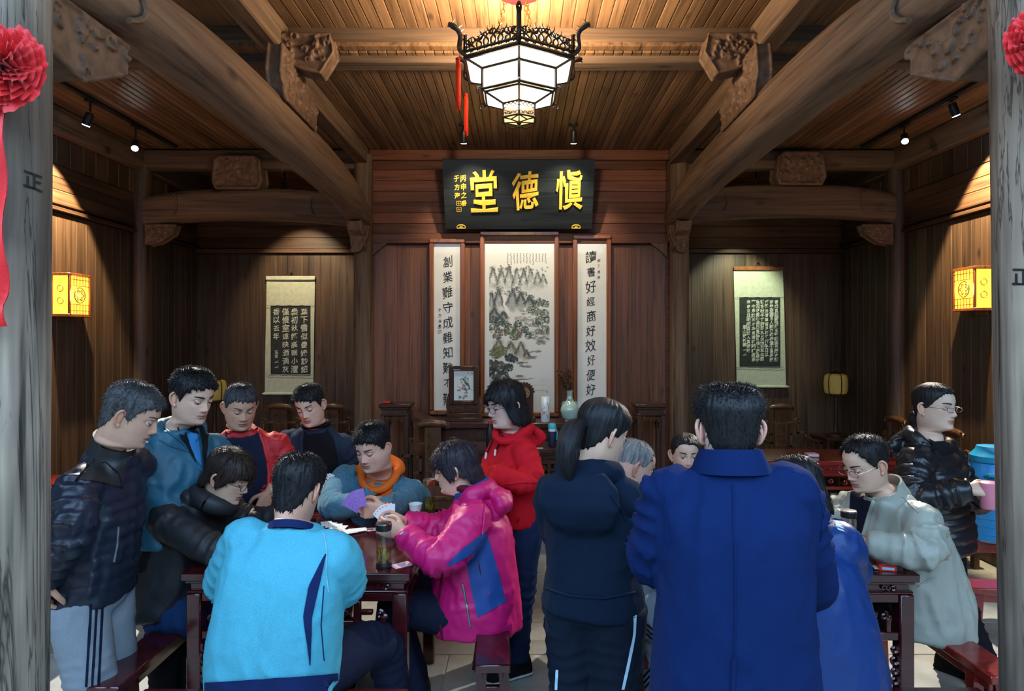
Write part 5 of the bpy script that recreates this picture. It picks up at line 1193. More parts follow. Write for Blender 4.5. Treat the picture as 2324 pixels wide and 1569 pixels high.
def hair_mesh(style, thick, seed, hold=None, flare=1.06, rag=.006, part=0.0, top=None, strands=None):
    n = 120; ph = np.arange(n)/n*2*PI; rr = np.random.default_rng(seed)
    deg = np.abs(((ph+PI) % (2*PI))-PI)*180/PI; xs, ys = HAIRLINES[style]; hem = np.interp(deg, xs, ys)
    hem = hem+rag*vnoise(np.c_[ph*14, ph*0, ph*0+seed], seed)+rag*.6*rr.normal(size=n)
    if part: hem = hem+part*np.sin(ph)*(deg < 60)
    m = 34; rings = []; uv = []
    for i in range(m):
        t = i/(m-1); s_ = 1-(1-t)**1.0
        z = .1164+(hem-.1164)*(t**1.35 if t < 1 else 1)
        x, y = head_ring(z, ph)
        if hold is not None:
            x0, y0 = head_ring(np.full(n, hold), ph); k = np.clip((hold-z)/.03, 0, 1)*(deg > 50); fl = 1+(flare-1)*np.clip((hold-z)/.08, 0, 1)
            x = x*(1-k)+x0*fl*k; y = y*(1-k)+(y0*fl-.004)*k
        edge = np.clip((1-t)/.10, 0, 1)**.6 if hold is None else np.maximum(np.clip((1-t)/.06, 0, 1)**.5, .75*(deg > 55))
        th = thick*(.30+.70*edge)*np.clip(.55+.45*np.clip((z+.09)/.1, 0, 1), 0, 1) if hold is None else thick*(.35+.65*edge)
        if top is not None: th = th+top(z, deg, ph)
        st_ = vnoise(np.c_[ph*26, np.full(n, t*3.0), np.full(n, seed*1.0)], seed)*.0030+vnoise(np.c_[ph*60, np.full(n, t*5.0), np.full(n, seed*1.0)], seed+2)*.0016
        th = th+st_*np.clip(t*4, .2, 1)
        if hold is None: th = th*(.42+.58*np.clip((z-.0)/.07, 0, 1))
        w = np.interp(z, HZ, HW); c = np.interp(z, HZ, HC); r0 = np.sqrt(x**2+(y-c)**2)+1e-6; nz = np.clip((z-.045)/.07, 0, 1)
        k = 1+th*(1-.55*nz)/np.maximum(r0, .012)
        rings.append(np.c_[x*k, c+(y-c)*k, z+th*nz*1.0]); uv.append(np.c_[ph/(2*PI), np.full(n, t), np.zeros(n)])
    R = np.array(rings); inner = R*1.0; cc = V3([0, -.012, 0.0])
    inner = cc+(R-cc)*.93
    allr = [R[i] for i in range(m)]+[inner[i] for i in range(m-1, -1, -3)]
    mb = MB().loft(allr, True)
    if strands:
        ns, kn, kt, L = strands; ii = np.where(rr.random(ns) < .3, rr.integers(1, 9, ns), rr.integers(3, m-1, ns)); jj = rr.integers(0, n, ns); P = R[ii, jj]; nn = P-cc; nn /= np.linalg.norm(nn, axis=1)[:, None]
        tg = R[np.minimum(ii+1, m-1), jj]-R[ii-1, jj]; tg /= np.linalg.norm(tg, axis=1)[:, None]+1e-9
        fl = np.clip((P[:, 2]-.05)/.05, 0, 1)[:, None]; d = nn*kn*(.12+.88*fl)+tg*kt+V3([0, .35, .1])*fl*kn+rr.normal(size=(ns, 3))*.22
        d /= np.linalg.norm(d, axis=1)[:, None]; ln = (L*rr.uniform(.5, 1.2, ns))[:, None]; w = .0013
        sd = np.cross(d, nn); sd /= np.linalg.norm(sd, axis=1)[:, None]+1e-9
        b0 = P-nn*.003; md = P+d*ln*.55+nn*.0008; tp = P+d*ln-nn*.001
        Vs = np.stack([b0-sd*w, b0+sd*w, b0+nn*w*1.5, md-sd*w*.7, md+sd*w*.7, md+nn*w, tp], 1).reshape(-1, 3); Fs = []
        for q in range(ns):
            o_ = q*7; Fs += [(o_, o_+1, o_+4, o_+3), (o_+1, o_+2, o_+5, o_+4), (o_+2, o_, o_+3, o_+5), (o_+3, o_+4, o_+6), (o_+4, o_+5, o_+6), (o_+5, o_+3, o_+6)]
        mb.add(Vs, Fs); US = np.repeat(np.c_[jj/n, ii/m, np.zeros(ns)], 7, 0)
    V, F = mb.arr()
    U = np.vstack(uv+[uv[i] for i in range(m-1, -1, -3)]+[np.zeros((2, 3))]+([US] if strands else [])); return V, F, U
DEFSTR = dict(short=(2400, .55, .5, .016), receding=(1300, .45, .5, .014), bob=(900, .05, 1.0, .035), sidebob=(900, .05, 1.0, .035), crop=(1100, .10, 1.0, .028), tied=None)
def xf(V, R, o): return np.asarray(V) @ R.T+o

def hand_mb(side, wrist, d, palm, curl=(.5, .6, .4), thumb=.5, spread=.10, k=1.0):
    s = 1 if side == 'r' else -1; ex = nrm(d); ez = -nrm(V3(palm)-ex*np.dot(palm, ex)); ey = np.cross(ez, ex)*s; wrist = V3(wrist)
    W = lambda p: wrist+k*(p[0]*ex+p[1]*ey+p[2]*ez)
    mb = MB(); a = np.arange(14)/14*2*PI; rings = []
    for x, hw, t, y0 in ((-.05, .026, .021, 0), (-.01, .028, .020, 0), (.02, .036, .018, .002), (.055, .041, .0155, .001), (.092, .040, .0125, 0)):
        rings.append(np.array([W((x, y0+hw*np.sign(c)*abs(c)**.8, t*np.sign(q)*abs(q)**.8)) for c, q in zip(np.cos(a), np.sin(a))]))
    mb.loft(rings)
    cs = curl if isinstance(curl[0], (tuple, list)) else [curl]*4
    for i, (y, L, r) in enumerate(((.029, .073, .0090), (.0095, .080, .0092), (-.0105, .074, .0088), (-.029, .058, .0078))):
        p = V3([.086, y, -.001]); P = [p-[.02, 0, 0], p]; ang = 0; yaw = spread*(1.5-i)*.8
        for ca, fr in zip(cs[i], (.46, .30, .24)):
            ang += ca; p = p+L*fr*V3([math.cos(ang)*math.cos(yaw), math.sin(yaw)*math.cos(ang), -math.sin(ang)]); P.append(p)
        Q = cat_rom(np.array(P), 3); mb.tube([W(q) for q in Q], np.interp(np.linspace(0, 1, len(Q)), [0, .4, .85, 1], [r, r, r*.85, r*.55])*k, 8)
    b = V3([.012, .026, -.006]); t1 = b+V3([.036*(1-.25*thumb), .030*(1-.35*thumb), -.012-.020*thumb]); t2 = t1+V3([.030, .012*(1-1.8*thumb), -.010-.012*thumb]); t3 = t2+V3([.022, .004-.020*thumb, -.006])
    Q = cat_rom(np.array([b-[.012, .006, 0], b, t1, t2, t3]), 3); mb.tube([W(q) for q in Q], np.interp(np.linspace(0, 1, len(Q)), [0, .3, .8, 1], [.013, .0125, .0098, .006])*k, 8)
    return mb

def ring_at(c, right, fw, a, b, n=30, e=2.4, fb=1.0):
    t = np.arange(n)/n*2*PI; ct, s_ = np.cos(t), np.sin(t); q = 2/e
    X = np.sign(ct)*np.abs(ct)**q*a; Y = np.sign(s_)*np.abs(s_)**q*b
    Y = np.where(Y > 0, Y*fb, Y)
    return c+X[:, None]*right+Y[:, None]*fw
def torso_mb(nodes, dims, fwd, fb=None):
    """nodes bottom to top; dims (half width, half depth)"""
    P = cat_rom(np.array(nodes), 6); Dm = cat_rom(np.array(dims), 6); T = np.gradient(P, axis=0); rings = []
    FB = np.ones(len(P)) if fb is None else cat_rom(np.c_[fb, fb, fb], 6)[:, 0]
    for p, d, t, q in zip(P, Dm, T, FB):
        up = nrm(nrm(t)+V3([0, 0, .6])); right = nrm(np.cross(fwd, up)); fw = np.cross(up, right); rings.append(ring_at(p, right, fw, max(d[0], .02), max(d[1], .02), fb=q))
    return MB().loft(rings)
def limb_mb(pts, rad, n=16, per=6):
    P = cat_rom(np.array(pts), per); r = cat_rom(np.c_[rad, rad, rad], per)[:, 0]; return MB().tube(P, r, n), P
def axis_coord(V, lines):
    """arc length along whichever axis line is relatively nearest"""
    best = np.full(len(V), 1e9); co = np.zeros(len(V)); which = np.zeros(len(V), int)
    for k, (P, r) in enumerate(lines):
        P = np.asarray(P); L = np.r_[0, np.cumsum(np.linalg.norm(np.diff(P, axis=0), axis=1))]
        for i in range(len(P)-1):
            d = P[i+1]-P[i]; l2 = d @ d
            if l2 < 1e-12: continue
            t = np.clip(((V-P[i]) @ d)/l2, 0, 1); q = np.linalg.norm(V-(P[i]+t[:, None]*d), axis=1)/r; m = q < best
            best[m] = q[m]; co[m] = L[i]+t[m]*math.sqrt(l2); which[m] = k
    return co, which
def wrinkle(V, N, amp, freq, seed, joints=(), stretch=(1, 1, .55)):
    w = fbm(V*freq*np.array(stretch)+.35*vnoise(V*freq*.6, seed+9)[:, None]*2, seed, 3); rid = 1-np.abs(w)*1.5
    k = np.full(len(V), .45)
    for j, r in joints: k = k+.9*np.exp(-np.sum((V-V3(j))**2, 1)/r**2)
    d = amp*k*rid; f2 = np.clip(1-np.abs(vnoise(V*freq*2.3*np.array([1, 1, .7]), seed+21))*2.2, 0, 1)
    return V+N*(d+amp*.45*k*f2)[:, None]
GARM = {}
def garment(nm, mb, m, par, vox=.0105, amp=.006, freq=11, seed=1, joints=(), puff=None, smooth=4, lines=None, fold=.010):
    V, N, F = remesh(mb, vox, smooth)
    if puff:
        lines, band, depth = puff; co, wh = axis_coord(V, lines); s_ = np.abs(np.sin(co/band*PI+.06*0+.15*vnoise(V*9, seed)))**.55; V = V+N*((s_-.7)*depth)[:, None]
    V = wrinkle(V, N, amp*1.25, freq, seed, joints)
    if lines:
        co, wh = axis_coord(V, lines); arm = (wh > 0)*1.0; msk = np.full(len(V), .28)
        for j, r in joints: msk = msk+1.0*np.exp(-np.sum((V-V3(j))**2, 1)/(r*1.15)**2)
        ph = co/.052*2*PI+3.4*vnoise(V*6.5, seed+4)+1.2*vnoise(V*15, seed+5); f = np.abs(np.sin(ph/2)); f = 1-f**.7
        pt = np.clip(.55+.9*vnoise(V*5.5+3, seed+6), 0, 1)
        dr = fbm(V*[10, 10, 3.0]+1.1*vnoise(V*4, seed+8)[:, None], seed+7, 2); dr = 1-np.clip(np.abs(dr)*2.2, 0, 1)
        V = V+N*(fold*(arm*msk*pt*(f-.4)*1.6+(1-arm)*(dr-.35)*.55*pt))[:, None]
    o = mk(nm, (V, F), m, par, 179, fix=False); GARM[o.name] = (V, F); return o

def bvh_of(objs):
    V = []; F = []; n = 0
    for o in objs: v, f = GARM[o.name]; V += [tuple(p) for p in v]; F += [tuple(i+n for i in q) for q in f]; n += len(v)
    return BVHTree.FromPolygons(V, F)
CAMP = Vector((0, 0, CZ))
def on_cloth(b, px, py, D, off):
    d = Vector(tuple(J(px, py, 1.0)-np.array([0, 0, CZ]))).normalized(); h, n, i, _ = b.ray_cast(CAMP, d, 12)
    if h is None:
        h, n, i, _ = b.find_nearest(Vector(tuple(J(px, py, D))))
    if n.dot(d) > 0: n = -n
    return np.array(h)+np.array(n)*off
def resample(P, n):
    P = np.asarray(P, float); L = np.r_[0, np.cumsum(np.linalg.norm(np.diff(P, axis=0), axis=1))]; t = np.linspace(0, L[-1], n); return np.c_[np.interp(t, L, P[:, 0]), np.interp(t, L, P[:, 1])]
def patch(nm, m, par, objs, left, right, D, off=.004, nu=8, nv=18):
    """a sewn-on panel lying on the cloth between two edge lines"""
    b = bvh_of(objs); A = resample(left, nv); B = resample(right, nv); G = np.zeros((nv, nu, 3))
    for i in range(nv):
        for j in range(nu):
            t = j/(nu-1); G[i, j] = on_cloth(b, *(A[i]*(1-t)+B[i]*t), D, off)
    H = G.copy()
    for _ in range(1):
        H[1:-1, 1:-1] = .5*G[1:-1, 1:-1]+.125*(G[:-2, 1:-1]+G[2:, 1:-1]+G[1:-1, :-2]+G[1:-1, 2:])
    return mk(nm, MB().grid(H), m, par, 179, fix=False)
def seam(nm, m, par, objs, pts, D, r=.004, n=20, off=.002, smooth=60):
    b = bvh_of(objs); P = resample(pts, n); return mk(nm, MB().tube([on_cloth(b, *p, D, off) for p in P], r, 6), m, par, smooth, fix=False)
def shoe(par, ankle, d, m, msole, L=.27, w=.048):
    d = nrm(V3([d[0], d[1], 0])); rt = V3([d[1], -d[0], 0]); o = V3([ankle[0], ankle[1], 0]); z = V3([0, 0, 1]); rings = []; sole = []; n = 16; a = np.arange(n)/n*2*PI
    for x, hw, h in ((-.075, .022, .05), (-.065, .034, .085), (-.03, .037, .100), (.02, .038, .092), (.07, .043, .070), (.12, w, .055), (.165, .042, .045), (.188, .024, .034)):
        rings.append(np.array([o+d*x+rt*hw*math.cos(t)+z*(.022+max(0, math.sin(t))*h+min(0, math.sin(t))*.006) for t in a]))
        sole.append(np.array([o+d*x*1.03+rt*(hw+.006)*math.cos(t)+z*(.015+.014*math.sin(t)) for t in a]))
    u = mk('shoe', MB().loft(rings), m, par, 60); mk('shoe_sole', MB().loft(sole), msole, u, 60)
    mb = MB()
    for k in range(4): c = o+d*(.035+.022*k); mb.tube([c+rt*.024+z*(.098-.012*k), c+z*(.107-.012*k), c-rt*.024+z*(.098-.012*k)], .003, 5)
    tag(mk('shoe_laces', mb, msole, u), kind='stuff'); return u
SKIN = vcol('skin', .48, 0, 'Col', .35)
EYEW = plain('eye_white', (.42, .40, .38), .3, .02); IRIS = plain('iris', (.012, .008, .006), .15, .05)
FRAMEM = plain('spectacle_frame', (.05, .03, .03), .3, metal=.6)

def person(label, H, pel, chest, nb, fwd, top, arms, legs=None, bottom=None, sw=.185, dims=None, hem=.10, seed=1, belly=1.0, vox=.0105, puff=None, collar=None, hood=None, wr=.006, rad=(.070, .072, .057, .045), legr=(.095, .085, .066, .058), shoes=None, name='jacket', core=True, hemdims=None, base=None, fold=.015):
    fwd = nrm(V3([fwd[0], fwd[1], 0])); pel, chest, nb = V3(pel), V3(chest), V3(nb)
    R0 = root('person', V3(base) if base is not None else V3([pel[0], pel[1], 0]), label, 'person')
    up = nrm(nb-chest); right = nrm(np.cross(fwd, nrm(nb-pel)))
    d0 = dims or [(.195, .15), (.195, .15), (.185, .145), (.195, .135), (.165, .092), (.072, .072)]
    hemv = V3(hem) if np.ndim(hem) else pel-V3([0, 0, hem])
    shp = chest+(nb-chest)*.58
    nodes = [hemv, pel, (pel+chest)/2-fwd*.01, chest, shp, nb]
    mb = torso_mb(nodes, d0, fwd, [1, 1.0, belly, 1.0, .95, 1.0]); lines = [(np.array(nodes), .17)]; joints = []; body = MB(); S_ = {}
    # ---- body core and hands
    hands = MB(); hk = H.get('hk', 1.0)
    for sd in arms:
        A = arms[sd]; g = 1 if sd == 'r' else -1; Sh = A.get('s'); Sh = shp+right*g*sw-up*.025 if Sh is None else V3(Sh); E, Wr = V3(A['e']), V3(A['w']); S_[sd] = Sh
        lm, P = limb_mb([Sh-right*g*.06+up*.0, Sh, E, Wr], A.get('rad', rad)); mb.join(lm); lines.append((P, .06)); joints += [(E, .09), (Sh, .08), (Wr, .05)]
        if A.get('hand'):
            h = A['hand']; hands.join(hand_mb(sd, Wr+nrm(Wr-E)*.012, h.get('d', Wr-E), h['p'], h.get('curl', (.5, .6, .4)), h.get('th', .5), h.get('sp', .1), hk))
        core_r = [.035, .035, .030, .024]; lm, P = limb_mb([nb-up*.06, Sh, E, Wr if A.get('hand') else Wr+(E-Wr)*.25], core_r, 8, 3); body.join(lm)
    body.join(limb_mb([pel, chest, nb-up*.05], [.07, .07, .05], 10, 3)[0])
    # ---- head
    R = euler_dir(H['dir'], H.get('pitch', 0), H.get('roll', 0))*H.get('k', 1.0); o = V3(H['pos'])
    hv, hf, hc = head_mesh(H.get('sex', 'm'), H.get('skin', (.58, .37, .265)), H.get('fat', 1.0), H.get('stub', .22 if H.get('sex', 'm') == 'm' else 0), H.get('lip', (.38, .13, .11)))
    body_v = []; bf = []; cols = []; n0 = 0
    def addb(v, f, c):
        nonlocal n0
        body_v.append(v); bf.extend([tuple(i+n0 for i in q) for q in f]); cols.append(c); n0 += len(v)
    hw_ = xf(hv, R, o); tw = np.clip((-.112-hv[:, 2])/.095, 0, 1); tw = tw*tw*(3-2*tw)
    hw_ = hw_+tw[:, None]*(nb+up*.0-xf(V3([(0, -.035, -.215)]), R, o)[0]); addb(hw_, hf, hc); skc = np.array(H.get('skin', (.58, .37, .265)))
    for s in (-1, 1):
        v, f = ear_mb(s, H.get('ear', 1.0)).arr(); addb(xf(v, R, o), f, np.ones((len(v), 3))*skc*[1.02, .85, .82])
    v, f = limb_mb([nb+up*.01, nb-up*.03, nb-up*.07], [.050, .054, .055], 14, 4)[0].arr(); addb(v, f, np.ones((len(v), 3))*skc)
    v, f = body.arr(); addb(v, f, np.ones((len(v), 3))*skc)
    if hands.n:
        v, _, f = remesh(hands, .0042, 2); addb(v, f, np.ones((len(v), 3))*skc*[1.0, .93, .9])
    # lids
    ez = .003; LASH = []
    for s in (-1, 1):
        t = np.linspace(.05, 1.0, 6)*(1.12 if H.get('lids', 1) else .60); a = np.arange(14)/14*2*PI; c = V3([s*.031, .0722, ez]); rg = []
        for q in t:
            ring = np.c_[np.sin(q)*np.cos(a), np.sin(q)*np.sin(a), np.full(14, np.cos(q))]*.0138*[1.15, 1, 1]; ring = ring @ np.array(Matrix.Rotation(-.62, 3, 'X')).T; rg.append(c+ring)
        v, f = MB().loft(rg, False).arr(); addb(xf(v, R, o), f, np.ones((len(v), 3))*skc*[.93, .80, .78])
        LASH.append(xf(rg[-1][[0, 1, 2, 3, 4, 5, 6, 7]]*1.0, R, o))
    bo = mk('body', (np.vstack(body_v), bf), SKIN, R0, 179)
    ca = bo.data.color_attributes.new('Col', 'FLOAT_COLOR', 'POINT'); cc = np.vstack(cols); ca.data.foreach_set('color', np.c_[cc, np.ones(len(cc))].ravel())
    face = H.get('face', True)
    if face:
        for q in LASH: mk('eyelash', MB().tube(q, .0015, 5), H['hairm'], R0, 179)
        for s in (-1, 1):
            c = V3([s*.031, .0712, ez]); e = mk('eye', (xf(MB().ball(c, .0128, 14, 10).arr()[0], R, o), MB().ball(c, .0128, 14, 10).arr()[1]), EYEW, R0, 179)
            ci = c+V3([0, .0085, -.0035 if H.get('lids', 1) else -.001]); mbi = MB().ball(ci, (.0060, .0052, .0060), 12, 8); mk('iris', (xf(mbi.arr()[0], R, o), mbi.arr()[1]), IRIS, e, 179)
            xs = np.linspace(.012, .050, 9); bz = .0255+.0045*np.sin((xs-.012)/.038*2.3); P = []
            for x, z in zip(xs, bz):
                m_ = (hv[:, 1] > .03); i = np.argmin((hv[:, 0]-s*x)**2+(hv[:, 2]-z)**2+(~m_)*9); P.append([s*x, hv[i, 1]+.0006, z])
            mbb = MB().tube(P, np.interp(xs, [.012, .02, .04, .05], [.002, .0036, .003, .0012])*H.get('brow', 1.0), 6, flat=1.0); mk('eyebrow', (xf(mbb.arr()[0], R, o), mbb.arr()[1]), H['hairm'], R0, 179)
    # ---- hair
    if H.get('style'):
        v, f, U = hair_mesh(H['style'], H.get('thick', .012), seed, H.get('hold'), H.get('flare', 1.06), H.get('rag', .002 if H['style'] == 'tied' else .006), H.get('part', 0), H.get('topf'), H.get('strands', DEFSTR.get(H['style'])))
        ho = mk('hair', (xf(v, R, o), f), H['hairm'], R0, 179); ua = ho.data.attributes.new('strand', 'FLOAT_VECTOR', 'POINT'); ua.data.foreach_set('vector', U.ravel())
        if H.get('tail'):
            P = cat_rom(xf(V3(H['tail'][0]), R, o) if H['tail'][2] else V3(H['tail'][0]), 8); rad_ = np.interp(np.linspace(0, 1, len(P)), *H['tail'][1]); n = 40; ang = np.arange(n)/n*2*PI
            T = np.gradient(P, axis=0); rg = []; u = V3([1, 0, 0]); uv = []
            for i, (p, t, q) in enumerate(zip(P, T, rad_)):
                t = nrm(t); u = nrm(u-t*np.dot(u, t)); w = np.cross(t, u); k = q*(1+.16*vnoise(np.c_[np.cos(ang)*5, np.sin(ang)*5, np.full(n, i*.25)], seed)+.08*vnoise(np.c_[ang*7, ang*0, np.full(n, i*.2)], seed+1))
                rg.append(p+k[:, None]*(np.cos(ang)[:, None]*u+np.sin(ang)[:, None]*w)); uv.append(np.c_[ang/(2*PI), np.full(n, i/len(P)), np.zeros(n)])
            to = mk('ponytail', MB().loft(rg), H['hairm'], R0, 179); ua = to.data.attributes.new('strand', 'FLOAT_VECTOR', 'POINT'); ua.data.foreach_set('vector', np.vstack(uv+[np.zeros((2, 3))]).ravel())
    # ---- glasses
    if H.get('glasses'):
        gm, gw, gh = H['glasses']; mbg = MB(); ln = []
        for s in (-1, 1):
            t = np.linspace(0, 2*PI, 25); e = .75
            rim = np.array([(s*.033+gw*np.sign(math.cos(q))*abs(math.cos(q))**e, .104-.12*abs(s*.033+gw*math.cos(q))**1.3, -.002+gh*np.sign(math.sin(q))*abs(math.sin(q))**e) for q in t])
            mbg.tube(rim, .0016, 5, False); ln.append(rim[:-1])
            xo = s*(.033+gw); mbg.tube([(xo, rim[:, 1].min(), .004), (s*.074, .07, .006), (s*.0775, .0, .008), (s*.077, -.02, .0)], .0016, 5)
        mbg.tube([(-.033+gw, .101, .003), (0, .106, .006), (.033-gw, .101, .003)], .0015, 5)
        go = mk('glasses', (xf(mbg.arr()[0], R, o), mbg.arr()[1]), gm, R0, 60)
        for q in ln:
            mk('lens', (xf(np.vstack([q, q.mean(0)]), R, o), [(i, (i+1) % 24, 24) for i in range(24)]), M['lens'], go, 60)
    # ---- clothes
    if hood is not None: mb.join(hood(nb, up, right, fwd, R, o))
    g = garment(name, mb, top, R0, vox, wr, 11, seed, joints, (lines, *puff) if puff else None, lines=lines, fold=fold)
    if collar:
        cm, ch, cr = collar; a = np.arange(28)/28*2*PI; rg = []
        ax = nrm(.5*up+.5*nrm(o-nb)); f2 = nrm(fwd-ax*np.dot(fwd, ax)); r2 = np.cross(f2, ax)
        for h, q in ((-.028, cr*1.10), (0, cr*1.04), (ch, cr), (ch, cr-.008), (0, cr*1.04-.010), (-.028, cr)):
            rg.append(nb+ax*h+q*(np.cos(a)[:, None]*r2*1.0+np.sin(a)[:, None]*f2*1.05)+(ax*.018*(np.sin(a) < 0)[:, None]*(h > 0))-f2*.005)
        co = mk('collar', MB().loft(rg, False), cm, R0, 60, fix=True); v, f = MB().loft(rg, False).arr(); GARM[co.name] = (v, f)
    tr = None
    if bottom and legs:
        mb2 = MB(); jn = []; ll = [(np.array([pel+V3([0, 0, .2]), pel]), .14)]
        mb2.join(torso_mb([pel-V3([0, 0, .09]), pel-V3([0, 0, .03]), pel+V3([0, 0, .06])], [(.13, .11), (.165, .125), (.15, .115)], fwd))
        for sd in legs:
            g_ = 1 if sd == 'r' else -1; K, A_ = V3(legs[sd][0]), V3(legs[sd][1]); hp = pel+right*g_*.085-V3([0, 0, .03])
            lm, P = limb_mb([hp, hp+(K-hp)*.3, K, A_], legr); mb2.join(lm); ll.append((P, .08)); jn += [(K, .10), (hp, .12), (A_, .08)]
            if shoes: shoe(R0, A_, legs[sd][2] if len(legs[sd]) > 2 else fwd, shoes[0], shoes[1])
        tr = garment('trousers', mb2, bottom, R0, .0115, .006, 10, seed+50, jn, lines=ll, fold=.009)
    R0['_'] = 0; del R0['_']
    return R0, g, tr, dict(R=R, o=o, S=S_, right=right, up=up, fwd=fwd)
def hood_down(w=.15, drop=.14, rise=.03, back=.075, r=.030):
    """a hood lying on the back of the shoulders: a thick collar roll and a hanging pouch"""
    def f(nb, up, right, fwd, R, o):
        mb = MB(); a = np.linspace(-2.35, 2.35, 20)
        P = [nb+right*(.098*math.sin(t))-fwd*(.075*math.cos(t)+.005)+up*(rise-.035*max(0, -math.cos(t))-.015*(1-math.cos(t))) for t in a]
        mb.tube(P, np.interp(np.abs(a), [0, 1.4, 2.35], [r*1.15, r, r*.5]), 10)
        c = nb-fwd*(back+.03); rg = []
        for t, k in ((0, .62), (.2, .95), (.5, 1.0), (.8, .8), (1, .35)):
            q = c+up*(rise-drop*t*1.2)-fwd*(.03*math.sin(t*PI)); n = 16; b = np.arange(n)/n*2*PI; rg.append(q+(np.cos(b)[:, None]*right*w*.72*k)+(np.sin(b)[:, None]*fwd*.045*k))
        mb.loft(rg); return mb
    return f
# ================================================================ people: the cast
def X(px, D): return (px-PX0)/FPX*D
HB_ = hairmat('black_hair', (.0085, .0085, .010)); HDB = hairmat('dark_brown_hair', (.022, .013, .010)); HPU = hairmat('dyed_dark_hair', (.020, .013, .020))
HGR = hairmat('greying_hair', (.060, .062, .066), .55); HG2 = hairmat('salt_hair', (.038, .039, .042), .55); HG3 = hairmat('shaved_grey_hair', (.16, .155, .15), .7)
nyl = lambda n, c, r=.42: fabric(n, c, r, 300, 0, .04, .0004, 8, .010, .5)
F_A = nyl('navy_puffer_nylon', (.013, .018, .034), .38); F_A2 = nyl('charcoal_yoke_nylon', (.020, .021, .022), .45); F_SW = fabric('grey_sweat_cotton', (.23, .27, .31)); F_NV = fabric('navy_cotton', (.010, .013, .030)); F_BK = fabric('black_cotton', (.010, .010, .012)); F_BKJ = nyl('black_soft_shell', (.014, .016, .020), .55)
F_TEAL = nyl('teal_shell_nylon', (.013, .095, .155), .5); F_SHIRT = fabric('blue_shirt', (.040, .20, .48), .8); F_JEAN = fabric('blue_denim', (.014, .040, .125)); F_JEAN2 = fabric('dark_denim', (.012, .026, .070))
F_RED = nyl('red_shell', (.42, .010, .014), .6); F_REDH = fabric('red_fleece', (.50, .010, .018)); F_BLZ = fabric('slate_blazer', (.022, .032, .055)); F_DEN = fabric('washed_denim', (.055, .16, .235), .85, 260, .2, .35); F_OR = fabric('orange_fleece', (.62, .13, .020))
F_CY = fabric('pale_blue_fleece', (.070, .34, .45), .9, 330, 0, .08); F_CY2 = fabric('grey_blue_rib', (.20, .42, .50), .9, 330); F_NB = fabric('navy_trim', (.008, .018, .075)); F_MAG = nyl('magenta_shell', (.52, .004, .130), .5); F_BLU = nyl('blue_shell_panel', (.010, .055, .235), .5); F_MAR = fabric('maroon_knit', (.09, .008, .022))
F_NAVYH = fabric('navy_hoodie', (.005, .012, .027)); F_WHITE = fabric('white_knit', (.55, .54, .52), .9, 160, .2, .2, .0014); F_COAT = fabric('royal_blue_wool', (.0035, .014, .068), .9, 420, 0, .08); F_PARKA = nyl('bright_blue_parka', (.0035, .034, .165), .45); F_BEI = nyl('beige_shell', (.32, .34, .29), .5); F_GREY = fabric('pale_grey_cotton', (.30, .33, .37)); F_PUF = nyl('black_down_nylon', (.012, .013, .016), .30)
F_STR = fabric('pale_side_stripe', (.42, .62, .78)); SOLE = plain('white_sole', (.62, .66, .68), .6); SHB = fabric('black_shoe', (.012, .012, .014)); SHG = fabric('grey_runner', (.30, .31, .32)); ZIP = plain('zip', (.25, .26, .28), .35, metal=.8)
SK1 = (.58, .335, .23); SK2 = (.63, .395, .285); SK3 = (.55, .305, .20)
GL1 = (FRAMEM, .023, .015); GL2 = (plain('gold_wire_frame', (.55, .38, .22), .3, metal=1), .023, .0145); GL3 = (plain('purple_frame', (.05, .02, .04), .3), .025, .017)

# ---- man in black and navy puffer jacket, hands behind his back
p1, jk, tr, I_ = person('person standing in navy-black puffer jacket and striped grey sweatpants, hands behind back',
  dict(pos=J(298, 944, 2.50), dir=(.97, .26), pitch=24, style='short', thick=.013, hairm=HGR, skin=SK1, lids=1),
  J(208, 1325, 2.56), J(236, 1130, 2.56), J(256, 1026, 2.54), (1, 0), F_A,
  dict(r=dict(e=J(164, 1198, 2.28), w=J(106, 1312, 2.34), hand=dict(d=(-.25, .35, -.9), p=(.6, .6, 0), curl=(.7, .8, .5))), l=dict(e=J(196, 1195, 2.74), w=J(128, 1325, 2.56))),
  dict(r=((X(208, 2.46), 2.46, .45), (X(200, 2.46), 2.46, .09)), l=((X(256, 2.64), 2.64, .45), (X(248, 2.64), 2.66, .09))), F_SW, .175,
  [(.175, .135), (.178, .135), (.165, .130), (.165, .125), (.145, .095), (.08, .085)], .055, 11, 1.12, puff=(.055, .008), collar=(F_A2, .045, .078), rad=(.072, .076, .062, .050), legr=(.105, .098, .086, .084), wr=.008, fold=.020, shoes=(SHG, SOLE))
for k, (a, b) in enumerate((((206, 1372), (196, 1560)), ((219, 1370), (209, 1560)), ((232, 1367), (223, 1560)))):
    patch('side_stripe', F_NV, p1, [tr], [(a[0]-3, a[1]), (b[0]-3, b[1])], [(a[0]+3, a[1]), (b[0]+3, b[1])], 2.4, .003, 3, 24)
patch('shoulder_yoke', F_A2, p1, [jk], [(232, 1012), (200, 1045), (176, 1085)], [(288, 1035), (280, 1065), (272, 1105)], 2.4, .005, 10, 12)
seam('yoke_piping', F_BK, p1, [jk], [(172, 1092), (200, 1058), (240, 1050), (268, 1075), (276, 1110)], 2.35, .0045)
seam('pocket_zip', ZIP, p1, [jk], [(268, 1195), (266, 1235), (258, 1275)], 2.35, .005)

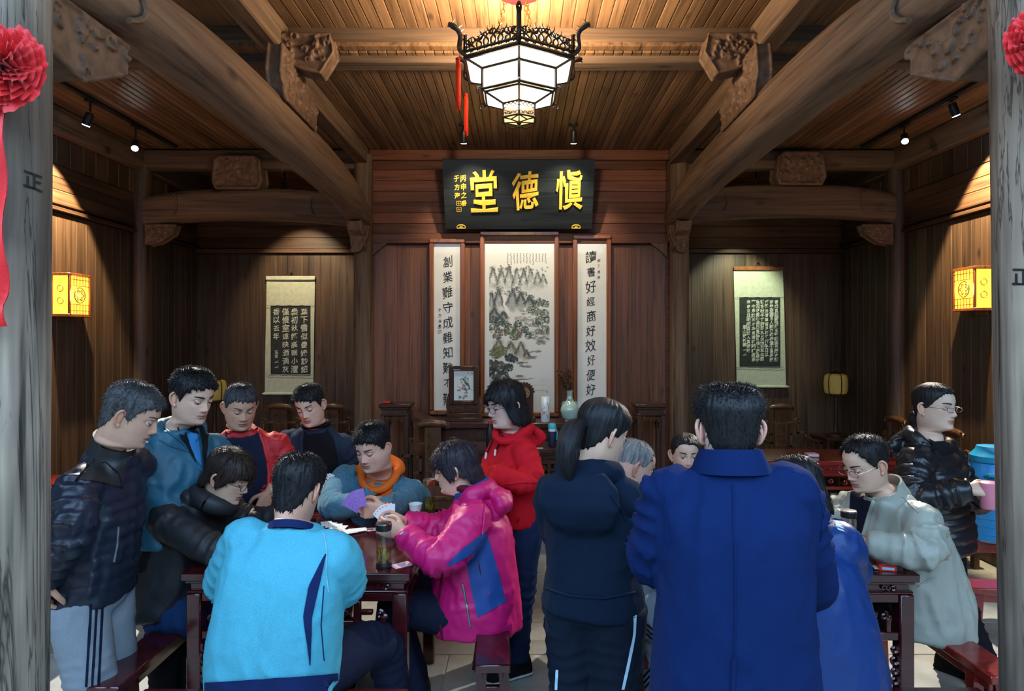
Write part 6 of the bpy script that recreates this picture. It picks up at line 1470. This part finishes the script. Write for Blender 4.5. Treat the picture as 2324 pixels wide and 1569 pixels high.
# ---- tall man in the teal jacket
p2, jk, tr, _ = person('person standing in a teal hooded jacket over a blue shirt, hands in pockets',
  dict(pos=J(437, 902, 2.92), dir=(.90, -.43), pitch=16, style='short', thick=.017, hairm=HB_, skin=SK2, stub=.3, brow=1.2),
  J(396, 1205, 2.97), J(402, 1075, 2.97), J(408, 974, 2.97), (.78, -.62), F_TEAL,
  dict(r=dict(e=J(343, 1108, 2.84), w=J(408, 1168, 2.87)), l=dict(e=J(486, 1095, 3.06), w=J(440, 1165, 2.94))),
  dict(r=((X(375, 2.92), 2.90, .48), (X(372, 2.92), 2.92, .09)), l=((X(425, 3.05), 3.03, .48), (X(425, 3.05), 3.05, .09))), F_BK, .165,
  [(.185, .145), (.180, .14), (.172, .135), (.18, .13), (.155, .095), (.09, .09)], .04, 12, 1.0, hood=hood_down(.15, .10, .02), rad=(.062, .066, .056, .050), wr=.010, fold=.022, shoes=(SHB, SOLE))
patch('shirt_front', F_SHIRT, p2, [jk], [(398, 938), (420, 985), (447, 1060)], [(440, 960), (450, 1000), (458, 1070)], 2.85, .004, 7, 14)
patch('dark_lining', F_BK, p2, [jk], [(392, 935), (405, 985), (440, 1045)], [(402, 938), (422, 985), (450, 1062)], 2.85, .009, 4, 12)
patch('dark_lining', F_BK, p2, [jk], [(448, 960), (456, 1000), (459, 1060)], [(472, 945), (472, 985), (463, 1065)], 2.85, .009, 4, 12)
seam('storm_flap', F_TEAL, p2, [jk], [(375, 975), (420, 1010), (458, 1065), (462, 1140)], 2.85, .006); seam('chest_seam', F_TEAL, p2, [jk], [(362, 1000), (395, 1015), (440, 1030)], 2.85, .004)

# ---- seated woman in black hooded jacket
p3, jk, tr, _ = person('person seated in a black hooded jacket, glasses and blue jeans, reaching over table',
  dict(pos=J(519, 1082, 2.93), dir=(.99, -.12), pitch=24, sex='f', style='crop', thick=.016, hold=.0, flare=1.02, hairm=HDB, skin=SK2, glasses=GL1, rag=.008),
  J(390, 1352, 3.0), J(430, 1195, 3.0), J(468, 1126, 2.97), (.95, -.28), F_BKJ,
  dict(r=dict(e=J(508, 1258, 2.74), w=J(592, 1238, 2.72)), l=dict(e=J(560, 1180, 3.14), w=J(640, 1172, 3.10))),
  dict(r=((-1.25, 2.88, .53), (-1.30, 2.84, .09)), l=((-1.33, 3.10, .52), (-1.70, 3.28, .09), (1, -.1))), F_JEAN, .165,
  [(.215, .185), (.215, .185), (.195, .165), (.19, .145), (.155, .10), (.09, .09)], .045, 13, 1.1, hood=hood_down(.17, .12, .03, .07, .036), rad=(.078, .078, .064, .052), legr=(.115, .11, .075, .06), wr=.006, shoes=(SHG, SOLE))

mk('hood_roll', MB().tube([J(482, 1136, 2.955)+V3([.080*math.sin(t)+.02*math.cos(t), -.085*math.cos(t), .012-.040*math.sin(t)]) for t in np.linspace(0, 2*PI, 30)], .046, 10, False), F_BKJ, p3)
# ---- man in the red jacket
p4, jk, tr, _ = person('person standing in an open red jacket over a navy T-shirt, hand on hip',
  dict(pos=J(546, 924, 3.44), dir=(.58, -.81), pitch=20, style='short', thick=.009, strands=(1600, .8, .1, .010), hairm=HG2, skin=SK3, fat=1.10),
  J(560, 1165, 3.55), J(556, 1060, 3.53), J(552, 976, 3.52), (.2, -.98), F_RED,
  dict(r=dict(e=J(476, 1090, 3.50), w=J(500, 1155, 3.40)), l=dict(e=J(650, 1085, 3.56), w=J(613, 1118, 3.40), hand=dict(d=(-.35, -.25, -.9), p=(-.6, .6, .1), curl=(.5, .6, .3)))),
  dict(r=((-1.62, 3.5, .46), (-1.62, 3.55, .09)), l=((-1.40, 3.5, .46), (-1.40, 3.55, .09))), F_BK, .175,
  [(.20, .165), (.20, .165), (.195, .165), (.195, .14), (.165, .095), (.085, .085)], .05, 14, 1.1, rad=(.072, .072, .060, .050), wr=.008, shoes=(SHB, SHB))
patch('navy_shirt', F_NV, p4, [jk], [(518, 975), (508, 1000), (500, 1050), (498, 1110), (500, 1190)], [(582, 975), (594, 1005), (605, 1050), (608, 1100), (606, 1190)], 3.4, .005, 12, 20)
for e in ([(520, 965), (506, 1000), (498, 1050), (496, 1120)], [(580, 965), (597, 1005), (608, 1050), (611, 1110)]): seam('jacket_edge', F_RED, p4, [jk], e, 3.4, .009)

# ---- man in the dark blazer
p5, jk, tr, _ = person('person in a dark slate blazer over black shirt, leaning to watch the card game',
  dict(pos=J(703, 922, 3.84), dir=(-.06, -1), pitch=17, roll=9, style='short', thick=.013, hairm=HB_, skin=SK2, part=.012, stub=.18),
  J(728, 1128, 4.12), J(722, 1048, 4.02), J(716, 969, 3.96), (-.1, -1), F_BLZ,
  dict(r=dict(e=J(652, 1070, 3.96), w=J(700, 1118, 3.76)), l=dict(e=J(812, 1070, 3.98), w=J(768, 1112, 3.80), hand=dict(d=(-.8, -.3, .2), p=(0, .6, .4), curl=(.6, .7, .5)))),
  dict(r=((-1.40, 4.05, .46), (-1.40, 4.1, .09)), l=((-1.20, 4.10, .46), (-1.20, 4.15, .09))), F_BK, .18,
  [(.20, .15), (.20, .15), (.195, .145), (.20, .135), (.17, .095), (.085, .085)], .08, 15, 1.0, rad=(.075, .075, .062, .05), wr=.007, shoes=(SHB, SHB))
patch('black_shirt', F_BK, p5, [jk], [(694, 972), (690, 1000), (688, 1060), (694, 1110)], [(738, 968), (758, 1000), (768, 1050), (762, 1100)], 3.85, .005, 10, 16)
for e in ([(692, 965), (686, 1000), (684, 1060)], [(742, 960), (762, 998), (771, 1050)]): seam('lapel_edge', F_BLZ, p5, [jk], e, 3.85, .009)
mk('shirt_collar', MB().tube([I for I in [J(716, 968, 3.96)+V3([.075*math.sin(t), -.078*math.cos(t), .018-.008*math.cos(t)]) for t in np.linspace(-2.6, 2.6, 22)]], .017, 8), F_BK, p5)

# ---- big man in denim jacket
p6, jk, tr, _ = person('person seated in denim jacket over orange hoodie, holding a fan of purple-backed cards',
  dict(pos=J(846, 1016, 3.56), dir=(-.36, -.93), pitch=19, k=1.08, fat=1.18, style='short', thick=.013, hairm=HB_, skin=(.62, .38, .28), hk=1.08, stub=.12),
  (X(862, 3.92), 3.95, .61), J(864, 1135, 3.80), J(862, 1078, 3.71), (-.12, -1), F_DEN,
  dict(r=dict(e=J(756, 1150, 3.54), w=J(836, 1138, 3.38), hand=dict(d=(1, -.05, -.10), p=(0, .3, -1), curl=(.25, .35, .25), th=.2)), l=dict(e=J(936, 1132, 3.70), w=J(872, 1156, 3.32), hand=dict(d=(-1, -.15, -.05), p=(.1, 1, .2), curl=(.75, .85, .5), th=.7))),
  dict(r=((-1.02, 3.46, .58), (-.92, 3.40, .09), (.3, -1)), l=((-.66, 3.46, .58), (-.72, 3.34, .09), (.5, -1))), F_BK, .215,
  [(.24, .20), (.24, .20), (.235, .19), (.235, .165), (.195, .11), (.095, .095)], .04, 16, 1.1, rad=(.090, .088, .072, .056), legr=(.12, .11, .08, .06), wr=.008, shoes=(SHB, SOLE))
patch('orange_front', F_OR, p6, [jk], [(812, 1058), (828, 1100), (836, 1150)], [(912, 1052), (892, 1100), (882, 1150)], 3.6, .006, 9, 12)
rg = [J(862, 1075, 3.71)+V3([.105*math.sin(t)*(1.1 if math.cos(t) < 0 else .95), -.10*math.cos(t)-.02*(math.cos(t) > 0)*math.cos(t), .012-.085*max(0, math.cos(t))+.035*max(0, -math.cos(t))]) for t in np.linspace(-2.9, 2.9, 30)]
mk('orange_hood', MB().tube(rg, np.interp(np.abs(np.linspace(-2.9, 2.9, 30)), [0, 1.3, 2.9], [.018, .026, .050]), 10), F_OR, p6)
for e in ([(818, 1072), (830, 1105), (838, 1148)], [(908, 1066), (894, 1105), (886, 1150)]): seam('jacket_edge', F_DEN, p6, [jk], e, 3.6, .009)
seam('pocket_flap', F_DEN, p6, [jk], [(893, 1115), (905, 1112), (912, 1118)], 3.6, .004); patch('print', M['teal'], p6, [jk], [(849, 1112), (843, 1125)], [(851, 1112), (857, 1125)], 3.6, .010, 4, 5)

# ---- man in the pale cyan jacket, seen from behind
p7, jk, tr, _ = person('person seated from behind in pale cyan jacket with navy hem and side wedge',
  dict(pos=J(677, 1113, 2.38), dir=(.20, .98), pitch=20, style='short', thick=.017, hairm=HB_, skin=SK1, face=False),
  J(622, 1505, 2.26), J(648, 1290, 2.24), J(664, 1192, 2.26), (.10, .99), F_CY,
  dict(r=dict(e=J(782, 1330, 2.38), w=J(768, 1246, 2.62), hand=dict(d=(-.05, .95, .0), p=(-.6, .3, 0), curl=(.5, .6, .4)), rad=(.085, .088, .074, .054)), l=dict(e=J(512, 1330, 2.42), w=J(640, 1230, 2.68), hand=dict(d=(.6, .6, .5), p=(.3, .5, -.3)), rad=(.08, .075, .06, .05))),
  dict(r=((-.56, 2.62, .53), (-.52, 2.72, .09)), l=((-.98, 2.66, .53), (-1.0, 2.60, .09))), F_NV, .170,
  [(.225, .165), (.228, .17), (.222, .16), (.215, .145), (.175, .10), (.082, .085)], .085, 17, 1.0, rad=(.085, .085, .07, .054), legr=(.115, .11, .08, .06), wr=.006, collar=(F_NB, -.004, .074), shoes=(SHB, SOLE))
patch('navy_side_wedge', F_NB, p7, [jk], [(738, 1258), (700, 1330), (688, 1400), (702, 1510)], [(741, 1258), (724, 1330), (708, 1400), (704, 1510)], 2.1, .004, 4, 22)
patch('navy_hem', F_NB, p7, [jk], [(468, 1548), (468, 1580)], [(765, 1528), (765, 1580)], 2.1, .006, 26, 4)
seam('sleeve_seam', F_CY2, p7, [jk], [(735, 1212), (742, 1250), (740, 1300), (745, 1345)], 2.1, .0022); seam('back_seam', F_NB, p7, [jk], [(735, 1330), (728, 1420), (735, 1500)], 2.1, .0018)

# ---- woman in the magenta jacket
p8, jk, tr, _ = person('person seated in profile in a magenta jacket with blue side panel, holding cards',
  dict(pos=J(1034, 1064, 3.05), dir=(-.98, .10), pitch=12, sex='f', style='crop', thick=.020, hold=.01, flare=1.03, hairm=HPU, skin=SK2, glasses=GL3, rag=.008),
  J(1082, 1358, 3.02), J(1082, 1200, 3.04), J(1074, 1128, 3.05), (-.99, .06), F_MAG,
  dict(l=dict(e=J(1004, 1268, 2.74), w=J(918, 1212, 2.84), hand=dict(d=(-.95, .05, .25), p=(.1, .9, -.2), curl=(.7, .8, .5), th=.6)), r=dict(e=J(1004, 1200, 3.25), w=J(922, 1186, 3.20), hand=dict(d=(-.8, -.15, .45), p=(-.2, -.6, -.5), curl=(.65, .7, .4), th=.6))),
  dict(l=((-.58, 2.92, .52), (-.44, 2.86, .09)), r=((-.60, 3.16, .52), (-.52, 3.20, .09))), F_NV, .165,
  [(.215, .215), (.215, .205), (.20, .175), (.195, .155), (.16, .105), (.095, .095)], .115, 18, 1.15, hood=hood_down(.16, .11, .045, .08, .036), rad=(.085, .086, .074, .056), legr=(.11, .10, .075, .065), wr=.009, fold=.020, shoes=(SHB, SHB), collar=(F_BLU, .05, .088))
patch('blue_side_panel', F_BLU, p8, [jk], [(1098, 1208), (1056, 1262), (1068, 1330), (1084, 1402)], [(1102, 1206), (1122, 1270), (1136, 1320), (1147, 1366)], 2.8, .005, 10, 24)
patch('blue_sleeve_wedge', F_BLU, p8, [jk], [(1092, 1212), (1050, 1245), (1012, 1282)], [(1098, 1215), (1062, 1262), (1022, 1284)], 2.75, .006, 5, 14)
seam('pocket_zip', ZIP, p8, [jk], [(1050, 1325), (1060, 1380), (1068, 1422)], 2.8, .005); seam('panel_zip', F_MAR, p8, [jk], [(1084, 1262), (1092, 1305)], 2.8, .004); seam('front_zip', F_MAR, p8, [jk], [(1005, 1300), (995, 1370), (1004, 1450)], 2.8, .006)
seam('cuff_tab', F_WHITE, p8, [jk], [(908, 1214), (916, 1208)], 2.8, .003, 5); seam('sleeve_seam', F_MAG, p8, [jk], [(1100, 1140), (1098, 1180), (1094, 1215)], 2.8, .004)
mk('turtleneck', MB().tube([J(1068, 1112, 3.05)+V3([.066*math.sin(t), -.066*math.cos(t), .01-.018*math.sin(t)]) for t in np.linspace(0, 2*PI, 26)], .022, 8, False), F_MAR, p8)

# ---- woman in the red hoodie
p9, jk, tr, _ = person('person standing with folded arms in a red hoodie, dark jeans and glasses',
  dict(pos=J(1147, 920, 3.38), dir=(-.84, -.55), pitch=11, sex='f', style='sidebob', thick=.020, hold=.0, flare=1.06, hairm=HB_, skin=(.56, .37, .30), glasses=GL3, part=-.018),
  J(1178, 1160, 3.46), J(1166, 1052, 3.44), J(1166, 982, 3.43), (-.90, -.44), F_REDH,
  dict(l=dict(e=J(1203, 1094, 3.23), w=J(1112, 1078, 3.14)), r=dict(e=J(1110, 1085, 3.44), w=J(1150, 1075, 3.24))),
  dict(l=((X(1188, 3.38), 3.38, .47), (X(1176, 3.38), 3.40, .09)), r=((X(1166, 3.55), 3.55, .47), (X(1148, 3.55), 3.58, .09))), F_JEAN2, .145,
  [(.165, .135), (.172, .138), (.165, .132), (.172, .132), (.145, .09), (.085, .085)], .055, 19, 1.08, hood=hood_down(.14, .10, .03, .07, .030), rad=(.068, .068, .060, .052), legr=(.092, .082, .060, .052), wr=.005, shoes=(SHB, SOLE))
mk('hood_front', MB().tube([J(1160, 978, 3.43)+V3([.085*math.sin(t)*.9-.03*math.cos(t), -.075*math.cos(t)-.03, -.050*math.cos(t)+.01]) for t in np.linspace(-1.7, 1.7, 20)], .020, 8), F_REDH, p9)
for a, b in (((1122, 990), (1107, 1030)), ((1142, 988), (1128, 1022))):
    seam('drawcord', F_NV, p9, [jk], [a, ((a[0]+b[0])/2+2, (a[1]+b[1])/2), b], 3.25, .004, 8, .006); q = J(b[0], b[1]+6, 3.22); bb = on_cloth(bvh_of([jk]), b[0], b[1]+5, 3.25, .01); mk('cord_end', MB().tube([bb+[0, 0, .012], bb-[.004, 0, .02]], .006, 7), M['white'], p9)
seam('waist_seam', F_REDH, p9, [jk], [(1150, 1098), (1185, 1095), (1222, 1095)], 3.3, .005); seam('side_seam', F_MAR, p9, [jk], [(1175, 1186), (1178, 1175)], 3.3, .003, 5)

# ---- ponytail woman, seen from behind
p10, jk, tr, _ = person('person standing with a black ponytail in a navy hoodie, back half turned',
  dict(pos=J(1368, 986, 2.42), dir=(.86, .50), pitch=20, sex='f', style='tied', thick=.020, hairm=HB_, skin=SK2, rag=.004, face=True,
       tail=([J(1330, 962, 2.37), J(1306, 972, 2.33), J(1290, 1010, 2.29), J(1287, 1050, 2.28), J(1296, 1092, 2.29)], ([0, .1, .35, .7, 1], [.016, .026, .042, .040, .008]), False)),
  J(1346, 1345, 2.44), J(1338, 1165, 2.42), J(1338, 1078, 2.42), (.40, .92), F_NAVYH,
  dict(r=dict(e=J(1446, 1215, 2.44), w=J(1475, 1200, 2.66)), l=dict(e=J(1270, 1215, 2.54), w=J(1330, 1195, 2.72))),
  dict(r=((X(1398, 2.42), 2.42, .46), (X(1392, 2.42), 2.44, .09)), l=((X(1302, 2.48), 2.48, .46), (X(1300, 2.48), 2.50, .09))), fabric('navy_track_cotton', (.007, .012, .024)), .150,
  [(.192, .155), (.188, .152), (.165, .125), (.172, .125), (.150, .092), (.085, .085)], .06, 20, 1.0, hood=hood_down(.22, .19, .03, .085, .040), rad=(.070, .070, .060, .05), legr=(.122, .112, .092, .085), wr=.007, shoes=(SHB, SOLE))
seam('hem_band', F_NAVYH, p10, [jk], [(1240, 1335), (1290, 1352), (1370, 1358), (1440, 1345)], 2.3, .005); seam('shoulder_seam', F_NAVYH, p10, [jk], [(1385, 1125), (1410, 1160), (1420, 1185)], 2.3, .003)
patch('side_stripe', F_STR, p10, [tr], [(1438, 1385), (1436, 1440), (1424, 1500), (1410, 1565)], [(1444, 1385), (1442, 1440), (1431, 1500), (1417, 1565)], 2.35, .003, 3, 20)
patch('side_stripe', F_STR, p10, [tr], [(1262, 1520), (1260, 1566)], [(1268, 1520), (1266, 1566)], 2.35, .003, 3, 10)

# ---- seated man with shaved grey hair
p11, jk, tr, _ = person('person seated with shaved grey hair and striped trousers, behind the ponytail woman',
  dict(pos=J(1437, 1058, 2.95), dir=(.96, .18), pitch=20, style='receding', thick=.005, strands=(1500, .9, .1, .005), hairm=HG3, skin=(.54, .30, .22), fat=1.12, ear=1.1),
  (X(1398, 2.98), 2.98, .61), J(1404, 1200, 2.97), J(1408, 1125, 2.97), (.95, .22), F_GREY,
  dict(r=dict(e=J(1452, 1275, 2.80), w=J(1530, 1240, 2.84)), l=dict(e=J(1470, 1210, 3.18), w=J(1545, 1210, 3.15))),
  dict(r=((X(1512, 2.78), 2.78, .53), (X(1462, 2.70), 2.70, .09), (.9, -.2)), l=((X(1520, 3.05), 3.1, .53), (X(1490, 3.05), 3.1, .09))), F_GREY, .17,
  [(.20, .17), (.20, .17), (.195, .16), (.195, .145), (.16, .10), (.085, .085)], .04, 21, 1.1, rad=(.075, .075, .062, .05), legr=(.115, .11, .09, .085), shoes=(SHB, SHB))
for k in range(3): patch('side_stripe', F_NV, p11, [tr], [(1452+k*1, 1400+k*12), (1500, 1443+k*12)], [(1452+k*1, 1405+k*12), (1500, 1448+k*12)], 2.75, .003, 3, 12)
for k in range(3): patch('side_stripe', F_NV, p11, [tr], [(1490-k*0, 1500+k*14), (1452, 1545+k*14)], [(1492, 1505+k*14), (1455, 1549+k*14)], 2.75, .003, 3, 12)

# ---- woman in the white knit
p12, jk, tr, _ = person('person seated in a white knit cardigan, smiling, at the far side of table',
  dict(pos=J(1556, 1033, 3.72), dir=(-.05, -1), pitch=3, sex='f', style='tied', thick=.010, hairm=HB_, skin=(.58, .38, .28), lids=0, lip=(.48, .14, .13), part=.004),
  (X(1556, 4.0), 4.02, .60), J(1552, 1135, 3.92), J(1556, 1090, 3.86), (0, -1), F_WHITE,
  dict(r=dict(e=J(1470, 1150, 3.68), w=J(1530, 1160, 3.46), hand=dict(d=(.6, -.5, 0), p=(0, .3, -1))), l=dict(e=J(1648, 1150, 3.68), w=J(1600, 1160, 3.46), hand=dict(d=(-.6, -.5, 0), p=(0, .3, -1)))),
  dict(r=((.90, 3.56, .55), (.90, 3.5, .09)), l=((1.12, 3.56, .55), (1.12, 3.5, .09))), F_BK, .185,
  [(.20, .16), (.20, .16), (.19, .15), (.20, .14), (.165, .10), (.08, .08)], .04, 22, 1.0, rad=(.078, .076, .064, .05), wr=.008)

# ---- man in the blue coat, nearest, from behind
flat = lambda z, deg, ph: .020*np.clip((z-.015)/.05, 0, 1)*np.clip(1.25-np.clip((z-.085)/.03, 0, 1), .1, 1)*np.clip(np.abs(np.sin(ph))+.25*(deg > 120), 0, 1)
p13, jk, tr, _ = person('person standing from behind in long royal blue coat with flat-topped black hair',
  dict(pos=J(1653, 976, 1.80), dir=(.06, 1), pitch=3, k=.98, style='short', thick=.010, hairm=HB_, skin=(.60, .38, .31), topf=flat, face=False, ear=1.1),
  J(1664, 1450, 1.76), J(1660, 1180, 1.76), J(1654, 1056, 1.78), (.04, 1), F_COAT,
  dict(l=dict(e=J(1486, 1262, 1.84), w=J(1512, 1262, 2.08)), r=dict(e=J(1838, 1322, 1.86), w=J(1822, 1310, 2.08))),
  dict(l=((X(1590, 1.76), 1.76, .5), (X(1590, 1.76), 1.76, .09)), r=((X(1735, 1.76), 1.76, .5), (X(1735, 1.76), 1.76, .09))), F_NV, .168,
  [(.245, .18), (.215, .165), (.205, .155), (.205, .15), (.155, .10), (.086, .09)], V3(J(1666, 1450, 1.76))-V3([0, 0, .50]), 23, 1.0, rad=(.075, .078, .070, .056), wr=.006, fold=.020, shoes=(SHB, SHB), vox=.0115)
mk('coat_collar', MB().loft([V3(J(1654, 1056, 1.78))+np.c_[q*np.cos(a_)*1.0, q*np.sin(a_)*.95-.012, h+.012*np.sin(a_)*-1] for a_ in [np.arange(36)/36*2*PI] for q, h in ((.070, .005), (.076, .046), (.083, .047), (.098, .012), (.108, -.018), (.100, -.020), (.085, -.004))], False), F_COAT, p13, 60)
seam('back_seam', F_COAT, p13, [jk], [(1662, 1100), (1668, 1250), (1668, 1400), (1665, 1565)], 1.6, .0022, 30); seam('vent_edge', F_COAT, p13, [jk], [(1664, 1495), (1662, 1568)], 1.6, .006, 12)
for e in ([(1508, 1085), (1506, 1130), (1512, 1190), (1520, 1240)], [(1858, 1110), (1868, 1170), (1862, 1230)]): seam('armhole_seam', F_COAT, p13, [jk], e, 1.65, .0024, 20, .0005)

# ---- person in the bright blue parka
p14, jk, tr, _ = person('person seated from behind in bright blue parka, head bowed beside the coat man',
  dict(pos=J(1808, 1114, 2.42), dir=(-.20, .98), pitch=26, style='bob', thick=.016, hold=.0, flare=1.02, hairm=HB_, skin=SK1, face=False),
  J(1842, 1492, 2.32), J(1806, 1290, 2.32), J(1812, 1196, 2.36), (-.05, 1), F_PARKA,
  dict(r=dict(e=J(1920, 1290, 2.44), w=J(1900, 1205, 2.68), rad=(.085, .085, .074, .056)), l=dict(e=J(1700, 1290, 2.45), w=J(1745, 1215, 2.70))),
  dict(r=((1.30, 2.68, .53), (1.32, 2.66, .09)), l=((.98, 2.68, .53), (.98, 2.66, .09))), F_BK, .16,
  [(.255, .20), (.245, .195), (.225, .18), (.205, .155), (.17, .105), (.085, .09)], .11, 24, 1.0, rad=(.085, .085, .074, .056), wr=.009, collar=(F_PARKA, .05, .085))
for k, (y0, y1) in enumerate(((1186, 1190), (1192, 1197), (1199, 1204))): patch('sleeve_logo', F_STR, p14, [jk], [(1893+k*3, y0), (1895+k*3, y1)], [(1909+k*2, y0+6), (1914+k*1, y1+5)], 2.4, .004, 4, 3)

# ---- man in the beige jacket
p15, jk, tr, _ = person('person seated in a beige-grey jacket over a navy polo, glasses, arms on the table',
  dict(pos=J(1963, 1054, 2.90), dir=(-.95, -.30), pitch=19, style='receding', thick=.014, hairm=HB_, skin=SK2, glasses=GL2),
  J(2080, 1368, 2.94), J(2036, 1205, 2.93), J(2008, 1122, 2.92), (-.95, -.22), F_BEI,
  dict(l=dict(e=J(2088, 1252, 2.68), w=J(1968, 1236, 2.76), hand=dict(d=(-.9, .25, 0), p=(0, .8, -.4), curl=(.5, .6, .4))), r=dict(e=J(1900, 1168, 3.22), w=J(1912, 1192, 3.00), hand=dict(d=(-.1, -.9, 0), p=(-.7, 0, -.5)))),
  dict(l=((1.50, 2.85, .53), (1.60, 2.80, .09)), r=((1.50, 3.08, .53), (1.58, 3.10, .09))), F_BK, .17,
  [(.225, .205), (.222, .20), (.205, .175), (.20, .155), (.165, .105), (.09, .09)], .10, 25, 1.1, rad=(.082, .084, .072, .056), wr=.010, fold=.026, collar=(F_BEI, .030, .086), shoes=(plain('brown_shoe', (.10, .045, .025), .4), SHB))
patch('navy_polo', F_NV, p15, [jk], [(1932, 1118), (1930, 1160), (1936, 1215)], [(1988, 1112), (1972, 1160), (1956, 1215)], 2.8, .006, 7, 14)
for e in ([(1992, 1112), (1976, 1160), (1960, 1215)], [(1928, 1120), (1926, 1160), (1932, 1210)]): seam('placket_edge', F_BEI, p15, [jk], e, 2.8, .009)
seam('shoulder_seam', F_BEI, p15, [jk], [(2010, 1118), (2050, 1130), (2085, 1165)], 2.8, .002); seam('pocket_seam', F_BEI, p15, [jk], [(2085, 1330), (2110, 1315), (2125, 1310)], 2.8, .004)

# ---- woman in the black puffer coat with pink cup
p16, jk, tr, _ = person('person standing in a black quilted down coat and thin glasses, holding a pink cup',
  dict(pos=J(2122, 925, 3.30), dir=(.40, -.92), pitch=1, sex='f', style='tied', thick=.012, hairm=HB_, skin=(.58, .40, .30), glasses=(GL2[0], .024, .012), lids=0,
       tail=([(0, -.085, -.045), (.0, -.098, -.07), (0, -.10, -.10), (0, -.095, -.13)], ([0, .4, .8, 1], [.030, .036, .030, .012]), True)),
  J(2124, 1200, 3.30), J(2112, 1068, 3.30), J(2108, 998, 3.30), (.62, -.78), F_PUF,
  dict(r=dict(e=J(2078, 1128, 3.06), w=J(2200, 1112, 2.98), hand=dict(d=(.92, -.2, .05), p=(.25, .75, -.6), curl=(.45, .55, .35), th=.4)), l=dict(e=J(2205, 1125, 3.36), w=J(2236, 1128, 3.12), hand=dict(d=(.1, -.9, .1), p=(-.6, 0, -.3), curl=(.6, .7, .5)))),
  dict(r=((X(2188, 3.15), 3.16, .44), (X(2262, 3.02), 3.02, .09)), l=((X(2160, 3.36), 3.36, .44), (X(2170, 3.40), 3.44, .09))), F_BK, .165,
  [(.205, .165), (.195, .16), (.19, .155), (.19, .145), (.16, .10), (.088, .09)], .10, 26, 1.05, puff=(.062, .020), rad=(.080, .080, .070, .055), hood=hood_down(.17, .12, .03, .08, .038), legr=(.10, .09, .07, .065), wr=.005, shoes=(SHB, SHB))
patch('black_shirt', F_BK, p16, [jk], [(2098, 985), (2110, 1005), (2135, 1030)], [(2150, 978), (2158, 1000), (2150, 1030)], 3.1, .006, 6, 8)

# ---- things held in hands
c0 = J(2244, 1128, 2.96); cu = root('pink_cup', (c0[0], c0[1], c0[2]-.06), 'pink insulated cup held by the woman in the black down coat', 'cup')
mk('body', MB().lathe([(.030, -.055), (.034, -.05), (.037, .05), (.034, .05), (.030, -.045)], 24, c0), M['pink'], cu); mk('lid', MB().lathe([(.038, .05), (.038, .065), (.030, .07)], 24, c0), M['pink'], cu)
def fan(label, group, me, n, pivot, up, nrmv, a0, a1, R=.05, **kw):
    up, nv = nrm(up), nrm(nrmv); up = nrm(up-nv*np.dot(up, nv)); rt = np.cross(up, nv)
    for i in range(n):
        a = a0+(a1-a0)*i/max(1, n-1); u = up*math.cos(a)+rt*math.sin(a); r_ = np.cross(u, nv); c = V3(pivot)+u*R+nv*.0012*i
        Mx = Matrix(((r_[0], u[0], nv[0], c[0]), (r_[1], u[1], nv[1], c[1]), (r_[2], u[2], nv[2], c[2]), (0, 0, 0, 1))); card(ORD[i]+' '+label, me, Mx, group, **kw)
fan('purple-backed card in the denim jacket man\'s fan, counted from his thumb', 'cards in the denim jacket man\'s hand', card_p, 7, J(822, 1156, 3.24), (-.55, 0, .8), (.1, -1, .25), -.45, .35, .055)
fan('white card in the magenta jacket woman\'s fan, counted from the denim man', 'cards in the magenta jacket woman\'s hand', card_w, 5, J(882, 1186, 3.16), (-.15, 0, 1), (.55, -.8, .2), -.55, .25, .045, pips=[((-.02, .034), 1), ((.0, .0), 1)])
fan('white card in the dark blazer man\'s hand, counted from the red jacket man', 'cards in the blazer man\'s hand', card_w, 3, J(744, 1106, 3.70), (.1, 0, 1), (-.2, -1, .2), -.3, .3, .03, pips=[((-.02, .034), 1)])
bpy.data.scenes.remove(TS)
